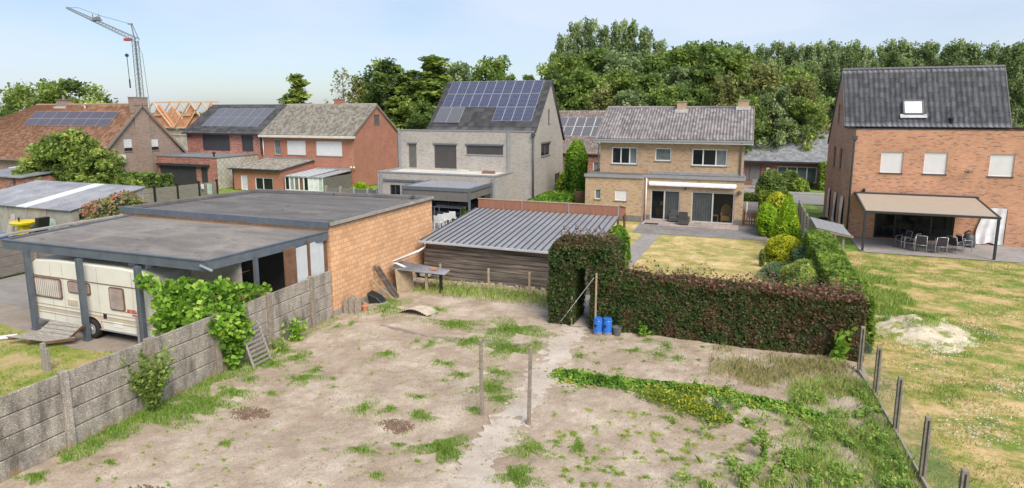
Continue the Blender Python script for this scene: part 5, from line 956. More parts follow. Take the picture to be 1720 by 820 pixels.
mb = MB(); zr_ = U(300, 172)[2]; zl_ = U(300, 214)[2]
for px in (258, 320, 340): a = U(px, 172); mb.beam((a[0]-3.6, YU-.2, zl_), (a[0], YU-.2, zr_), .16, .2); mb.beam((a[0]+3.6, YU-.2, zl_), (a[0], YU-.2, zr_), .16, .2); mb.beam((a[0]-2.2, YU-.2, zl_+1.9), (a[0]+2.2, YU-.2, zl_+1.9), .1, .16)
for px in (285, 302, 355): a = U(px, 174, YU+4); mb.beam((a[0]-3.6, YU+4, zl_), (a[0]+.25, YU+4, zr_+.3), .14, .18); mb.beam((a[0]+3.6, YU+4, zl_), (a[0]-.25, YU+4, zr_+.3), .14, .18)
mb.beam((U(256, 173)[0], YU+.1, zr_), (U(366, 173)[0], YU+.1, zr_), .12, .22); mb.beam((x0, YU, zl_), (x1, YU, zl_), .12, .2)
for k in range(12): x = x0+(x1-x0)*k/11; mb.beam((x, YU+.35, zl_-2.6), (x, YU+.35, zl_+.3), .07, .07)
mb.beam((x0, YU+.3, zl_-1.2), (x1, YU+.3, zl_-1.2), .07, .09); mb.build('roof_truss', 'wood_new', T)
T = thing('brick_house', 'distant orange gable of a house at the left edge behind the brown roof', 'house', (-103, 60, 0)); mb = MB(); a = PY(14, 196, 60); wall(mb, (a[0]-9, 60), (a[0]+4.5, 60), 0, [(0, 3), (9, a[1]), (13.5, 3.2)]); wall(mb, (a[0]+4.5, 60), (a[0]+4.5, 70), 0, 3.2); mb.build('wall', 'block_site', T)
tiles(T, 'roof', 'tile_brown', (a[0]+4.6, 59.9, 3.1), (a[0]+4.6, 70, 3.1), (a[0], 59.9, a[1]+.1), (a[0], 70, a[1]+.1), .5, .4, .04, .04); tiles(T, 'roof', 'tile_brown', (a[0]-9, 70, 3.1), (a[0]-9, 59.9, 3.1), (a[0], 70, a[1]+.1), (a[0], 59.9, a[1]+.1), .5, .4, .04, .04)
YB = 58.; H7 = thing('brick_house', 'low house with dull tiled roof and white framed panels between grey and buff houses', 'house', (-13, YB, 0)); e_ = PY(950, 258, YB)[1]; rz7 = PY(980, 186, 64)[1]; xa_, xb_ = -21, -8.5; mb = MB(); W7 = wall(mb, (xa_, YB+.3), (xb_, YB+.3), 0, e_, [hq(996, 272, 1006, 300, xa_, YB+.3)]); wall(mb, (xb_, YB+.3), (xb_, 69.7), 0, [(0, e_), (5.7, rz7), (11.4, e_)]); mb.build('wall', 'brick_dark_red', H7); window(H7, W7, hq(996, 272, 1006, 300, xa_, YB+.3), 'white_pvc', 'curtain_white', sill=None, kind='door')
tiles(H7, 'roof', 'tile_dull', (xa_, YB, e_), (xb_+.2, YB, e_), (xa_, 64, rz7), (xb_+.2, 64, rz7), .28, .33, .04, .05); tiles(H7, 'roof', 'tile_dull', (xb_+.2, 70, e_), (xa_, 70, e_), (xb_+.2, 64, rz7), (xa_, 64, rz7), .5, .33, .04, .05)
v7 = Vector((0, 6, rz7-e_)).normalized(); n7 = Vector((0, -(rz7-e_), 6)).normalized(); x0 = PY(947, 200, 61.5)[0]-.8
for r_ in range(2):
    for k in range(5): solar_panel(H7, Vector((x0+k*.98, YB, e_))+v7*(2.75+r_*1.65), (1, 0, 0), v7, n7, .94, 1.6, 'solar_dark', frame='white_pvc')
YW = 67.9; H8 = thing('bungalow', 'long low bungalow with pale slate roof across the street', 'house', (5, YW, 0)); xa_, xb_ = -4., 14.; mb = MB(); hb = [hq(1253, 277, 1277, 305, xa_, YW), hq(1306, 279, 1371, 308, xa_, YW)]; W8 = wall(mb, (xa_, YW), (xb_, YW), 0, 2.6, hb); wall(mb, (xb_, YW), (xb_, 79), 0, 2.6); mb.build('wall', 'brick_rust', H8)
window(H8, W8, hb[0], 'wood_brown', 'grey_door', (.28,), 'door', sill=None); window(H8, W8, hb[1], 'cream', ['curtain_green']*4, (.25, .5, .75), fw=.10, sill='sill')
tiles(H8, 'roof', 'tile_bungalow', (xa_, YW-.5, 2.55), (xb_, YW-.5, 2.55), (xa_, 73.5, 5.2), (xb_, 73.5, 5.2), .3, .36, 0, .06, prof='flat'); gutter(H8, (xa_, YW-.55, 2.5), (xb_, YW-.55, 2.5), 'dark_metal', .1, .14); x = PY(1313, 232, 73)[0]; MB().box(x-.45, x+.45, 73.2, 73.9, 4.9, 5.9).build('chimney', 'zinc', H8)
x, z = PY(1290, 285, YW-.1); MB().box(x-.15, x+.15, YW-.12, YW-.003, z-.2, z+.2).build('mailbox', 'white_pvc', H8)
T = thing('brick_house', 'sliver of a far pitched roof between the bungalow and the orange brick house', 'house', (12, 90, 0)); a = PY(1390, 208, 90); mb = MB(); wall(mb, (a[0]-3, 90), (a[0]+8, 90), 0, 4); mb.build('wall', 'brick_rust', T); tiles(T, 'roof', 'tile_dull', (a[0]-4, 89.6, 3.8), (a[0]+8, 89.6, 3.8), (a[0]+1, 95, a[1]), (a[0]+8, 95, a[1]), .5, .4, .04, .05)
# ---- tower crane
YC = 95.; s_ = YC/120.; T = thing('tower_crane', 'grey tower crane with raised lattice jib above the brown tiled roof', 'crane', (PY(236, 165, YC)[0], YC, 0)); bx_ = PY(236, 165, YC)[0]
def K(px, py): q = PY(px, py, YC); return Vector((q[0], YC, q[1]))
top = K(223, 70); mb = MB(); w_ = .62
def lattice(mb, a, b, wa, wb, n, th=.07):
    a, b = Vector(a), Vector(b); d = (b-a).normalized(); up = Vector((0, 1, 0)); s = d.cross(up).normalized(); prev = None
    for k in range(n+1):
        t = k/n; c = a.lerp(b, t); ww = (wa+(wb-wa)*t)/2; q = [c+s*ww+up*ww, c-s*ww+up*ww, c-s*ww-up*ww, c+s*ww-up*ww]
        for i in range(4): mb.beam(q[i], q[(i+1) % 4], th*.6)
        if prev:
            for i in range(4): mb.beam(prev[i], q[i], th*1.3); mb.beam(prev[i], q[(i+1) % 4], th*.6)
        prev = q
lattice(mb, (bx_, YC, 0), (bx_, YC, top.z), 1.0, .85, 22, .075); mb.box(bx_-.12, bx_+.12, YC-.12, YC+.12, 0, top.z); mb.build('mast', 'crane_grey', T)
top = Vector((bx_, YC, top.z)); tip = K(112, 13); tip.x -= 0; mb = MB(); lattice(mb, top+Vector((.6, 0, .2)), tip, .85, .35, 22, .06); mb.build('jib', 'crane_grey', T)
ap = K(216, 41); ap.x += bx_-K(223, 70).x; mb = MB(); mb.beam(top+Vector((0, 0, .3)), ap, .16); mb.beam(top+Vector((1.2, 0, .2)), ap+Vector((.3, 0, 0)), .12); mb.beam(ap+Vector((-.9, 0, .05)), ap+Vector((.4, 0, .05)), .2); mb.build('apex_frame', 'crane_grey', T)
tr = top.lerp(tip, .55); mb = MB(); mb.box(tr.x-1.0, tr.x+1.0, YC-.5, YC+.5, tr.z+.35, tr.z+.65); mb.beam(tr+Vector((-1, 0, .3)), tr+Vector((-1.1, 0, 1.8)), .12); mb.beam(tr+Vector((1.1, 0, 0)), tr+Vector((.7, 0, 1.7)), .12); mb.beam(tr+Vector((-.6, 0, 1.0)), tr+Vector((1.1, 0, .9)), .3); mb.beam(tr+Vector((-.4, 0, .3)), tr+Vector((.4, 0, 1.2)), .25); mb.build('jib_joint', 'crane_grey', T)
mb = MB(); mb.tube([ap, tr+Vector((.6, 0, 1.5)), tip+Vector((3.5, 0, -.2)), tip], .035, 4, False); mb.tube([top+Vector((.5, 0, 0)), top+Vector((1.7, 0, -2.6)), (bx_+2.6, YC, 6)], .05, 4, False); mb.build('cable', 'dark_metal', T)
hk = K(213, 93); mb = MB(); mb.lathe(hk-Vector((0, 0, .35)), [(.1, 0), (.35, .15), (.35, .5), (.1, .7)], 8); h2 = K(219, 148); mb.tube([hk, hk.lerp(h2, .5), h2], .07, 5); mb.beam(h2+Vector((0, 0, 1.8)), h2, .2); mb.build('hook_block', 'dark_metal', T)
mb = MB(); mb.box(top.x-2.8, top.x-1.2, YC-.4, YC+.4, top.z+.2, top.z+.7); mb.build('winch', 'red_paint', T)
# ================================================================== OUTBUILDINGS AND WALLS
# ---- block garage with flat felt roof
GA = thing('block_garage', 'long garage of orange concrete blocks with flat black felt roof, in the middle left', 'garage', (-18, 22, 0))
xw = -14.02; a = (-24.6, 18.3); b = (xw, 18.3); c = (-13.85, 25.9); d = (-23.7, 25.1); mb = MB()
wall(mb, a, b, 0, 3.42); wall(mb, b, c, .0, 3.42); wall(mb, c, d, 0, 3.42); wall(mb, d, a, 0, 3.42); mb.build('wall', 'brick_block', GA)
mb = MB(); wall(mb, (b[0]+.025, b[1]+.0), (c[0]+.025, c[1]), 0, .22); wall(mb, (b[0], b[1]), (b[0]+.025, b[1]), 0, .22); mb.build('plinth', 'concrete', GA)
n = 14; zf = lambda x, y: 3.40+.0*x; mb = MB(); mb.hexa([(a[0]+.1, a[1]+.1, 3.25), (b[0]-.1, b[1]+.1, 3.25), (c[0]-.1, c[1]-.1, 3.25), (d[0]+.1, d[1]-.1, 3.25)], [(a[0]+.1, a[1]+.1, 3.42), (b[0]-.1, b[1]+.1, 3.42), (c[0]-.1, c[1]-.1, 3.42), (d[0]+.1, d[1]-.1, 3.42)]); mb.build('flat_roof', 'felt', GA)
mb = MB(); P4 = [Vector((*q, 3.50)) for q in (a, b, c, d)]
for i in (1, 2, 3): mb.beam(P4[i], P4[(i+1) % 4], .22, .17)
mb.build('roof_edge', 'felt', GA, bevel=.03); MB().box(a[0]-.05, b[0]-.0, a[1]-.10, a[1]+.03, 3.36, 3.60).build('fascia', 'metal_slate', GA); mb = MB().beam(P4[1]+Vector((.11, -.1, .03)), P4[2]+Vector((.11, 0, .03)), .03, .12); mb.build('edge_trim', 'concrete', GA)
# ---- carport
fl, fr, br, bl = G(5, 404, 3.08), G(345, 440, 3.08), (-14.0, 18.2), (-24.0, 18.2)
CP = thing('carport', 'flat roofed carport with slate blue fascia on slim metal posts before the block garage', 'carport', ((fl[0]+fr[0])/2, fl[1]+.1, 0))
mb = MB(); mb.hexa([(fl[0]+.05, fl[1]+.05, 2.9), (fr[0]-.05, fr[1]+.05, 2.9), (br[0], br[1], 3.08), (bl[0], bl[1], 3.08)], [(fl[0]+.05, fl[1]+.05, 3.05), (fr[0]-.05, fr[1]+.05, 3.05), (br[0], br[1], 3.24), (bl[0], bl[1], 3.24)]); mb.build('flat_roof', 'felt_warm', CP)
mb = MB(); mb.beam((fl[0]-.02, fl[1], 2.94), (fr[0]+.02, fr[1], 2.94), .06, .31); mb.beam((fr[0]+.02, fr[1]+.03, 2.945), (br[0]+.03, br[1]-.1, 3.13), .06, .31); mb.build('fascia', 'metal_slate', CP, bevel=.006)
mb = MB(); mb.beam((fl[0]-.02, fl[1], 3.11), (fr[0]+.02, fr[1], 3.11), .12, .03); mb.beam((fr[0]+.02, fr[1]+.06, 3.115), (br[0]+.03, br[1]-.1, 3.30), .12, .03); mb.beam((fl[0]-.02, fl[1]+.06, 3.08), (bl[0], bl[1], 3.25), .12, .09); mb.build('edge_trim', 'metal_slate', CP)
for px, py, yy in ((60, 548, 13.52), (148, 577, 13.42), (238, 580, 13.36)):
    X, Z = PY(px, py, yy); X += .14 if px == 238 else 0; mb = MB(); mb.box(X-.065, X+.065, yy-.05, yy+.05, 0, 2.80); mb.box(X-.09, X-.066, yy-.07, yy+.07, 0, 2.80).box(X+.066, X+.09, yy-.07, yy+.07, 0, 2.80).box(X-.12, X+.12, yy-.1, yy+.1, 0, .03); mb.build('post', 'metal_slate', CP)
MB().box(-14.72, -14.60, 15.2, 15.32, 0, 2.95).build('post', 'metal_slate', CP); MB().box(-16.3, -16.1, 15.9, 16.1, 0, 3.0).build('post', 'metal_slate', CP)
mb = MB(); mb.box(-14.12, -14.06, 15.95, 16.5, .9, 3.05).box(-14.12, -14.06, 17.1, 17.22, .9, 3.12).box(-14.12, -14.06, 18.0, 18.15, .9, 3.17); mb.build('timber_stud', 'wood_brown', CP)
for y0, y1 in ((16.52, 17.08), (17.24, 17.98)): MB().hexa([(-14.11, y0, .9), (-14.08, y0, .9), (-14.08, y1, .9), (-14.11, y1, .9)], [(-14.11, y0, 2.92+(y0-15)*.035), (-14.08, y0, 2.92+(y0-15)*.035), (-14.08, y1, 2.92+(y1-15)*.035), (-14.11, y1, 2.92+(y1-15)*.035)]).build('infill_panel', 'panel_white', CP)
MB().box(-23.8, -14.6, 17.9, 18.05, 0, 2.9).build('rear_wall', 'shutter_taupe', CP); MB().box(-17.1, -15.0, 14.9, 15.0, 0, 2.85).build('partition', 'concrete', CP)
MB().tube([(fr[0]-.12, fr[1]-.10, 2.98), (fr[0]+.28, fr[1]-.02, 2.82)], .045, 8).build('spout', 'zinc', CP)
# ---- caravan
CV = thing('caravan', 'old cream caravan parked under the carport with brown trim and curtained windows', 'caravan', (-20.2, 14.6, 0)); y0, y1 = 13.66, 15.75; xa, xb = -23.35, -17.45
prof = [(xa+.10, .32), (xa, .75), (xa-.02, 1.35), (xa+.10, 2.0), (xa+.22, 2.38), (xa+.42, 2.50), (xa+1.5, 2.56), (xb-1.4, 2.56), (xb-.5, 2.50), (xb-.14, 2.34), (xb+.05, 1.9), (xb+.16, 1.2), (xb+.10, .62), (xb-.05, .32)]
mb = MB(); mb.prism([(x, y0, z) for x, z in prof], (0, y1-y0, 0)); body = mb.build('body', 'caravan_white', CV, bevel=.05)
def cvbox(x0, x1, z0, z1, out, m, name, par=CV, bev=.0): return MB().box(x0, x1, y0-out, y0+.01, z0, z1).build(name, m, par, bevel=bev)
for z, h in ((1.93, .025), (.92, .018), (.80, .018), (.62, .018)): cvbox(xa+.02, xb+.02, z, z+h, .016, 'wood_brown' if z > 1 else 'caravan_stripe', 'trim_strip')
cvbox(xa+.05, xb+.02, .70, .79, .010, 'chair_cream', 'trim_strip')
def rbox(x0, x1, z0, z1, out, m, name, par, r=.09):
    pts = []
    for cx_, cz_, a0 in ((x1-r, z1-r, 0), (x0+r, z1-r, 90), (x0+r, z0+r, 180), (x1-r, z0+r, 270)):
        for k in range(5): t = math.radians(a0+k*22.5); pts.append((cx_+r*math.cos(t), y0-out, cz_+r*math.sin(t)))
    return MB().prism(pts[::-1], (0, out, 0)).build(name, m, par)
for (x0, x1, z0, z1) in ((-23.02, -21.72, 1.22, 1.86), (-21.30, -20.28, 1.52, 1.86), (-19.32, -18.72, 1.14, 1.84)):
    f_ = rbox(x0-.045, x1+.045, z0-.045, z1+.045, .03, 'wood_brown', 'window', CV); rbox(x0, x1, z0, z1, .042, 'caravan_window', 'pane', f_, .07)
    if x0 < -22:
        mb = MB()
        for k in range(12): xx = x0+.05+k*(x1-x0-.1)/12; mb.box(xx, xx+.045, y0-.048, y0-.041, z0+.04, z1-.04)
        mb.build('curtain', 'cream', f_)
for x in (-22.2, -21.6, -19.9, -18.3): cvbox(x, x+.012, .36, 2.45, .006, 'caravan_stripe', 'seam')
cvbox(xa+.02, xa+.10, .95, 1.25, .03, 'red_paint', 'marker_light'); cvbox(xb-.05, xb+.03, .95, 1.10, .03, 'chair_yellow', 'marker_light'); cvbox(-19.3, -18.9, .50, .66, .012, 'white_pvc', 'vent_grille'); cvbox(xa+.1, xb-.1, .32, .37, .03, 'frame_zincgrey', 'skirt_trim')
cvbox(-20.95, -20.2, .45, 1.95, .008, 'caravan_white', 'door'); cvbox(-21.45, -20.95, 1.02, 1.22, .02, 'chair_cream', 'service_hatch'); cvbox(-20.72, -20.62, 1.05, 1.20, .03, 'caravan_stripe', 'door_handle'); cvbox(-19.75, -19.6, .74, .90, .02, 'black', 'socket_cover')
wx, wz = -20.28, .33
mb = MB(); pts = [(wx+.46*math.cos(t), y0-.025, .34+.42*math.sin(t)) for t in np.linspace(0, math.pi, 14)]; mb.prism([(p[0], p[1], p[2]) for p in pts][::-1], (0, .024, 0)); mb.build('wheel_arch', 'black', CV)
mb = MB(); mb.tube([(wx+.46*math.cos(t), y0-.03, .34+.42*math.sin(t)) for t in np.linspace(0, math.pi, 14)], .03, 6); mb.build('arch_trim', 'caravan_stripe', CV)
wh = MB().lathe((wx, y0-.10, wz), [(.20, 0), (.30, .0), (.33, .04), (.33, .15), (.30, .19)], 22, 'y').build('wheel', 'tyre', CV, smooth=False); mb = MB(); mb.lathe((wx, y0-.125, wz), [(.03, 0), (.08, .0), (.10, .02), (.19, .022), (.215, .05)], 20, 'y')
for k in range(8): t = k*math.pi/4; mb.box(wx+.14*math.cos(t)-.02, wx+.14*math.cos(t)+.02, y0-.118, y0-.10, wz+.14*math.sin(t)-.02, wz+.14*math.sin(t)+.02)
mb.build('rim', 'alu', wh)
MB().box(xa+.3, xb-.1, y0+.15, y1-.15, .22, .33).build('chassis', 'black', CV); MB().beam((xb, 14.8, .38), (xb+1.1, 14.8, .38), .1, .1).tube([(xb+.95, 14.8, .05), (xb+.95, 14.8, .6)], .03, 8).build('drawbar', 'zinc', CV)
for x in (-19.9, -19.5): MB().box(x-.02, x+.22, 14.3, 14.7, 2.555, 2.66).build('roof_hatch', 'white_pvc', CV, bevel=.03)
MB().lathe((-18.8, 14.2, 2.53), [(.18, 0), (.16, .10)], 12).build('roof_vent', 'grey_pvc', CV); MB().lathe((-18.1, 14.2, 2.50), [(.14, 0), (.12, .14)], 12).build('roof_vent', 'grey_pvc', CV)
def lettering(par, txt, loc, size, m, rot=(math.pi/2, 0, 0), shear=.2, th=.002):
    cu = bpy.data.curves.new('lettering', 'FONT'); cu.body = txt; cu.size = size; cu.extrude = th; cu.shear = shear; cu.offset = size*.02
    tmp = bpy.data.objects.new('lettering_tmp', cu); C.objects.link(tmp); dg = bpy.context.evaluated_depsgraph_get(); me = bpy.data.meshes.new_from_object(tmp.evaluated_get(dg)); bpy.data.objects.remove(tmp)
    me.materials.clear(); me.materials.append(MT[m]); o = bpy.data.objects.new('lettering', me); C.objects.link(o); o.parent = par; o.rotation_euler = rot; o.location = Vector(loc)-Vector(par['_w']); o['_w'] = tuple(loc); return o
lettering(CV, 'BEYERLAND', (-18.62, y0-.012, 1.10), .13, 'red_paint'); lettering(CV, 'Sprinter', (-18.40, y0-.012, .985), .09, 'red_paint'); MB().box(-18.74, -18.1, y0-.014, y0, 1.075, 1.087).build('underline', 'red_paint', CV)
# ---- neighbour's boundary wall of dark planks (left of the yard) and things beyond it
T = thing('plank_wall', 'weathered grey plank wall with concrete coping along the paved yard at left', 'wall', (-31.7, 22, 0)); n = 9; y = 13.2
for k in range(n):
    ya, yb = y+k*1.9, y+(k+1)*1.9
    for j in range(4): MB().box(-31.75, -31.68, ya+.06, yb-.06, .05+j*.45, .05+j*.45+.44).build('panel', 'planks_grey', T, bevel=.01)
    MB().box(-31.8, -31.62, ya-.06, ya+.06, 0, 1.92).build('post', 'concrete_post', T)
MB().box(-31.86, -31.58, 13.1, y+n*1.9, 1.922, 2.0).build('coping', 'concrete', T)
T = thing('plank_wall', 'low dark plank wall running back beside the garage under the left sheds', 'wall', (-27, 24, 0))
# (the second run sits behind the carport roof)
MB().box(-31.6, -24.7, 24.9, 25.0, 0, 1.7).build('panel', 'planks_dark', T, bevel=.01); MB().box(-31.62, -24.65, 24.86, 25.04, 1.702, 1.78).build('coping', 'concrete', T)
SH = thing('concrete_shed', 'pale concrete panel shed with blue grey corrugated roof and one translucent strip', 'shed', (-40, 25, 0)); x0, x1, y0_, y1_ = -43.4, -34.98, 22.95, 27.5; mb = MB()
hs = [(5.2, 6.0, .4, 1.75)]; wall(mb, (x0, y0_), (x1, y0_), 0, 2.12, [(x1-x0-2.3, x1-x0-1.3, .6, 1.6)]); wh_ = [(.45+k*.62, .45+k*.62+.42, 1.45, 1.90) for k in range(4)]; Wsh = wall(mb, (x1, y0_), (x1, y1_), 0, [(0, 2.12), (y1_-y0_, 2.82)], wh_); wall(mb, (x0, y1_), (x0, y0_), 0, [(0, 2.9), (y1_-y0_, 2.12)]); mb.build('wall', 'concrete', SH)
for h in wh_: window(SH, Wsh, h, 'cream', 'glass_dark', fw=.04, sill=None)
for x in (-42.1, -40.4, -38.7, -37.0): MB().box(x-.07, x+.07, y0_-.05, y0_-.003, 0, 2.1).build('pilaster', 'concrete', SH)
MB().box(x1-2.25, x1-1.35, y0_-.02, y0_+.05, .62, 1.58).build('hatch', 'curtain_green', SH)
def corrugated(par, name, m, p00, p10, p01, p11, pitch=.18, amp=.03, t=.0, label=None):
    p00, p10, p01, p11 = [np.array(p, dtype=float) for p in (p00, p10, p01, p11)]; L_ = np.linalg.norm(p10-p00); n = int(L_/pitch*6); u = np.linspace(0, 1, n+1); nn = np.cross(p10-p00, p01-p00); nn /= np.linalg.norm(nn)
    h = amp*np.sin(u*L_/pitch*2*np.pi); A = p00+(p10-p00)*u[:, None]+nn*h[:, None]; B = p01+(p11-p01)*u[:, None]+nn*h[:, None]; V = np.stack([A, B], 1).reshape(-1, 3); V2 = V-nn*.012; i = np.arange(n)*2; Fq = np.stack([i, i+2, i+3, i+1], 1); V = np.vstack([V, V2]); o_ = 2*(n+1)
    ed = np.stack([i+o_, i+o_+2, i+2, i], 1); Fq = np.vstack([Fq, Fq[:, ::-1]+o_, ed]); o = fastmesh(name, V, Fq, m, par, origin=tuple(p00), smooth=True); return o
zb = 2.95; xs_ = [x0-1.6, -39.4, -38.4, x1+.12]; R0 = lambda x: (x, y0_-.15, 2.14); R1 = lambda x: (x, y1_+.1, zb)
for k, (m_, nm) in enumerate((('metal_corrugated', 'roof_sheet'), ('panel_white', 'translucent_strip'), ('metal_corrugated', 'roof_sheet'))): corrugated(SH, nm, m_, R0(xs_[k]), R0(xs_[k+1]), R1(xs_[k]), R1(xs_[k+1]), .20, .03)
x, z = PY(40, 376, 22.2); T = thing('yellow_bin', 'yellow plastic tub on a post stand in front of the pale concrete shed', 'tub', (x, 22.2, 0)); MB().box(x-.22, x+.22, 21.95, 22.4, 0, z-.1).build('stand', 'yellow_plastic', T, bevel=.02); MB().lathe((x, 22.2, z-.1), [(.30, 0), (.62, .12), (.66, .22), (.60, .26)], 18).build('tub', 'yellow_plastic', T, smooth=False)
x, z = PY(66, 375, 22.2); T = thing('garden_chair', 'black plastic garden seat beside the yellow tub', 'chair', (x, 22.2, 0)); MB().box(x-.35, x+.35, 21.9, 22.5, z-.32, z-.22).build('seat', 'black', T, bevel=.03); MB().hexa([(x+.1, 21.9, z-.25), (x+.35, 21.9, z-.25), (x+.35, 22.5, z-.25), (x+.1, 22.5, z-.25)], [(x+.15, 21.9, z+.35), (x+.5, 21.9, z+.35), (x+.5, 22.5, z+.35), (x+.15, 22.5, z+.35)]).build('backrest', 'black', T, bevel=.03)
for a_ in (-.3, .3): MB().box(x+a_-.03, x+a_+.03, 22.0, 22.4, 0, z-.32).build('leg', 'black', T)
x, z = PY(33, 380, 22.0); tag(MB().tube([(x, 22.0, 0), (x, 22.0, z+.5)], .04, 6).build('stake', 'black'), 'thin black stake beside the yellow tub', 'stake')
x, z = PY(12, 380, 21.8); tag(MB().beam((x-.2, 22.3, z+.6), (x+.35, 21.6, 0), .22, .05).beam((x-.45, 22.3, z+.3), (x+.05, 21.6, 0), .18, .05).build('leaning_boards', 'wood_grey'), 'two pale boards leaning against the concrete shed at the left edge', 'boards')
x, z = PY(1, 395, 21.5); tag(MB().lathe((x, 21.5, 0), [(.28, 0), (.3, .1), (.3, z), (.27, z+.1)], 14).build('blue_barrel', 'blue_plastic'), 'blue barrel half hidden at the left edge near the leaning boards', 'barrel')
mb = MB()
for k in range(5): mb.tube([(-26.8+k*.0, 13.9, .01), (-29, 14.6, .02), (-31, 15.4, .02)], .02, 5) if k == 0 else None
tag(mb.build('yellow_rope', 'yellow_rope'), 'yellow rope lying across the paving left of the caravan', 'rope')
mb = MB(); q = G(0, 574); q2 = G(28, 566); mb.beam((q[0]-.6, q[1]-.1, .04), (q2[0], q2[1], .04), .28, .05); tag(mb.build('white_board', 'curtain_white'), 'white board lying in the grass at the left edge beside the wooden pallets', 'board')
# broken pallets in front of the caravan
def pallet(P0, u, v, n_, nb, label, group='wooden pallets in front of the caravan'):
    P0, u, v, n_ = map(Vector, (P0, u, v, n_)); T = thing('wooden_pallet', label, 'pallet', tuple(P0), group); lu, lv = u.length, v.length; uu, vv_ = u.normalized(), v.normalized(); n_.normalize()
    for k in range(nb):
        a_ = P0+vv_*(lv*k/nb); b_ = vv_*(lv/nb*.9); MB().hexa([a_, a_+u, a_+u+b_, a_+b_], [a_+n_*.025, a_+u+n_*.025, a_+u+b_+n_*.025, a_+b_+n_*.025]).build('board', 'wood_grey', T)
    for k in range(3):
        a_ = P0+uu*(lu*(.04+.44*k))-n_*.09; MB().hexa([a_, a_+uu*.09, a_+uu*.09+v, a_+v], [a_+n_*.088, a_+uu*.09+n_*.088, a_+uu*.09+v+n_*.088, a_+v+n_*.088]).build('bearer', 'wood_brown', T)
A = Vector((*G(12, 578), .24)); B = Vector((*G(78, 584), .20)); pallet(A, B-A, Vector((.62, .55, .02)), (0, -.05, 1), 4, 'flat weathered wooden pallet lying low in the grass in front of the caravan')
A = Vector((*G(52, 574), .22)); B = Vector((*G(106, 581), .20)); pallet(A+Vector((.1, .1, 0)), B-A, Vector((.30, .38, .42)), (0, -.7, .7), 4, 'weathered wooden pallet tilted up against the middle of the carport front')
for px, py, h, dx, lab in ((78, 622, .50, .04, 'short weathered stump post just behind the concrete wall, near the pallets'), (238, 580, .62, .02, 'short grey stump post just behind the concrete wall, beside the right carport post')):
    x, y = G(px, py); x = min(x, -14.5-(0 if px > 100 else 2)); tag(MB().box(x-.07, x+.05, y-.07, y+.05, -.05, h+.35).box(x+.052, x+.15, y-.05, y+.06, -.05, h+.2).build('stump_post', 'wood_grey', bevel=.015), lab, 'post', 'stump posts behind the concrete wall')
# ---- concrete panel garden wall
T = thing('concrete_wall', 'long exposed aggregate concrete panel wall along the left side of the sandy plot', 'wall', (-14, 12, 0)); py_ = [8.60-2.12*3, 8.60-2.12*2, 8.60-2.12, 8.60, 10.73, 12.86, 14.98, 17.08, 18.2]
for k, y in enumerate(py_[:-1]):
    MB().prism([(-14.07, y-.09, -.1), (-13.90, y-.09, -.1), (-13.90, y+.09, -.1), (-14.07, y+.09, -.1)][::-1], (0, 0, 1.97)).build('post', 'concrete_post' if k != 3 else 'aggregate', T, bevel=.02)
    y2 = py_[k+1]; light = k == 7
    for j in range(4):
        z0 = .02+j*.455; off = random.uniform(-.004, .004); ya_, yb_ = y+.095, y2-(.095 if k < 7 else .005); p = MB().hexa([(-14.01, ya_, z0), (-13.985+off, ya_, z0), (-13.985+off, yb_, z0), (-14.01, yb_, z0)], [(-14.01, ya_, z0+.428), (-13.952+off, ya_, z0+.428), (-13.952+off, yb_, z0+.428), (-14.01, yb_, z0+.428)]).build('panel', 'aggregate', T, bevel=.006)
MB().box(-14.03, -13.99, 2.4, 18.1, -.1, .02).build('footing', 'concrete', T); MB().box(-14.030, -14.012, 2.4, 18.1, .02, 1.80).build('joint_shade_sheet', 'bark', T)  # dark sheet added behind the panels so their gaps read as shaded joints
# ---- posts standing in the plot
for px, py, h, lean, lab in ((810, 698, 2.02, (-.03, 0), 'slender concrete post standing alone in the sand, left of the path'), (888, 715, 2.03, (.04, .0), 'slender concrete post standing at the edge of the worn path, right one of the pair')):
    x, y = G(px, py); z = float(zplot(x, y)); T = thing('concrete_post', lab, 'post', (x, y, z), 'washing line posts in the sand'); MB().hexa([(x-.045, y-.045, -.1), (x+.045, y-.045, -.1), (x+.045, y+.045, -.1), (x-.045, y+.045, -.1)], [(x-.038+lean[0], y-.038, h), (x+.038+lean[0], y-.038, h), (x+.038+lean[0], y+.038, h), (x-.038+lean[0], y+.038, h)]).build('shaft', 'concrete_post', T, bevel=.015); MB().tube([(x+lean[0]-.06, y, h-.08), (x+lean[0]+.07, y, h-.06)], .008, 5).build('hook', 'wire', T)
# ---- wire mesh fences
def mesh_wires(mb, a, b, z0, z1, cell=.07, r=.0016):
    a = Vector((a[0], a[1], 0)); b = Vector((b[0], b[1], 0)); L_ = (b-a).length; d = (b-a)/L_; Hh = z1-z0; n = int((L_+Hh)/cell)
    for k in range(n):
        for sgn in (1, -1):
            s0 = k*cell if sgn == 1 else k*cell; t0, t1 = 0, Hh; x0 = s0-Hh if sgn == 1 else s0; x1 = s0 if sgn == 1 else s0-Hh
            lo, hi = 0., 1.
            for edge, sg in ((0, 1), (L_, -1)):
                f0, f1 = (x0-edge)*sg, (x1-edge)*sg
                if f0 < 0 and f1 < 0: lo, hi = 1, 0; break
                if f0 < 0: lo = max(lo, f0/(f0-f1))
                elif f1 < 0: hi = min(hi, f0/(f0-f1))
            if hi-lo < .02: continue
            P0 = a+d*(x0+(x1-x0)*lo)+Vector((0, 0, z0+Hh*lo)); P1 = a+d*(x0+(x1-x0)*hi)+Vector((0, 0, z0+Hh*hi)); mb.tube([P0, P1], r, 3, False)
    for z in (z0, (z0+z1)/2, z1): mb.tube([a+Vector((0, 0, z)), b+Vector((0, 0, z))], r*1.4, 4, False)
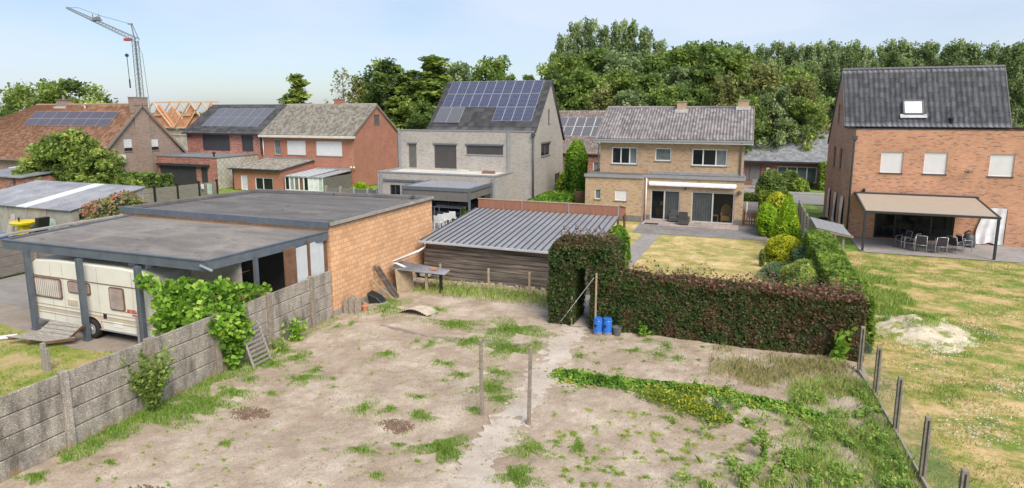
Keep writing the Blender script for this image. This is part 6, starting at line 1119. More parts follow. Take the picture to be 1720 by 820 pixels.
FP = [(3.57, 19.62), (3.71, 18.04), (3.80, 16.07), (3.88, 14.04), (3.96, 12.05), (4.04, 10.05), (4.1, 8.0)]
T = thing('wire_mesh_fence', 'green wire mesh fence on concrete posts between the weedy plot and the right lawn', 'fence', (3.85, 14, 0))
for x, y in FP: MB().hexa([(x-.06, y-.055, -.15), (x+.06, y-.055, -.15), (x+.06, y+.055, -.15), (x-.06, y+.055, -.15)], [(x-.055, y-.05, 1.40), (x+.055, y-.05, 1.40), (x+.055, y+.05, 1.40), (x-.055, y+.05, 1.40)]).box(x-.07, x-.062, y-.015, y+.015, .05, 1.3).build('post', 'concrete_post', T, bevel=.02)
for x, y in FP: MB().box(x-.012, x+.012, y-.062, y-.0565, .1, 1.34).build('groove_shade', 'leaf_core', T)  # dark strip on the post face, standing for the shade in a recess
mb = MB()
for p, q in zip(FP, FP[1:]): mesh_wires(mb, p, q, .05, 1.12)
mb.build('wire_mesh', 'wire', T)
mb = MB()
for p, q in zip(FP, FP[1:]): mb.beam((p[0]-.02, p[1], .02), (q[0]-.02, q[1], .02), .04, .14)
mb.build('kickboard', 'concrete', T)
T = thing('wire_mesh_fence', 'low wire mesh fence with pale stakes in front of the dark plank shed', 'fence', (-9.5, 23.3, 0)); BP = [G(741, 482), G(820, 492), G(888, 500), G(918, 500)]; mb = MB(); BP = [(BP[0][0], 23.2), (BP[1][0], 23.2), (BP[2][0], 23.2), (-6.7, 23.2)]
for p, q in zip(BP, BP[1:]): mesh_wires(mb, p, q, .05, .85, .08)
mb.build('wire_mesh', 'wire', T)
for x, y in BP[:3]: MB().box(x-.04, x+.04, y-.04, y+.04, 0, 1.05).build('stake', 'wood_tan', T, bevel=.01)
# ---- metal roofed plank shed
SD = thing('plank_shed', 'dark plank shed with grey standing seam metal roof and rust red fascia boards', 'shed', (-9.6, 27, 0)); sx0, sx1, sy0, sy1 = -13.45, -5.72, 24.35, 30.45; mb = MB()
mb.box(sx0+.01, sx1-.01, sy0+.0, sy0+.02, 0, 1.6)
for k in range(8): z0 = k*.208; mb.box(sx0, sx1, sy0-.03-.012*(k % 2), sy0-.002, z0, z0+.182); mb.box(sx1-.02, sx1+.02+.005*(k % 2), sy0+.03, sy1, z0, z0+.196); mb.box(sx0-.02, sx0+.02, sy0+.03, sy1, z0, z0+.196)
mb.build('plank_wall', 'planks_dark', SD)
mb = MB(); za, zb = 1.76, 2.34; mb.hexa([(sx0-.1, sy0-.2, za), (sx1+.1, sy0-.2, za), (sx1+.1, sy1, zb), (sx0-.1, sy1, zb)], [(sx0-.1, sy0-.2, za+.02), (sx1+.1, sy0-.2, za+.02), (sx1+.1, sy1, zb+.02), (sx0-.1, sy1, zb+.02)]); mb.build('metal_roof', 'metal_sheet', SD); mb = MB()
for k in range(27): x = sx0-.1+k*(sx1-sx0+.17)/26; mb.hexa([(x, sy0-.2, za+.021), (x+.035, sy0-.2, za+.021), (x+.035, sy1, zb+.021), (x, sy1, zb+.021)], [(x+.008, sy0-.2, za+.075), (x+.027, sy0-.2, za+.075), (x+.027, sy1, zb+.075), (x+.008, sy1, zb+.075)])
mb.build('seam', 'anthracite', SD)['kind'] = 'stuff'; gutter(SD, (sx0-.15, sy0-.26, za-.02), (sx1+.12, sy0-.26, za-.04), 'grey_pvc', .11, .09)  # ribs coloured near black for the shadow lines along them
for k in range(3): xa_, xb_ = sx0+.02+k*(sx1-sx0)/3, sx0-.04+(k+1)*(sx1-sx0)/3; MB().box(xa_, xb_, sy1+.02, sy1+.08, zb, zb+.50).build('fascia_board', 'wood_rust', SD); MB().box(xb_, xb_+.058, sy1+.0, sy1+.09, zb, zb+.52).build('fascia_joint', 'frame_zincgrey', SD)
MB().box(sx0-.02, sx1+.03, sy1, sy1+.16, zb+.522, zb+.56).build('cap', 'wood_tan', SD)
MB().hexa([(sx1-.02, sy1+.09, 2.2), (sx1+.04, sy1+.09, 2.2), (sx1+.04, 32.3, 2.2), (sx1-.02, 32.3, 2.2)], [(sx1-.02, sy1+.09, zb+.5), (sx1+.04, sy1+.09, zb+.5), (sx1+.04, 32.3, 2.50), (sx1-.02, 32.3, 2.50)]).build('side_fascia', 'wood_rust', SD); MB().beam((sx1+.01, sy1+.1, zb+.53), (sx1+.01, 32.34, 2.53), .12, .05).build('cap', 'wood_brown', SD)
MB().box(sx1-.06, sx1+.06, 32.2, 32.32, 0, 2.25).beam((sx1, 32.2, 1.9), (sx1, 31.7, 2.3), .08, .08).build('post', 'wood_brown', SD); MB().box(sx1-.05, sx1+.05, sy1-.05, sy1+.05, 0, 2.3).build('post', 'wood_brown', SD)
pipe(SD, [(-13.25, sy0-.27, 1.72), (-13.28, sy0-.27, 1.5), (-13.35, 23.6, 1.42), (-13.62, 21.9, 1.30), (-13.35, 22.1, 1.12), (-13.2, 22.3, .98)], 'white_pvc', .055, 'drain_pipe')
# small lean-to of corrugated sheet
T = thing('sheet_lean_to', 'low lean-to of blue grey corrugated sheet on boards in the corner by the block garage', 'lean-to', (-12.8, 23, 0)); A_, B_, C_, D_ = (-13.75, 21.75, 1.0), (-11.35, 22.2, .86), (-13.8, 22.8, 1.12), (-11.35, 22.75, .93); corrugated(T, 'roof_sheet', 'metal_corrugated', A_, C_, B_, D_, .15, .022)
MB().hexa([(-13.35, 21.75, 0), (-13.28, 21.85, 0), (-13.0, 22.55, 0), (-13.1, 22.6, 0)], [(-13.45, 21.75, 1.0), (-13.38, 21.85, 1.0), (-13.1, 22.55, 1.05), (-13.2, 22.6, 1.05)]).build('side_board', 'wood_tan', T); MB().box(-11.7, -11.6, 22.4, 22.5, 0, .9).build('leg', 'black', T); MB().box(-12.3, -12.2, 22.25, 22.35, 0, .9).build('leg', 'wood_tan', T)
tag(MB().box(-12.15, -11.85, 22.4, 22.6, .965, 1.05).build('loose_brick', 'terracotta', bevel=.01), 'loose orange brick lying on the corrugated lean-to sheet', 'brick')
mb = MB(); lab = ['dark plank leaning against the block garage wall, left one', 'dark plank leaning against the block garage wall, right one', 'short pale plank leaning lowest against the block garage wall']
for k, (x0, y0_, yt, h, w_, m) in enumerate(((-13.2, 20.95, 20.85, 1.35, .14, 'planks_dark'), (-13.15, 21.15, 21.1, 1.28, .14, 'planks_dark'), (-13.1, 20.75, 20.55, .85, .10, 'wood_tan'))): tag(MB().beam((x0+.2, y0_, .05), (-13.85, yt, h), w_, .04, (0, 1, 0)).build('leaning_plank', m), lab[k], 'plank', 'planks leaning on the garage')
tag(MB().hexa([(-13.6, 20.0, 0), (-13.0, 20.1, 0), (-13.0, 20.5, 0), (-13.6, 20.4, 0)], [(-13.7, 20.0, .45), (-13.3, 20.1, .3), (-13.3, 20.5, .3), (-13.7, 20.4, .5)]).build('plastic_sheet', 'black', bevel=.03), 'crumpled black plastic sheet at the foot of the leaning planks', 'plastic sheet')
# stack of upright grave-like concrete slabs
x, y = G(590, 528)
for k in range(3):
    mb = MB(); w_, hh_ = .125, (.60, .70, .62)[k]; mb.prism([(-w_, 0, 0), (w_, 0, 0), (w_, 0, hh_-.12), (w_*.45, 0, hh_), (-w_*.45, 0, hh_), (-w_, 0, hh_-.12)], (0, .22, 0)); a_ = -.55; ox, oy = x-.22+.27*k*math.cos(a_)+.03, y+.27*k*math.sin(a_)*-.2
    mb.v = [(ox+px_*math.cos(-a_)-py2*math.sin(-a_), oy+px_*math.sin(-a_)+py2*math.cos(-a_), pz_) for px_, py2, pz_ in mb.v]
    tag(mb.build('concrete_slab', 'concrete_post', bevel=.012), ['mossy upright concrete slab, left one of the three by the garage corner', 'tallest upright concrete slab, middle one of the three by the garage corner', 'upright concrete slab, right one of the three by the garage corner'][k], 'slab', 'slabs stacked by the garage')
x, y = G(613, 524); T = thing('terracotta_pot', 'broken terracotta pot beside the stacked concrete slabs', 'pot', (x, y, .02)); MB().lathe((x, y, .0), [(.09, 0), (.13, .22), (.15, .23), (.14, .27)], 12).build('pot', 'terracotta', T)
A_ = G(668, 522); B_ = G(720, 528); o = None; p = [np.array([*G(667, 527), .05]), np.array([*G(718, 533), .05])]; T = thing('roofing_sheet', 'curved pale corrugated roofing sheet lying on the sand near the grass', 'roofing sheet', (*A_, 0)); dv = p[1]-p[0]
for k in range(6):
    t0, t1 = k/6, (k+1)/6; z0_, z1_ = .06+.22*math.sin(math.pi*t0), .06+.22*math.sin(math.pi*t1); b_ = np.array([.15, .62, 0.]); q0, q1 = p[0]+dv*t0, p[0]+dv*t1; q0[2] = z0_; q1[2] = z1_
    if k == 0: VV = []
    VV += [q0, q1, q1+b_, q0+b_]
nC = 40; u = np.linspace(0, 1, nC*4+1); zc = .04+.20*np.sin(np.pi*u)+.018*np.sin(u*nC*.33*2*np.pi); A0 = p[0][None]+dv[None]*u[:, None]; A0[:, 2] = zc; B0 = A0+np.array([.2, .62, -.02]); V = np.stack([A0, B0], 1).reshape(-1, 3); i = np.arange(nC*4)*2; fastmesh('sheet', np.vstack([V, V-np.array([0, 0, .012])]), np.vstack([np.stack([i, i+2, i+3, i+1], 1), np.stack([i+1, i+3, i+2, i], 1)+len(V)]), 'asbestos', T, smooth=True)
# ladder-like slatted crate leaning on the wall under the vine
T = thing('slatted_rack', 'grey slatted rack leaning on the concrete wall under the grape vine', 'rack', (-13.6, 14.1, 0)); A0, B0 = Vector((-13.35, 13.55, .02)), Vector((-13.35, 14.25, .02)); C0, D0 = Vector((-13.86, 13.65, 1.1)), Vector((-13.86, 14.35, 1.1))
for a_, b_ in ((A0, C0), (B0, D0)): MB().beam(a_, b_, .06, .05).build('stile', 'wood_grey', T)
for k in range(9): t = .06+k*.11; MB().beam(A0.lerp(C0, t)+Vector((.03, 0, 0)), B0.lerp(D0, t)+Vector((.03, 0, 0)), .03, .06).build('slat', 'wood_grey', T)
# rubble edging in front of the mesh fence
mb = MB(); A = G(690, 478); 
for k in range(150): t = k/150; px = 700+225*t; py = 476+(3*math.sin(t*9))+11*t; x, y = G(px, py); x += random.uniform(-.1, .1); y += random.uniform(-.25, .2); s = random.uniform(.05, .15); h = random.uniform(.04, .14); a_ = random.uniform(0, 3); c_, s_2 = math.cos(a_)*s, math.sin(a_)*s*.7; mb.hexa([(x-c_, y-s_2, -.02), (x+s_2, y-c_, -.02), (x+c_, y+s_2, -.02), (x-s_2, y+c_, -.02)], [(x-c_*.8, y-s_2*.8, h), (x+s_2*.8, y-c_*.8, h*.9), (x+c_*.8, y+s_2*.8, h), (x-s_2*.8, y+c_*.8, h*1.1)])
o = mb.build('rubble', 'rubble', bevel=.01); o['kind'] = 'stuff'
for k, (px, py) in enumerate(((705, 466), (715, 468), (709, 472))): x, y = G(px, py); tag(MB().box(x-.25, x+.25, y-.12, y+.12, .12*(2-k) if k < 2 else 0, .12*(2-k)+.11 if k < 2 else .11).build('stone_block', 'stone', bevel=.02), ['flat grey stone block on top of the pile by the lean-to', 'grey stone block in the middle of the pile by the lean-to', 'grey stone block at the bottom of the pile by the lean-to'][k], 'stone', 'stone blocks by the lean-to')
tag(MB().beam((*G(925, 503), .04), (*G(948, 509), .04), .06, .05).build('stick', 'wood_tan'), 'short pale stick lying in front of the beech hedge arch', 'stick')
tag(MB().beam((*G(612, 521), .06), (*G(652, 512), .06), .12, .10).build('timber_beam', 'wood_grey'), 'short weathered beam lying at the foot of the garage wall', 'beam')
# barrels and bucket
for px, py, lab in ((1004, 561, 'blue plastic barrel nearest the hedge arch, left one of the pair'), (1020, 562, 'blue plastic barrel beside the grey bucket, right one of the pair')):
    x, y = G(px, py); T = thing('blue_barrel', lab, 'barrel', (x, y, 0), 'blue barrels by the hedge'); MB().lathe((x, y, 0), [(.14, 0), (.155, .03), (.158, .12), (.15, .13), (.158, .15), (.158, .42), (.15, .44), (.156, .46), (.15, .50), (.12, .54)], 20).build('body', 'blue_plastic', T); MB().lathe((x, y, .535), [(.145, 0), (.15, .015), (.145, .045), (.13, .05)], 20).build('lid', 'blue_plastic', T)
    mb = MB(); mb.box(x-.1, x-.02, y-.168, y-.15, .30, .38); mb.build('handle', 'black', T); MB().lathe((x, y, .002), [(.157, 0), (.161, .09)], 20).build('mud_band', 'm_dirt', T)
x, y = G(1036, 563); T = thing('grey_bucket', 'small dark grey bucket beside the blue barrels', 'bucket', (x, y, 0)); MB().lathe((x, y, 0), [(.12, 0), (.165, .27), (.175, .275), (.175, .295), (.155, .295), (.15, .25), (.01, .2)], 18).build('body', 'grey_plastic', T); MB().tube([(x-.17, y, .28), (x-.1, y-.13, .2), (x+.1, y-.13, .2), (x+.17, y, .28)], .006, 5).build('handle', 'wire', T)
# hedge stakes and cords
for px, py, h, lab in ((955, 515, 1.1, 'pale stake inside the dark opening of the hedge arch'), (1002, 550, 2.1, 'tall pale stake at the right leg of the hedge arch behind the barrels')):
    x = -5.42 if px == 955 else G(px, py+4)[0]; yk = 20.45 if px == 955 else 20.15; tag(MB().tube([(x, yk, 0), (x, yk+.02, h)], .035, 6).build('stake', 'wood_tan'), lab, 'stake', 'stakes at the hedge arch')
a_ = G(942, 541); tag(MB().tube([(a_[0], a_[1]-.2, .02), (-4.55, 20.1, 1.95)], .010, 5).build('cord', 'curtain_white'), 'pale cord stretched slantwise across the hedge arch opening', 'cord')
# ---- right side: kennel roof, slat screens
x, y = G(1410, 450); T = thing('wooden_shelter', 'small wooden shelter with grey slate roof on posts at the end of the slatted screen', 'shelter', (4.4, 34.5, 0)); kx0, kx1, ky0, ky1 = 3.75, 5.0, 33.6, 36.6
for (x, y, h) in ((kx0, ky0, 1.62), (kx1-.15, ky0, 1.45), (kx0, ky1-.2, 1.75), (kx1-.15, ky1-.2, 1.55)): MB().box(x, x+.10, y, y+.10, 0, h).build('post', 'wood_grey', T, bevel=.01)
mb = MB()
for r_ in range(5):
    for q_ in range(9):
        x = kx0-.12+r_*.32; y = ky0-.15+q_*.37; z = 1.86-.055*r_*1.2; zz = .002*((r_+q_) % 3); mb.hexa([(x, y, z+zz), (x+.31, y, z-.06+zz), (x+.31, y+.36, z-.06+zz), (x, y+.36, z+zz)], [(x, y, z+.025+zz), (x+.31, y, z-.035+zz), (x+.31, y+.36, z-.035+zz), (x, y+.36, z+.025+zz)])
mb.build('slate_roof', 'tile_bungalow', T); MB().beam((kx0-.1, ky0-.1, 1.78), (kx1+.3, ky0-.1, 1.50), .06, .10).beam((kx0-.1, ky1, 1.80), (kx1+.3, ky1, 1.52), .06, .10).build('rafter', 'wood_tan', T); MB().beam((kx0+.05, ky0+.05, .75), (kx1-.1, ky0+.05, .75), .08, .06).beam((kx1-.1, ky0+.05, .8), (kx1-.1, ky1-.1, .8), .06, .08).build('rail', 'wood_grey', T)
T = thing('slatted_screen', 'weathered horizontal slat fence between the conifers and the side lawn', 'fence', (3.7, 41, 0)); ys = [36.8, 38.7, 40.6, 42.5, 44.4]
for k in range(4):
    for j in range(9): MB().box(3.68, 3.71, ys[k]+.05, ys[k+1]-.05, .12+j*.175, .12+j*.175+.135).build('slat', 'wood_grey', T)
for y in ys: MB().box(3.64, 3.73, y-.045, y+.045, 0, 1.78).build('post', 'wood_grey', T)
T = thing('slat_gate', 'brown horizontal slat fence left of the buff house', 'fence', (xl-.8, 43.5, 0)); a_ = PY(966, 320, 44)[0]
for j in range(8): MB().box(a_, a_+1.0, 44.0, 44.03, .2+j*.2, .35+j*.2).build('slat', 'wood_brown', T)
for x in (a_, a_+1.0): MB().box(x-.04, x+.04, 44.04, 44.12, 0, 1.9).build('post', 'wood_brown', T)
# ---- garden fences in front of the red brick houses
T = thing('plank_fence', 'weathered panel fence with black posts in front of the dark red brick annexe', 'fence', (-47, 40, 0)); pts = [PY(px, 320, 38+2.0*i_)[0] for i_, px in enumerate((205, 245, 285, 320, 352))]
bot = [(222, 343), (262, 341), (300, 336), (336, 331), (366, 327)]; Q = [G(a, b+10) for a, b in bot]
for (xa_, ya_), (xb_, yb_) in zip(Q, Q[1:]):
    for j in range(4): MB().beam((xa_, ya_, .25+j*.4), (xb_, yb_, .25+j*.4), .05, .38).build('panel', 'planks_grey', T)
for x, y in Q: MB().box(x-.07, x+.07, y-.07, y+.07, 0, 1.85).build('post', 'black', T)
x, y = Q[3]; T = thing('notice_board', 'small pale blue board fixed beside papers on the plank fence by the dark red annexe', 'board', (x+.5, y-.2, .8)); MB().box(x+.7, x+1.2, y+.2, y+.22, .75, 1.65).build('board', 'curtain_green', T); MB().box(x+.2, x+.5, y+.05, y+.07, 1.2, 1.6).build('paper', 'curtain_white', T)
Q = [PY(548, 322, 42), PY(572, 322, 42), PY(595, 322, 42), PY(618, 322, 42), PY(634, 322, 42)]; T = thing('garden_fence', 'grey garden fence with concrete posts between the red house and the grey house', 'fence', (Q[2][0], 42, 0))
for i_, ((xa_, _), (xb_, _)) in enumerate(zip(Q, Q[1:])):
    for j in range(3): MB().box(xa_+.06, xb_-.06, 41.97, 42.03, .15+j*.4, .53+j*.4).build('panel', 'frame_grey' if i_ > 1 else 'planks_grey', T)
for x, _ in Q: MB().box(x-.07, x+.07, 41.9, 42.1, 0, 1.5).build('post', 'concrete', T)
# antenna mast and street furniture
x, _ = PY(1382, 150, 85); T = thing('lattice_mast', 'thin lattice mast rising among the trees behind the orange house gable', 'mast', (x, 85, 0)); mb = MB(); lattice(mb, (x, 85, 0), (x, 85, PY(1382, 168, 85)[1]), .5, .3, 14, .05); mb.build('mast', 'crane_grey', T)
x, y = G(1272, 318); T = thing('garden_bench', 'light grey metal frame bench on the bungalow driveway', 'bench', (x, y, .06)); MB().box(x-.5, x+.5, y, y+.4, .45, .5).build('seat', 'zinc', T); MB().box(x-.5, x+.5, y+.38, y+.42, .5, .95).build('backrest', 'zinc', T)
for a_ in (-.45, .45): MB().box(x+a_-.03, x+a_+.03, y, y+.4, .06, .45).build('leg', 'zinc', T)
# ================================================================== TREES
def T3(px, py, Y): X, Z = PY(px, py, Y); return X, Z
PROTO = {}
def plant(proto, px, py, Y, rpx, label, name, cat='tree', group=None, rz=None, lift=0):
    """a copy of a grown tree, set at its own distance and scaled to its own height and spread"""
    X, Z = T3(px, py, Y); m_px = Y/1030.*1.05; R_ = rpx*m_px*(1.0 if 'poplar' in proto else 1.3); o, h0, r0, used = PROTO[proto]
    sc = (R_/r0, R_/r0, Z/h0); rz = random.uniform(0, 6.28) if rz is None else rz
    if not used: PROTO[proto][3] = True; c = o; c.location = (X, Y, -.05); c.scale = sc; c.rotation_euler = (0, 0, rz)
    else: c = copy_tree(o, (X, Y, -.05), rz, sc=sc)
    c['label'] = label; c['group'] = group or 'trees'; c['category'] = cat; c.name = name
    if not group: del c['group']
    return c
def proto(key, name, h, r, **k): PROTO[key] = [tree(name, 'x', 'tree', (0, 0, 0), h, r, **k), h, r, False]
for i in range(3): proto('poplar%d' % i, 'poplar_tree', 18, 2.6, crown0=.12, prof=prof_poplar, nclump=100, nleaf=75, csize=.24, leaf=.23, m='leaf_poplar', trunk='bark_pale', tr=.012, lean=(1.0, 0), squash=1.4, seed=i+5, outer=.6)
for i in range(3): proto('broad%d' % i, 'broadleaf_tree', 14, 5, crown0=.10, prof=prof_broad, nclump=120, nleaf=110, csize=.22, leaf=.29, m=['leaf_mid', 'leaf_poplar', 'leaf_mid2'][i], seed=i+15)
for i in range(2): proto('dark%d' % i, 'broadleaf_tree', 14, 4.5, crown0=.08, prof=prof_broad, nclump=120, nleaf=110, csize=.22, leaf=.29, m='leaf_dark', seed=i+25)
for i in range(2): proto('olive%d' % i, 'birch_tree', 13, 4, crown0=.12, prof=prof_col, nclump=120, nleaf=60, csize=.20, leaf=.28, m='leaf_olive', trunk='bark_pale', squash=1.5, droop=.12, seed=i+35)
for i in range(2): proto('tall%d' % i, 'broadleaf_tree', 19, 4, crown0=.15, prof=prof_col, nclump=115, nleaf=85, csize=.25, leaf=.29, m='leaf_poplar', seed=i+45, squash=1.1)
for i in range(2): proto('slim%d' % i, 'alder_tree', 14, 3, crown0=.10, prof=prof_cone, nclump=95, nleaf=75, csize=.25, leaf=.26, m='leaf_mid', seed=i+55, outer=.4, squash=.6)
GP = 'poplars in the far row'
for k, px in enumerate(range(1236, 1790, 18)): plant('poplar%d' % (k % 3), px+random.uniform(-5, 5), 76+random.uniform(-5, 7), 98+random.uniform(-2, 2), 18+random.uniform(-2, 4), 'tall slim poplar with wind swept top in the far row at the right', 'poplar_tree', group=GP)
for k, px in enumerate(range(1120, 1790, 26)): plant('poplar%d' % ((k+1) % 3), px+random.uniform(-6, 6), 84+random.uniform(-5, 8), 105, 20, 'tall slim poplar with wind swept top in the far row at the right', 'poplar_tree', group=GP)
for k, (px, py, r_) in enumerate(((944, 64, 17), (966, 42, 20), (990, 38, 20), (1014, 48, 20), (1038, 44, 22), (1060, 40, 22), (1084, 54, 20), (1106, 72, 18), (1128, 90, 18), (930, 92, 16))): plant('tall%d' % (k % 2), px, py, 95+k % 3, r_, 'tall pale topped tree rising highest in the wood behind the buff house', 'broadleaf_tree', group='highest trees of the wood behind the buff house')
GM = 'trees of the dense wood behind the buff house'
for k, (px, py, r_, Y, p) in enumerate(((950, 96, 46, 84, 'broad0'), (1000, 88, 50, 86, 'dark0'), (1050, 92, 52, 84, 'broad1'), (1100, 96, 48, 86, 'dark1'), (1150, 84, 48, 84, 'broad2'), (1205, 78, 48, 85, 'dark0'), (1245, 92, 40, 86, 'broad0'), (1180, 76, 40, 88, 'tall0'),
        (940, 128, 38, 76, 'dark1'), (985, 122, 42, 75, 'broad2'), (1035, 124, 44, 76, 'broad0'), (1085, 128, 44, 75, 'dark0'), (1135, 118, 42, 76, 'broad1'), (1190, 112, 44, 77, 'dark1'), (1330, 118, 40, 80, 'broad2'),
        (925, 165, 26, 70, 'dark0'), (1010, 152, 34, 69, 'olive0'), (1062, 156, 36, 70, 'broad1'), (1120, 148, 38, 69, 'broad2'), (1170, 152, 34, 70, 'dark1'))):
    plant(p, px, py, Y, r_, 'dense green tree crowded among others in the wood behind the buff house', 'broadleaf_tree', group=GM)
for k, (px, py, r_, Y, p, lab) in enumerate(((1220, 130, 32, 73, 'olive1', 'olive green birch behind the right chimney of the buff house'), (1283, 112, 42, 74, 'olive0', 'large olive green birch with pale trunk behind the bungalow roof'), (1345, 135, 36, 75, 'olive1', 'olive green birch nearest the gable of the orange brick house'), (1306, 150, 30, 72, 'broad1', 'fresh green bushy tree between the two birches above the bungalow roof'), (1352, 168, 28, 72, 'broad0', 'low rounded green tree beside the orange house gable above the bungalow'), (1255, 165, 28, 71, 'broad2', 'low green tree right behind the chimney end of the buff house'))): plant(p, px, py, Y, r_, lab, 'birch_tree' if 'olive' in p else 'broadleaf_tree')
for px, py, Y, r_, p, lab in ((498, 126, 76, 44, 'slim0', 'lone tiered dark tree above the ridge of the mossy roof'), (606, 134, 80, 34, 'olive1', 'light green rounded tree right of the bare branched tree'), (645, 104, 74, 46, 'dark1', 'dark bushy tree behind the gable of the mossy roofed house'), (686, 120, 73, 56, 'slim1', 'slim pointed tree midway between the red gable and the solar roof'),
        (732, 97, 73, 66, 'slim0', 'tall pointed tree just left of the blue solar panels'), (779, 110, 82, 34, 'broad1', 'small light green treetop peeking above the solar roof, left one'), (828, 102, 80, 40, 'broad2', 'rounded green treetop above the ridge of the solar roof, right one'), (760, 126, 84, 34, 'dark0', 'low dark treetop right behind the left verge of the solar roof'),
        (890, 127, 96, 30, 'slim1', 'tiny distant treetop above the right end of the solar roof'), (700, 160, 72, 40, 'broad0', 'broad green tree low between the red gable and the grey house'), (625, 165, 78, 30, 'broad2', 'lower green tree behind the ridge end of the mossy roof'), (600, 178, 70, 34, 'broad1', 'low fresh green tree just behind the chimney end of the mossy roof'), (668, 150, 80, 40, 'dark0', 'darker tree filling the gap between the bushy and the slim pointed tree'), (712, 175, 66, 34, 'dark0', 'dark low tree close behind the grey house flat roof')):
    plant(p, px, py, Y, r_, lab, {'s': 'alder_tree', 'o': 'birch_tree'}.get(p[0], 'broadleaf_tree'))
X, Z = T3(575, 116, 78); tree('half_bare_tree', 'half bare grey branched tree above the chimney of the mossy roof', 'tree', (X, 78, 0), Z, 3.6, crown0=.35, prof=prof_dome, nclump=90, nleaf=7, csize=.16, leaf=.25, m='leaf_olive', trunk='bark_dead', tr=.016, seed=91)
X, Z = T3(88, 142, 58); tree('maple_tree', 'large fresh green round tree behind the brown tiled roof at left', 'tree', (X, 58, 0), Z, 8.2, crown0=.30, prof=prof_broad, nclump=110, nleaf=110, csize=.19, leaf=.34, m='leaf_mid', seed=92, vspread=.2)
X, Z = T3(4, 178, 110); tree('broadleaf_tree', 'far grey green tree at the left edge of the sky line', 'tree', (X, 110, 0), Z, 5.5, crown0=.1, nclump=50, nleaf=60, csize=.25, leaf=.45, m='leaf_dark', seed=93)
X, Z = T3(28, 192, 125); tree('broadleaf_tree', 'small far tree between the orange gable and the round green tree', 'tree', (X, 125, 0), Z, 7, crown0=.05, nclump=50, nleaf=60, csize=.25, leaf=.5, m='leaf_mid', seed=94)
X, _ = PY(118, 290, 34); tree('garden_tree', 'big bushy green garden tree in front of the brown brick gable', 'tree', (X+.6, 34, 0), 5.7, 4.3, crown0=.08, prof=prof_dome, nclump=150, nleaf=150, csize=.19, leaf=.19, m='leaf_mid', seed=95, vspread=.25, outer=.5)
X, _ = PY(176, 290, 33.5); tree('garden_tree', 'right hand lower part tree with drooping green branches below the air conditioner', 'tree', (X, 33.2, 0), 4.5, 1.9, crown0=.1, prof=prof_col, nclump=60, nleaf=130, csize=.25, leaf=.18, m='leaf_mid', seed=96)
# far-off wood closing the horizon
P_ = []
for x0, x1, y, h in ((-70, 60, 112, 8.5), (-150, -70, 150, 6.0), (-260, -150, 180, 5.5)):
    n = int((x1-x0)*55); x = RNG.uniform(x0, x1, n); hh = h*(1+.25*np.sin(x*.35)+.15*np.sin(x*.9+1)); P_.append(np.stack([x, y+RNG.uniform(-4, 4, n), hh*RNG.uniform(0, 1, n)**.6], 1))
o = leaves('far_wood', np.vstack(P_), .9, 'leaf_dark', uvx=RNG.normal(.5, .18, sum(map(len, P_)))); tag(o, kind='stuff')
# ================================================================== HEDGES
def beech(name, label, boxes, n, spray):
    t_ = thing(name, label, 'hedge', (sum(b[0]+b[1] for b in boxes)/2/len(boxes), 20.9, 0)); PP, NN = [], []; vol = sum((b[1]-b[0]+b[3]-b[2])*(b[5]-b[4])+(b[1]-b[0])*(b[3]-b[2]) for b in boxes); core = MB()
    for b in boxes:
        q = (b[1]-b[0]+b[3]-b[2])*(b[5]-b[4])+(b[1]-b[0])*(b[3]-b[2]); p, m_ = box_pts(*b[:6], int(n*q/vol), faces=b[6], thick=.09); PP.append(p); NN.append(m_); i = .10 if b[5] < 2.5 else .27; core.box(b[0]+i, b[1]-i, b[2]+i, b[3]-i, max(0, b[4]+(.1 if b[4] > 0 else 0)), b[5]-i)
        x = RNG.uniform(b[0], b[1], int(spray*(b[1]-b[0]))); y = RNG.uniform(b[2], b[3], len(x)); hz = RNG.uniform(0, 1, len(x))**2*.36*(1+.8*np.sin(x*5)*np.sin(y*4+x*2)); PP.append(np.stack([x, y, b[5]+np.abs(hz)], 1)); NN.append(np.tile([0, 0, 1.], (len(x), 1)))
    P_ = np.vstack(PP); N_ = np.vstack(NN)
    if name == 'hedge_arch': dz = np.clip((P_[:, 2]-2.45)/.6, 0, 1.2)**2; P_[:, 0] -= (P_[:, 0]+5.07)*.17*dz; P_[:, 1] -= (P_[:, 1]-21.25)*.15*dz
    zt = max(b[5] for b in boxes); k = np.array([mnoise.noise(Vector(p*2.2)) for p in P_]); k2 = np.array([mnoise.noise(Vector(p*7)) for p in P_]); kp = (k2+.4*k > -.32) | (RNG.uniform(0, 1, len(P_)) < .2); P_, N_, k, k2 = P_[kp], N_[kp], k[kp], k2[kp]
    base = .30+.30*k+.12*k2+.022*(P_[:, 0]+4); top_ = np.clip((P_[:, 2]-(zt-.12))/.35, 0, 1)*(RNG.uniform(0, 1, len(P_)) < .7); u = np.clip(base+top_*.55+RNG.normal(0, .15, len(P_)), 0, 1)
    V, Fc = leaf_quads(P_, .068, nrm=N_, flat=.8, aspect=1.4); fastmesh('foliage', V, Fc, 'leaf_beech', t_, np.stack([np.clip(u, .01, .99), k2], 1)); core.build('shaded_core', 'beech_core', t_); return t_
beech('beech_hedge', 'long clipped beech hedge with dark green leaves and coppery top between plot and dry lawn', [(-3.85, 3.75, 20.45, 21.5, 0, 1.93, 'frtl')], 72000, 420)
beech('hedge_arch', 'tall clipped beech arch over the garden path, left end of the beech hedge', [(-6.28, -5.36, 20.4, 22.1, 0, 2.25, 'flr'), (-4.76, -3.86, 20.4, 22.1, 0, 2.25, 'flr'), (-6.28, -3.86, 20.4, 22.1, 2.15, 2.98, 'flrtb')], 50000, 420)
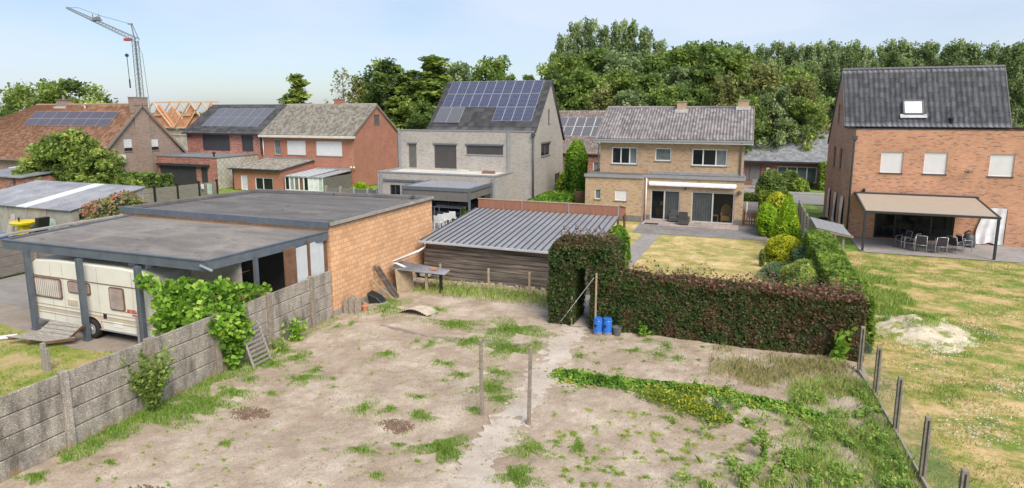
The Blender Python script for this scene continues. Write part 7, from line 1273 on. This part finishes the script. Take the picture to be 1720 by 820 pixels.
def hedge(name, label, b, n, leaf, m, core='leaf_core', faces='fltr', group=None, ux=None):
    t_ = thing(name, label, 'hedge', ((b[0]+b[1])/2, (b[2]+b[3])/2, b[4]), group); p, nn_ = box_pts(*b, n, faces=faces); k = np.array([mnoise.noise(Vector(q*1.7)) for q in p]); V, Fc = leaf_quads(p, leaf, nrm=nn_, flat=.9)
    fastmesh('foliage', V, Fc, m, t_, np.stack([np.clip(.45+.5*k+RNG.normal(0, .17, len(p)), .01, .99), k], 1)); i = .12; MB().box(b[0]+i, b[1]-i, b[2]+i, b[3]-i, b[4], b[5]-i).build('shaded_core', core, t_); return t_
hedge('ivy_hedge', 'bright green ivy covered fence running back from the right end of the beech hedge', (3.15, 4.15, 21.3, 33.3, 0, 1.78), 30000, .10, 'leaf_ivy')
hedge('laurel_hedge', 'bright green clipped hedge behind the rusty fascia boards of the plank shed', (-18.6, -12.3, 41.0, 43.9, 0, 1.55) if False else (-14.2, -11.6, 37.5, 46.5, 0, 1.35), 9000, .14, 'leaf_thuja')
hedge('clipped_hedge', 'dark green clipped hedge at the foot of the brown brick gable', (-56.5, -50.2, 41.0, 42.6, 0, 1.75), 4000, .2, 'leaf_dark')
hedge('clipped_hedge', 'low dark clipped hedge along the street right of the buff house', (-.4, 3.2, 55.6, 56.3, 0, .62), 1800, .12, 'leaf_dark')
hedge('clipped_hedge', 'square green clipped bush row behind the lime green conifer', (1.35, 3.3, 46.2, 49.3, 0, 1.75), 4500, .12, 'leaf_ivy')
hedge('clipped_hedge', 'very low clipped box hedge under the wide bungalow window', (5.0, 6.6, 66.6, 67.4, 0, .75), 1000, .12, 'leaf_dark')
hedge('clipped_hedge', 'upright green hedge at the right end of the bungalow window beside the orange house', (7.1, 8.6, 65.2, 67.2, 0, 2.7), 2500, .14, 'leaf_ivy')
# ================================================================== SHRUBS
shrub('conifer', 'lime green cone shaped conifer at the right of the dry lawn', 'conifer', (2.55, 37.2, 0), (.92, .9, 3.0), 'leaf_lime', 9000, .075, 'cone', lump=.05)
shrub('golden_shrub', 'rounded golden yellow shrub in front of the lime green conifer', 'shrub', (2.25, 33.6, 0), (1.05, .95, 1.30), 'leaf_yellow', 6000, .075, 'dome', lump=.08)
shrub('golden_shrub', 'golden topped shrub just behind the tip of the lime green conifer', 'shrub', (2.3, 42.8, 0), (1.0, 1.1, 2.35), 'leaf_yellow', 3500, .10, 'egg', lump=.1)
shrub('laurel_bush', 'broad yellow green laurel bush beside the picket gate', 'shrub', (1.62, 40.9, 0), (.62, 1.3, 1.9), 'leaf_lime', 5500, .10, 'egg', lump=.1)
shrub('blue_green_shrub', 'blue green feathery shrub right of the golden rounded shrub', 'shrub', (3.0, 32.0, 0), (.62, .8, 1.15), 'leaf_bluegreen', 3000, .07, 'dome', lump=.16)
shrub('blue_green_shrub', 'spreading dark green conifer shrub behind the right end of the beech hedge', 'shrub', (2.6, 26.8, 0), (.95, 2.2, 1.45), 'leaf_mid', 8000, .075, 'dome', lump=.2)
shrub('ground_shrub', 'low grey green ground shrub at the edge of the dry lawn', 'shrub', (2.0, 30.2, 0), (1.0, 1.4, .55), 'leaf_bluegreen', 4500, .06, 'dome', lump=.2)
shrub('dwarf_cypress', 'tiny dark columnar cypress standing alone at the edge of the dry lawn', 'conifer', (1.17, 32.1, 0), (.13, .13, .82), 'leaf_dark', 700, .045, 'column', lump=.05)
shrub('columnar_cypress', 'tall bright green columnar cypress left of the buff house', 'conifer', (PY(968, 300, 47)[0], 47, 0), (.85, .85, 5.25), 'leaf_thuja', 9000, .12, 'column', lump=.08, ux=lambda z, k, n: np.clip(.15+.75*z**2+.4*k+RNG.normal(0, .14, n), 0, 1))
shrub('flowering_shrub', 'loose pale shrub squeezed between the grey house and the columnar cypress', 'shrub', (PY(952, 320, 50)[0], 50, 0), (.8, .8, 2.6), 'leaf_lime', 1800, .12, 'egg', lump=.2)
shrub('topiary_bush', 'dark green pointed clipped bush in front of the bungalow door', 'shrub', (2.45, 58.2, 0), (1.35, 1.3, 2.5), 'leaf_dark', 4500, .12, 'dome', lump=.06)
shrub('topiary_bush', 'small round clipped bush under the left part of the bungalow window', 'shrub', (PY(1327, 300, 65)[0], 65, 0), (1.0, 1.0, 1.9), 'leaf_dark', 2200, .14, 'dome', lump=.06)
shrub('topiary_bush', 'lower round clipped bush right of its taller twin under the bungalow window', 'shrub', (PY(1343, 305, 64.5)[0], 64.5, 0), (.9, .9, 1.2), 'leaf_ivy', 1800, .14, 'dome', lump=.06)
shrub('young_thuja', 'bright green bushy thuja at the right end of the metal roofed plank shed', 'conifer', (-5.25, 28.0, 0), (.55, .9, 2.25), 'leaf_thuja', 4500, .09, 'column', lump=.1)
shrub('rose_bush', 'large rose bush with red flowers in front of the pale concrete shed windows', 'shrub', (-34.1, 25.2, 0), (1.4, 2.2, 2.75), 'leaf_rose', 4200, .11, 'egg', lump=.3)
shrub('green_bush', 'bright green feathery bush at the foot of the rose bush', 'shrub', (PY(176, 360, 22.6)[0], 22.6, 0), (1.2, .8, 1.35), 'leaf_lime', 2500, .09, 'dome', lump=.15)
shrub('green_bush', 'small yellow green bush against the red brick shed at the left edge', 'shrub', (PY(26, 322, 29)[0], 29, 0), (.7, .6, 1.75), 'leaf_lime', 900, .12, 'egg', lump=.2)
shrub('green_bush', 'small green bush at the foot of the bare red gable wall', 'shrub', (PY(606, 310, 48)[0], 48, 0), (1.1, .8, 1.0), 'leaf_lime', 1200, .12, 'dome', lump=.2)
# ================================================================== GRAPE VINE, WALL PLANTS
def stemplant(name, label, base, n_stem, h, spread, leaf, m, nl, cat='plant', lean=(0, 0)):
    t_ = thing(name, label, cat, base); mb = MB(); PTS = []
    for k in range(n_stem):
        a = random.uniform(0, 6.28); hh = h*random.uniform(.55, 1.05); sp = spread*random.uniform(.3, 1); tip = Vector((base[0]+math.cos(a)*sp+lean[0], base[1]+math.sin(a)*sp+lean[1], base[2]+hh)); b0 = Vector(base)+Vector((random.uniform(-.06, .06), random.uniform(-.06, .06), 0)); mid = b0.lerp(tip, .5)+Vector((math.cos(a)*-.05, 0, .1*hh))
        mb.tube([b0, mid, tip], [.010, .008, .003], 4, False)
        for j in range(nl): t = (j+.6)/nl; c = b0.lerp(mid, t*2) if t < .5 else mid.lerp(tip, t*2-1); PTS.append(np.array(c)+np.array([random.gauss(0, leaf*.7), random.gauss(0, leaf*.7), random.gauss(0, leaf*.4)]))
    mb.build('stem', m, t_); P_ = np.array(PTS); V, Fc = leaf_quads(P_, leaf, up=.6, aspect=1.9); fastmesh('foliage', V, Fc, m, t_, np.stack([RNG.uniform(.1, .95, len(P_)), RNG.uniform(0, 1, len(P_))], 1)); return t_
VN = thing('grape_vine', 'bright green grape vine sprawling from the carport corner over the concrete wall', 'vine', (-14.6, 13.6, 0)); P_ = []
def vb(c, r, n): P_.append(ball(c, r, n, .42))
for c, r, n in (((-15.3, 13.2, 2.2), (.7, .45, .5), 480), ((-14.7, 13.0, 2.0), (.55, .6, .45), 480), ((-16.2, 13.2, 2.05), (.6, .35, .5), 330), ((-17.0, 13.25, 2.35), (.5, .25, .35), 120), ((-15.5, 12.8, 1.5), (.7, .45, .5), 420), ((-16.1, 12.9, 1.3), (.5, .3, .5), 180), ((-14.4, 12.7, 1.6), (.4, .5, .45), 340),
        ((-14.1, 13.3, 1.8), (.45, .8, .5), 520), ((-14.4, 13.4, 2.35), (.5, .7, .35), 380), ((-13.8, 13.3, 1.25), (.28, .62, .7), 460), ((-13.8, 12.9, 1.5), (.25, .4, .35), 160), ((-13.75, 13.3, .6), (.2, .4, .5), 200), ((-13.8, 13.75, 1.0), (.2, .35, .45), 120), ((-14.3, 14.2, 2.0), (.4, .7, .35), 320), ((-14.2, 14.9, 1.95), (.25, .5, .2), 70), ((-15.6, 13.0, 1.9), (.9, .45, .5), 400)): vb(c, r, n)
PP = np.vstack(P_); k = np.array([mnoise.noise(Vector(p*1.9)) for p in PP]); V, Fc = leaf_quads(PP, .14, aspect=1.1, up=.35, flat=1)
fastmesh('foliage', V, Fc, 'leaf_fresh', VN, np.stack([np.clip(.40+.6*k+RNG.normal(0, .26, len(PP)), .01, .99), k], 1)); mb = MB()
for k_ in range(26): a_ = Vector((random.uniform(-15, -13.9), random.uniform(12.4, 14.4), random.uniform(1.3, 2.3))); b_ = a_+Vector((random.uniform(-.7, .5), random.uniform(-.6, 1.2), random.uniform(-.3, .5))); mb.tube([a_, a_.lerp(b_, .5)+Vector((0, 0, .12)), b_], [.012, .008, .004], 4, False)
mb.tube([(-14.3, 13.3, 0), (-14.35, 13.3, 1.0), (-14.6, 13.1, 1.9), (-15.2, 13.1, 2.2)], [.04, .035, .03, .02], 6); mb.build('stem', 'wood_brown', VN)
stemplant('wall_shrub', 'upright feathery green shrub growing against the near part of the concrete wall', (-13.72, 10.5, 0), 44, 1.65, .62, .06, 'leaf_mid2', 46, 'shrub')
stemplant('wall_weed', 'leafy green weed at the foot of the concrete wall beyond the slatted rack', (-13.65, 15.75, 0), 16, .85, .40, .09, 'leaf_fresh', 14, 'plant'); stemplant('wall_weed', 'small green weed clump at the wall foot between the rack and the leafy weed', (-13.65, 14.9, 0), 10, .35, .35, .07, 'leaf_wild', 10, 'plant')
stemplant('broad_leaf_plant', 'tall broad leaved light green plant before the right end of the beech hedge', (3.1, 20.1, 0), 5, 1.05, .22, .16, 'leaf_fresh', 13); stemplant('broad_leaf_plant', 'small light green leafy plant at the hedge foot right of the barrels', (-2.82, 20.3, 0), 5, .5, .14, .10, 'leaf_fresh', 8)
stemplant('tall_weed', 'tall feathery green weed at the lower right of the plot, nearer the fence', (*G(1282, 772), 0), 16, .62, .16, .035, 'leaf_wild', 40); stemplant('tall_weed', 'feathery green weed at the bottom edge of the plot, lower right', (*G(1247, 822), 0), 14, .50, .13, .035, 'leaf_wild', 36)
stemplant('tall_weed', 'slim feathery weed rising from the middle of the strawberry row', (*G(1040, 645), 0), 8, .40, .12, .035, 'leaf_wild', 24); stemplant('tall_weed', 'slim feathery weed at the edge of the yellowish patch right of the strawberry row', (*G(1205, 700), 0), 10, .52, .2, .035, 'leaf_bluegreen', 30)
stemplant('red_leaf_weed', 'small weed with reddish leaves beside the stacked concrete slabs', (*G(610, 523), .03), 7, .3, .15, .06, 'leaf_beech', 8)
# ================================================================== WEEDS AND GRASS ON THE PLOT
xy, hh, uu = [], [], []
def patch(px, py, rx, ry, n, h=.10, u=.35, su=.15):
    cx, cy = G(px, py); n = int(n*1.9); ex = 1.25*abs(G(px+rx, py)[0]-cx); ey = 1.15*abs(G(px, py-ry)[1]-cy); a = RNG.uniform(0, 6.28, n); q = RNG.uniform(0, 1, n)**.62; f = 1+.45*np.sin(a*3+px)+.3*np.sin(a*5+py)
    x = cx+np.cos(a)*q*ex*f; y = cy+np.sin(a)*q*ey*f; xy.append(np.stack([x, y], 1)); hh.append(h*(1.25-q*.9)*np.ones(n)); uu.append(RNG.normal(u, su, n))
for p in ((745, 756, 36, 20, 1800, .17), (612, 688, 24, 18, 650, .10), (655, 688, 14, 8, 280, .10), (703, 668, 24, 6, 330, .09), (712, 702, 28, 9, 500, .09), (672, 748, 20, 7, 260, .08), (606, 760, 30, 14, 620, .10), (632, 802, 22, 9, 260, .09), (380, 747, 11, 8, 200, .12),
          (508, 640, 26, 12, 800, .13), (530, 624, 12, 8, 300, .12), (456, 663, 18, 5, 300, .09), (650, 596, 20, 8, 500, .11), (700, 575, 12, 6, 200, .09), (724, 578, 14, 8, 300, .10), (862, 556, 50, 15, 3000, .15), (765, 545, 46, 9, 2000, .13), (855, 588, 42, 12, 2000, .14), (790, 577, 34, 11, 1300, .13),
          (735, 606, 14, 7, 260, .09), (752, 611, 18, 6, 320, .10), (772, 631, 20, 7, 420, .11), (836, 626, 28, 8, 600, .11), (826, 655, 36, 16, 1200, .13), (796, 690, 14, 7, 260, .10), (840, 676, 22, 9, 500, .12), (735, 523, 18, 9, 700, .11), (650, 522, 34, 14, 1500, .13), (655, 508, 26, 8, 700, .12), (716, 583, 8, 4, 90, .08),
          (770, 700, 9, 3, 60, .05), (560, 655, 18, 6, 120, .07), (888, 757, 38, 18, 1100, .12, .45), (970, 752, 12, 11, 420, .11), (870, 806, 34, 18, 1100, .13), (935, 745, 12, 8, 160, .10), (890, 662, 8, 5, 90, .08), (975, 600, 16, 7, 350, .09), (1010, 573, 10, 4, 150, .08), (1120, 585, 18, 8, 420, .10, .3), (1105, 600, 20, 8, 460, .10), (1060, 592, 22, 6, 350, .09), (1090, 573, 16, 6, 300, .09), (1140, 605, 14, 7, 260, .1),
          (130, 735, 30, 12, 800, .12), (240, 700, 60, 16, 2600, .13), (300, 690, 55, 16, 2400, .14), (345, 678, 50, 14, 2000, .13), (390, 662, 34, 12, 1200, .12), (180, 722, 45, 12, 1500, .12), (160, 748, 30, 8, 500, .1), (455, 612, 30, 10, 700, .12), (500, 602, 28, 10, 700, .12), (478, 590, 24, 8, 500, .12), (420, 640, 26, 9, 350, .11), (700, 694, 18, 8, 300, .1), (560, 640, 10, 5, 120, .08), (900, 580, 20, 8, 300, .1), (745, 640, 12, 5, 140, .08), (590, 545, 8, 6, 160, .12), (566, 550, 7, 6, 140, .12), (1080, 655, 14, 6, 260, .1, .5), (60, 805, 26, 12, 420, .12), (112, 775, 12, 6, 160, .10), (185, 780, 14, 6, 160, .1), (700, 776, 10, 4, 80, .07), (468, 640, 8, 4, 60, .07), (950, 660, 16, 5, 120, .07)): patch(*p)
for k in range(170):                                        # the sprinkled small clumps right of the path
    px, py = random.uniform(930, 1330), random.uniform(690, 822); patch(px, py, random.uniform(5, 13), random.uniform(3, 6), random.randint(40, 160), random.uniform(.05, .09), random.uniform(.4, .7))
for k in range(260): patch(random.uniform(20, 880), random.uniform(560, 820), random.uniform(2, 9), random.uniform(1, 4), random.randint(8, 60), .06, .45)
for k in range(16): patch(random.uniform(960, 1250), random.uniform(570, 625), random.uniform(4, 10), random.uniform(2, 4), random.randint(40, 120), .07, .35)
y = RNG.uniform(8.2, 14.6, 7000); w_ = .18+.55*np.clip((mnoise_arr := np.array([mnoise.noise(Vector((v*1.1, 2, 0))) for v in y]))+.55, .05, 1.2); x = -13.95+RNG.uniform(0, 1, 7000)**1.3*w_*1.5; xy.append(np.stack([x, y], 1)); hh.append(np.full(7000, .12)); uu.append(RNG.normal(.38, .16, 7000))
y = RNG.uniform(14.6, 18.2, 900); x = -13.95+RNG.uniform(0, .5, 900)**1.3; xy.append(np.stack([x, y], 1)); hh.append(np.full(900, .10)); uu.append(RNG.normal(.38, .16, 900))
XY = np.vstack(xy); Hh = np.concatenate(hh); Uu = np.concatenate(uu); ok = (XY[:, 0] > -13.97) & (XY[:, 0] < 3.7) & (XY[:, 1] > 7.2); XY, Hh, Uu = XY[ok], Hh[ok], Uu[ok]
blades('weed_patches', XY, lambda x, y: zplot(x, y)-.01, Hh, .012, 'blade', Uu)
# rank grass in the lower right of the plot, and the pale dry grass before the hedge
n = 52000; x = RNG.uniform(-.6, 3.75, n); y = RNG.uniform(8.5, 18.8, n); nn = np.array([mnoise.noise(Vector((a*.8, b*.8, 5)))+.5*mnoise.noise(Vector((a*2.5, b*2.5, 5))) for a, b in zip(x, y)])
edge = .55+(18.3-y)*-.30; keep = (x-(edge := 3.1-(18.6-y)*.36)) > -1.5*(nn+.45)+RNG.normal(0, .25, n); x, y, nn = x[keep], y[keep], nn[keep]; pr = np.clip(.10+.55*(x-3.1+(18.6-y)*.36+.8)/1.6+1.1*nn, .02, .9); keep = RNG.uniform(0, 1, len(x)) < pr; x, y, nn = x[keep], y[keep], nn[keep]
blades('tall_grass', np.stack([x, y], 1), lambda a, b: zplot(a, b)-.01, .21+.12*np.clip(nn, -.5, 1), .011, 'blade', RNG.normal(.50, .20, len(x))+nn*.15, lean=.8)
n = 15000; x = RNG.uniform(-.6, 3.4, n); y = RNG.uniform(17.4, 20.2, n); nn = np.array([mnoise.noise(Vector((a*.9, b*.9, 9))) for a, b in zip(x, y)]); keep = nn+RNG.normal(0, .25, n) > -.02+.25*np.abs(y-18.7)-.10*(x > .2); x, y, nn = x[keep], y[keep], nn[keep]
blades('dry_grass', np.stack([x, y], 1), lambda a, b: zplot(a, b)-.01, .20, .010, 'blade_pale', RNG.normal(.42, .2, len(x)), lean=.7)
P_ = []
for k in range(230):                                         # leafy weeds through the rank grass and along the row
    px, py = random.uniform(1090, 1530), random.uniform(640, 830)
    if (px-1090)/440 < random.uniform(0, 1)**1.2: continue
    cx, cy = G(px, py); r_ = random.uniform(.08, .24)
    if cx > 3.6: continue
    P_.append(np.column_stack([ball((cx, cy, r_*.7), (r_, r_, r_*.9), random.randint(40, 130), .6), np.full(0, 0)]) if False else ball((cx, cy, r_*.7), (r_, r_, r_*.9), random.randint(40, 130), .6))
p = np.vstack(P_); p[:, 2] = np.abs(p[:, 2])+zplot(p[:, 0], p[:, 1]); o = leaves('leafy_weeds', p, .045, 'leaf_wild', up=.8, aspect=2.2, uvx=RNG.normal(.5, .22, len(p))); tag(o, kind='stuff')
# strawberry row and the yellow flowered patch
row = [G(942, 632), G(1000, 640), G(1060, 648), G(1130, 655), G(1200, 662), G(1260, 680), G(1320, 690), G(1385, 712)]; P_ = []
for (a, b), wr, de in zip(zip(row, row[1:]), (.42, .36, .33, .30, .30, .30, .30), (1700, 1300, 1100, 900, 1200, 1000, 1000)):
    t = RNG.uniform(0, 1, de); c = np.array(a)[None]*(1-t)[:, None]+np.array(b)[None]*t[:, None]; off = RNG.normal(0, wr*.5, (de, 2)); P_.append(np.concatenate([c+off, (RNG.uniform(.02, .20, de)*np.exp(-(off**2).sum(1)/wr**2))[:, None]], 1))
p = np.vstack(P_); p[:, 2] += zplot(p[:, 0], p[:, 1])+.01; k = np.array([mnoise.noise(Vector(q*3)) for q in p]); o = leaves('strawberry_plants', p, .075, 'leaf_strawberry', uvx=.38+.6*k+RNG.normal(0, .13, len(p)), aspect=1.15, up=1.2); tag(o, kind='stuff')
P_ = []
for px, py, rx, ry, n in ((1120, 676, 40, 14, 1100), (1160, 690, 40, 17, 1300), (1200, 706, 34, 16, 1000), (1160, 666, 34, 10, 600), (1090, 668, 26, 9, 300)):
    cx, cy = G(px, py); ex = abs(G(px+rx, py)[0]-cx); ey = abs(G(px, py-ry)[1]-cy); q = ball((0, 0, 0), (ex, ey, 1), n, .5); P_.append(np.stack([q[:, 0]+cx, q[:, 1]+cy, np.abs(q[:, 2])*.26+.02], 1))
p = np.vstack(P_); p[:, 2] += zplot(p[:, 0], p[:, 1]); o = leaves('yellow_flowered_weeds', p, .042, 'leaf_potentilla', uvx=RNG.normal(.38, .2, len(p))*(.4+2.6*p[:, 2].clip(0, .3)), up=.8); tag(o, kind='stuff')
# ================================================================== LAWN BLADES
def scat(n, x0, x1, y0, y1, f): x = RNG.uniform(x0, x1, n); y = y0+(y1-y0)*RNG.uniform(0, 1, n)**1.25; k = np.array([mnoise.noise(Vector((a*.45, b*.45*1.6, 3)))+.5*mnoise.noise(Vector((a*1.6, b*1.6, 3))) for a, b in zip(x, y)]); m_ = f(x, y, k); return x[m_], y[m_], k[m_]
x, y, k = scat(95000, 3.85, 15, 10, 37.2, lambda x, y, k: (k > -.15) & ~(((x-mx_)/1.5)**2+((y-my_)/1.7)**2 < 1)); blades('lawn_grass', np.stack([x, y], 1), lambda a, b: zmound(a, b), .08, .013, 'blade', np.clip(.60-k*1.1+RNG.normal(0, .18, len(x)), 0, 1), lean=.9)
n = 3400; a = RNG.uniform(0, 6.28, n); q = np.where(RNG.uniform(0, 1, n) < .3, RNG.uniform(.1, .35, n), RNG.uniform(.85, 1.35, n)); x = mx_+np.cos(a)*q*1.5; y = my_+np.sin(a)*q*1.7; blades('mound_grass', np.stack([x, y], 1), zmound, .09, .012, 'blade', RNG.normal(.55, .2, n), lean=.8)
x, y, k = scat(14000, 3.9, 6.8, 24.5, 33.5, lambda x, y, k: k > -.1); blades('rough_grass', np.stack([x, y], 1), lambda a, b: zmound(a, b), .20, .016, 'blade', RNG.normal(.33, .18, len(x))+.1, lean=.8)
n = 900; cs_ = [G(a, b) for a, b in ((1640, 700), (1665, 735), (1700, 660), (1560, 620), (1580, 600), (1650, 560), (1610, 720), (1720, 650))]; p = np.array([(*(np.array(cs_[i % 8])+RNG.normal(0, .38, 2)), .05+random.random()*.03) for i in range(n)]); o = leaves('clover_flowers', p, .035, 'white_flower', up=2.); tag(o, kind='stuff')
x, y, k = scat(17000, -9.3, 3.3, 21.7, 38.4, lambda x, y, k: ~((x > -6.3-.0) & (x < -4.5) & (x > -6.35)) & ((x > -4.9) | ((y > 30.8)))); blades('dry_lawn_grass', np.stack([x, y], 1), lambda a, b: a*0-.01, .05, .014, 'blade_pale', np.clip(.60-k*1.7+RNG.normal(0, .18, len(x)), 0, 1), lean=.9)
x, y, k = scat(16000, -24, -14.3, 4, 13.0, lambda x, y, k: k > -.05); blades('yard_weeds', np.stack([x, y], 1), lambda a, b: a*0-.015, .10, .014, 'blade', np.clip(.40-k*.5+RNG.normal(0, .17, len(x)), 0, 1), lean=.8)
x = RNG.uniform(-12.9, -6.6, 6000); y = 23.0+RNG.normal(0, .55, 6000); ok = (y < 24.2) & (y > 21.9); blades('fence_weeds', np.stack([x[ok], y[ok]], 1), lambda a, b: a*0+.02, .18, .016, 'blade', RNG.normal(.5, .22, ok.sum()), lean=.7)
n = 7000; p = np.stack([RNG.uniform(-13.6, 3.5, n), RNG.uniform(8, 20.2, n), np.zeros(n)], 1); p[:, 2] = zplot(p[:, 0], p[:, 1])+.012; mb = MB()
for q in p: s = random.uniform(.005, .014)+(random.random() < .12)*random.uniform(0, .02); a = random.uniform(0, 3); c_, s_1 = math.cos(a)*s, math.sin(a)*s*.8; h = s*random.uniform(.4, .9); mb.hexa([(q[0]-c_, q[1]-s_1, q[2]-.01), (q[0]+s_1, q[1]-c_, q[2]-.01), (q[0]+c_, q[1]+s_1, q[2]-.01), (q[0]-s_1, q[1]+c_, q[2]-.01)], [(q[0]-c_*.7, q[1]-s_1*.7, q[2]+h), (q[0]+s_1*.7, q[1]-c_*.7, q[2]+h), (q[0]+c_*.7, q[1]+s_1*.7, q[2]+h*.8), (q[0]-s_1*.7, q[1]+c_*.7, q[2]+h)])
o = mb.build('soil_clods', 'rubble'); o['kind'] = 'stuff'
# tidy: helper property
for o in bpy.data.objects:
    if '_w' in o: del o['_w']
